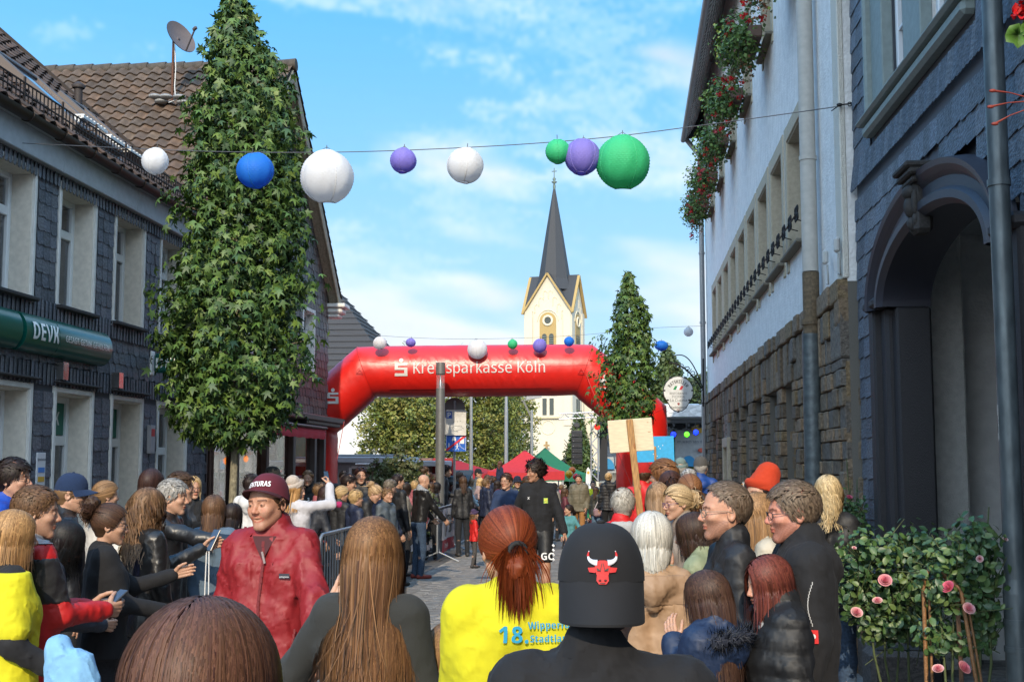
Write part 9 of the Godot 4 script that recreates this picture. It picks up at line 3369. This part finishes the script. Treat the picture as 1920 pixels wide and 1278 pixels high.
	var base := ground_at(1225, D)
	o = thing("stage", "open air stage with silver roof, truss tower and printed backdrop", "stage", base)
	var X := func(px: float, py: float, d := D) -> Vector3: return at(px, py, d) - base
	var alu := mat(Color(0.55, 0.55, 0.56), 0.35, {"metal": 0.6})
	b = Buf.new()
	truss(b, X.call(1115, 900), X.call(1115, 776), 0.26)
	truss(b, X.call(1048, 781), X.call(1122, 777), 0.2)
	obj("truss", b, alu, o)
	b = Buf.new()
	var l: Vector3 = X.call(1125, 770)
	var rr: Vector3 = X.call(1345, 770)
	b.rbox((l + rr) * 0.5 + V(0, 0.0, -1.5), V(rr.x - l.x, 0.5, 3.4), 0.03)
	obj("roof", b, mat(Color(0.55, 0.55, 0.55), 0.45, {"nrm": "n_crease", "ns": 0.8, "ts": 0.8, "metal": 0.5}), o)
	b = Buf.new()
	for i in 9: b.box(V(lerpf(l.x, rr.x, i / 8.0), l.y - 0.55, -0.6), V(0.06, 0.1, 2.4))
	b.box(V((l.x + rr.x) * 0.5, l.y - 0.4, 0.2), V(rr.x - l.x, 0.12, 0.1))
	b.box(V((l.x + rr.x) * 0.5, l.y - 0.62, -2.6), V(rr.x - l.x, 0.8, 0.1))
	b.box(V(l.x + 0.12, l.y - 1.4, -0.6), V(0.3, 2.4, 0.2))
	b.box(V((l.x + rr.x) * 0.5, 0.2, -1.4), V(rr.x - l.x, 0.8, 3.6))
	obj("dark_structure", b, mat(Color(0.02, 0.02, 0.022), 0.8), o)
	for q in [[1128, 1172, 800, 886, "BE"], [1178, 1262, 800, 886, "We want to gether"], [1266, 1340, 806, 870, "en wach sen der mit"]]:
		var a: Vector3 = X.call(q[0], q[2], D + 2.0)
		var e: Vector3 = X.call(q[1], q[3], D + 2.0)
		b = Buf.new()
		b.box((a + e) * 0.5, V(e.x - a.x, a.y - e.y, 0.03))
		var pn := obj("backdrop", b, mat(Color(0.42, 0.44, 0.45), 0.7, {"tex": "soft"}), o)
		var cz := a.z + 0.02
		var cx := (a.x + e.x) * 0.5
		var cy := (a.y + e.y) * 0.5
		var t := text_buf(q[4], 0.16 if q[4] == "BE" else 0.11, q[4] == "BE")
		obj("lettering", bend(t, func(c): return [V(c.x + cx - (0.25 if q[4] == "BE" else 0.0), c.y + cy + 0.22, cz), Vector3.BACK]), mat(Color(0.08, 0.1, 0.13), 0.6), pn)
		b = Buf.new()
		var fan := PackedVector2Array()
		for k in 12: fan.append(W(cx - 0.25 + cos(k * PI / 11) * 0.3, cy - 0.75 + sin(k * PI / 11) * 0.42))
		b.prism(fan, cz - 0.005, cz + 0.005)
		obj("blue_shape", b, mat(Color(0.02, 0.22, 0.45), 0.6), pn)
		b = Buf.new()
		b.ball(V(cx + 0.3, cy - 0.12, cz), V(0.2, 0.09, 0.004), 12, 6)
		obj("red_shape", b, mat(Color(0.55, 0.09, 0.05), 0.6), pn)
		b = Buf.new()
		b.ball(V(cx + 0.15, cy + 0.7, cz), V(0.3, 0.16, 0.004), 12, 6)
		obj("yellow_shape", b, mat(Color(0.6, 0.35, 0.06), 0.6), pn)
	for q in [[1263, 814, Color(0.05, 0.12, 1.0), "blue stage spotlight on the left"], [1288, 814, Color(0.3, 0.9, 0.1), "small green stage spotlight in the middle"], [1305, 810, Color(0.05, 0.15, 1.0), "blue stage spotlight on the right"], [1120, 800, Color(1.0, 0.05, 0.05), "red stage spotlight beside the truss tower"]]:
		var p := at(q[0], q[1], D - 0.4)
		var s := thing("spotlight", q[3], "spotlight", p, "coloured stage spotlights")
		b = Buf.new()
		b.tube([V(0, 0.02, -0.3), V(0, 0, -0.02)], [0.09, 0.12], 14)
		b.box(V(0, 0.2, -0.15), V(0.3, 0.04, 0.06))
		b.box(V(0, 0.3, -0.15), V(0.04, 0.25, 0.04))
		obj("housing", b, mat(Color(0.015, 0.015, 0.015), 0.5), s)
		b = Buf.new()
		b.ball(V(0, 0, -0.01), V(0.1, 0.1, 0.02), 14, 6)
		obj("lens", b, mat(q[2] * 0.5, 0.3, {"glow": q[2], "ge": 1.6}), s)
		var li := SpotLight3D.new()
		li.light_color = q[2]
		li.light_energy = 0.5
		li.light_size = 0.08
		li.spot_angle = 40.0
		li.spot_range = 12.0
		li.spot_attenuation = 2.0
		li.shadow_enabled = true
		li.position = V(0, 0, 0.05)
		li.rotation = V(-0.5, PI, 0) * 0.0 + V(-0.5, 3.14159, 0)
		add_named(li, "beam", s)
	o = thing("line_array", "hanging black column of six loudspeakers before the church", "loudspeaker", at(1082, 840, D - 0.5))
	for i in 6:
		b = Buf.new()
		b.box(V(0, 0.5 - i * 0.195, 0.015 * i), V(0.4, 0.185, 0.35), RX(0.03 * i), 0.015)
		obj("cabinet", b, mat(Color(0.014, 0.014, 0.016), 0.6, {"nrm": "n_weave", "ts": 8.0}), o)
		b = Buf.new()
		b.ball(V(-0.13, 0.46 - i * 0.195, 0.19 + 0.015 * i), V(0.012, 0.008, 0.004), 6, 4)
		obj("badge", b, mat(Color(0.5, 0.5, 0.5), 0.4), o)
	b = Buf.new()
	b.bar(V(0, 0.6, 0), V(0, 1.18, 0), 0.03, 0.03)
	b.box(V(0, 0.63, 0), V(0.4, 0.06, 0.3))
	b.rbox(V(0, 0.85, 0), V(0.2, 0.16, 0.14), 0.02)
	obj("rigging", b, mat(Color(0.03, 0.03, 0.03), 0.5), o)
func truss(b: Buf, a: Vector3, e: Vector3, w: float):
	var d := (e - a).normalized()
	var x := d.cross(Vector3.BACK).normalized() * w * 0.5
	var z := d.cross(x).normalized() * w * 0.5
	for s in [x + z, x - z, -x - z, z - x]: b.tube([a + s, e + s], 0.024, 6)
	var n := int((e - a).length() / w)
	for i in n:
		var p := a.lerp(e, float(i) / n)
		var q := a.lerp(e, float(i + 1) / n)
		var s := 1.0 if i % 2 == 0 else -1.0
		b.tube([p + x * s + z, q - x * s + z], 0.013, 4)
		b.tube([p + x * s - z, q - x * s - z], 0.013, 4)
		b.tube([p + x + z * s, q + x - z * s], 0.013, 4)
func roses():
	var r := rand_from(61)
	var leafm := mat(Color.WHITE, 0.45, {"vc": true, "back": Color(0.03, 0.06, 0.01)})
	var gr := [Color(0.045, 0.095, 0.03), Color(0.06, 0.12, 0.035), Color(0.035, 0.075, 0.028), Color(0.1, 0.15, 0.04)]
	var bush := func(label: String, base: Vector3, clumps: Array, n: int, leaf: float, stem_to: Array) -> Node3D:
		var o := thing("rose_bush", label, "rose bush", base, "rose bushes by the gateway")
		var b := Buf.new()
		var where := []
		for i in n:
			var c: Array = clumps[i % clumps.size()]
			var u := V(r.randfn(), r.randfn(), r.randfn()).normalized() * pow(r.randf(), 0.55) * r.randf_range(0.8, 1.45)
			var p: Vector3 = c[0] + u * c[1]
			var nn := (u + V(r.randfn() * 0.5, 0.5, 0.6 + r.randfn() * 0.5)).normalized()
			var d := nn.cross(V(r.randfn(), r.randfn(), r.randfn())).normalized()
			var s := leaf * r.randf_range(0.6, 1.25)
			where.append(Transform3D(Basis(d.cross(nn), d, nn).scaled(Vector3.ONE * s), p))
		pieces("leaf", [rose_leaf()], where, leafm, o, gr, 260, 5)
		for q in stem_to:
			b.tube([V(q[0].x * 0.3, 0, q[0].z * 0.3), q[0] * V(0.8, 0.5, 0.8) + V(r.randf_range(-0.05, 0.05), 0, 0), q[0]], [0.011, 0.008, 0.004], 6)
		for i in n / 9:
			var c: Array = clumps[i % clumps.size()]
			b.tube([c[0] + V(0, -c[1].y * 0.8, 0), c[0] + V(r.randfn(), r.randfn(), r.randfn()) * c[1] * 0.6], [0.005, 0.0025], 4)
		obj("stems", b, mat(Color(0.07, 0.09, 0.03), 0.7), o)
		return o
	var bloom := func(o: Node3D, p: Vector3, s: float, deep: float):
		var h := Node3D.new()
		add_named(h, "bloom", o)
		h.position = p
		h.rotation = V(r.randf_range(0.5, 1.3), r.randf_range(-0.5, 0.5), r.randf_range(-0.5, 0.5))
		for ring in 5:
			var m := [3, 4, 5, 6, 7][ring] as int
			for k in m:
				var b := Buf.new()
				var a := TAU * (k + 0.37 * ring) / m
				var open: float = [0.03, 0.2, 0.4, 0.65, 0.95][ring]
				var rows := []
				for j in 5:
					var f := j / 4.0
					var row := PV3()
					for i in 5:
						var g := (i / 4.0 - 0.5) * (1.3 if f < 0.9 else 0.9)
						var rad: float = s * (0.04 + 0.05 * ring + sin(f * open * 1.1) * 0.5 + 0.07 * ring * f)
						row.append(V(cos(a + g) * rad, s * (f * cos(open * 0.8) * (0.95 - 0.09 * ring) - 0.06 * absf(g)), sin(a + g) * rad))
					rows.append(row)
				b.grid(rows)
				var pc := Color(0.62, 0.13, 0.2).lerp(Color(0.76, 0.56, 0.52), ring / 4.0 * (1.0 - deep)) * r.randf_range(0.9, 1.1)
				obj("petal", b, mat(pc, 0.6, {"back": pc * 0.3}), h)
	var D := 8.0
	var O := ground_at(1690, D)
	var a := bush.call("pink rose bush left of the bamboo hoop, in front of the gate pillar", O, [[at(1625, 1030, D) - O, V(0.22, 0.14, 0.2)], [at(1690, 1075, D) - O, V(0.26, 0.2, 0.25)], [at(1650, 1110, D) - O, V(0.18, 0.2, 0.2)], [at(1720, 1025, D) - O, V(0.2, 0.14, 0.2)], [at(1730, 1130, D) - O, V(0.16, 0.22, 0.2)], [at(1640, 1170, D) - O, V(0.1, 0.12, 0.15)], [at(1680, 1165, D) - O, V(0.16, 0.16, 0.2)], [at(1600, 1100, D) - O, V(0.12, 0.2, 0.15)]], 2000, 0.06, [[at(1620, 1040, D) - O], [at(1660, 1060, D) - O], [at(1700, 1020, D) - O], [at(1730, 1060, D) - O], [at(1690, 1150, D) - O]]) as Node3D
	for q in [[1660, 1090, 0.062, 0.55], [1646, 1128, 0.045, 0.2], [1606, 1150, 0.055, 0.3], [1602, 1028, 0.022, 0.0]]: bloom.call(a, at(q[0], q[1], D - 0.25) - O, q[2] * 0.75, q[3])
	D = 7.0
	O = ground_at(1790, D)
	a = bush.call("pink rose bush trained on hoops right of the other, by the drainpipe", O, [[at(1790, 1045, D) - O, V(0.22, 0.13, 0.2)], [at(1835, 1010, D) - O, V(0.14, 0.13, 0.2)], [at(1850, 1065, D) - O, V(0.1, 0.2, 0.15)], [at(1760, 1100, D) - O, V(0.13, 0.13, 0.15)], [at(1835, 1135, D) - O, V(0.13, 0.12, 0.15)], [at(1790, 1195, D) - O, V(0.17, 0.1, 0.15)], [at(1745, 1195, D) - O, V(0.08, 0.1, 0.12)], [at(1800, 1110, D) - O, V(0.15, 0.15, 0.15)], [at(1850, 1170, D) - O, V(0.08, 0.16, 0.12)]], 1700, 0.056, [[at(1790, 1050, D) - O], [at(1850, 1000, D) - O], [at(1760, 1090, D) - O], [at(1830, 1120, D) - O], [at(1855, 950, D) - O]]) as Node3D
	for q in [[1780, 1102, 0.055, 1.0], [1816, 1142, 0.052, 0.3], [1760, 1256, 0.048, 0.3], [1806, 1253, 0.058, 0.6], [1838, 1048, 0.03, 0.1], [1885, 1012, 0.025, 0.0]]: bloom.call(a, at(q[0], q[1], D - 0.2) - O, q[2] * 0.72, q[3])
	D = 11.3
	O = ground_at(1590, D)
	a = bush.call("dark rose climbing the stone corner behind the wooden planter", O + V(0, 0.4, 0), [[at(1590, 960, D) - O - V(0, 0.4, 0), V(0.17, 0.18, 0.12)], [at(1605, 1000, D) - O - V(0, 0.4, 0), V(0.17, 0.2, 0.12)], [at(1600, 1090, D) - O - V(0, 0.4, 0), V(0.2, 0.3, 0.14)], [at(1585, 1140, D) - O - V(0, 0.4, 0), V(0.2, 0.16, 0.14)]], 800, 0.056, [[at(1590, 940, D) - O], [at(1610, 980, D) - O]]) as Node3D
	bloom.call(a, at(1593, 933, D - 0.1) - O - V(0, 0.4, 0), 0.03, 1.0)
	D = 7.0
	for q in [[1724, 1744, 1062, "bent bamboo hoop holding up the right rose bush"], [1735, 1790, 1080, "second thinner bamboo hoop behind the first"]]:
		O = ground_at(q[0], D)
		var o := thing("trellis_hoop", q[3], "trellis", O, "bamboo hoops in the rose bed", 0.0)
		var b := Buf.new()
		var p0 := Vector3.ZERO
		var p1: Vector3 = at(q[0] + 8, q[2] + 40, D) - O
		var p2: Vector3 = at(q[0] + 34, q[2], D) - O
		var path := [p0, p1 * 0.5, p1]
		for k in 9:
			var f := (k + 1) / 9.0
			path.append(p1 + (p2 - p1) * V(1.0 - cos(f * PI / 2), sin(f * PI / 2), f))
		path.append(p2 + V(0.1, -0.12, 0.1))
		path.append(V(p2.x + 0.22, 0, 0.15))
		b.tube(path, 0.012 if q[0] < 1730 else 0.008, 8)
		obj("cane", b, mat(Color(0.36, 0.17, 0.06), 0.6, {"tex": "spots", "ts": 6.0}), o)
	O = ground_at(1790, D)
	var st := thing("garden_stake", "square wooden stake standing in the right rose bush", "stake", O)
	var sb := Buf.new()
	sb.box(V(0, 0.5, 0), V(0.022, 1.2, 0.022), RZ(0.02), 0.003)
	obj("stake", sb, mat(Color(0.25, 0.13, 0.07), 0.8, {"tex": "spots"}), st)
	O = ground_at(1590, 11.2)
	var o := thing("wooden_planter", "low wooden plank planter at the stone corner of the hall", "planter", O + V(-0.1, 0, 0), "", -0.05)
	for k in 4:
		for s in [[0.0, 0.22, 0.72, 0.05], [0.33, 0.0, 0.05, 0.44], [-0.33, 0.0, 0.05, 0.44]]:
			var b := Buf.new()
			b.rbox(V(s[0], 0.055 + k * 0.105, s[1]), V(s[2], 0.1, s[3]), 0.012)
			obj("plank", b, mat(Color(0.23, 0.14, 0.075) * (0.85 + 0.1 * k), 0.85, {"tex": "spots", "ts": V(2, 8, 8), "nrm": "n_fine", "ns": 0.3}), o)
	var eb := Buf.new()
	eb.box(V(0, 0.36, 0), V(0.62, 0.05, 0.4))
	obj("soil", eb, mat(Color(0.04, 0.03, 0.02), 0.95), o)
	O = ground_at(1672, 10.2)
	o = thing("stone_trough", "rough grey stone trough at the foot of the gate pillar", "planter", O, "", 0.0)
	var b2 := Buf.new()
	b2.rbox(V(0, 0.17, 0), V(0.5, 0.34, 0.4), 0.04)
	obj("trough", b2, mat(Color(0.13, 0.11, 0.1), 0.95, {"tex": "blotch", "ts": 3.0, "nrm": "n_rough", "ns": 0.8}), o)
	b2 = Buf.new()
	b2.box(V(0, 0.335, 0), V(0.38, 0.03, 0.28))
	obj("soil", b2, mat(Color(0.03, 0.025, 0.02), 0.95), o)
func rose_leaf() -> ArrayMesh:
	var b := Buf.new()
	var rows := []
	for j in 5:
		var f := j / 4.0
		var w: float = [0.03, 0.24, 0.28, 0.17, 0.0][j]
		rows.append(PackedVector3Array([V(-w, f - 0.5, 0.3 * w - 0.2 * f * f), V(0, f - 0.5, -0.03 - 0.12 * f * f), V(w, f - 0.5, 0.3 * w - 0.2 * f * f)]))
	b.grid(rows)
	return b.mesh()
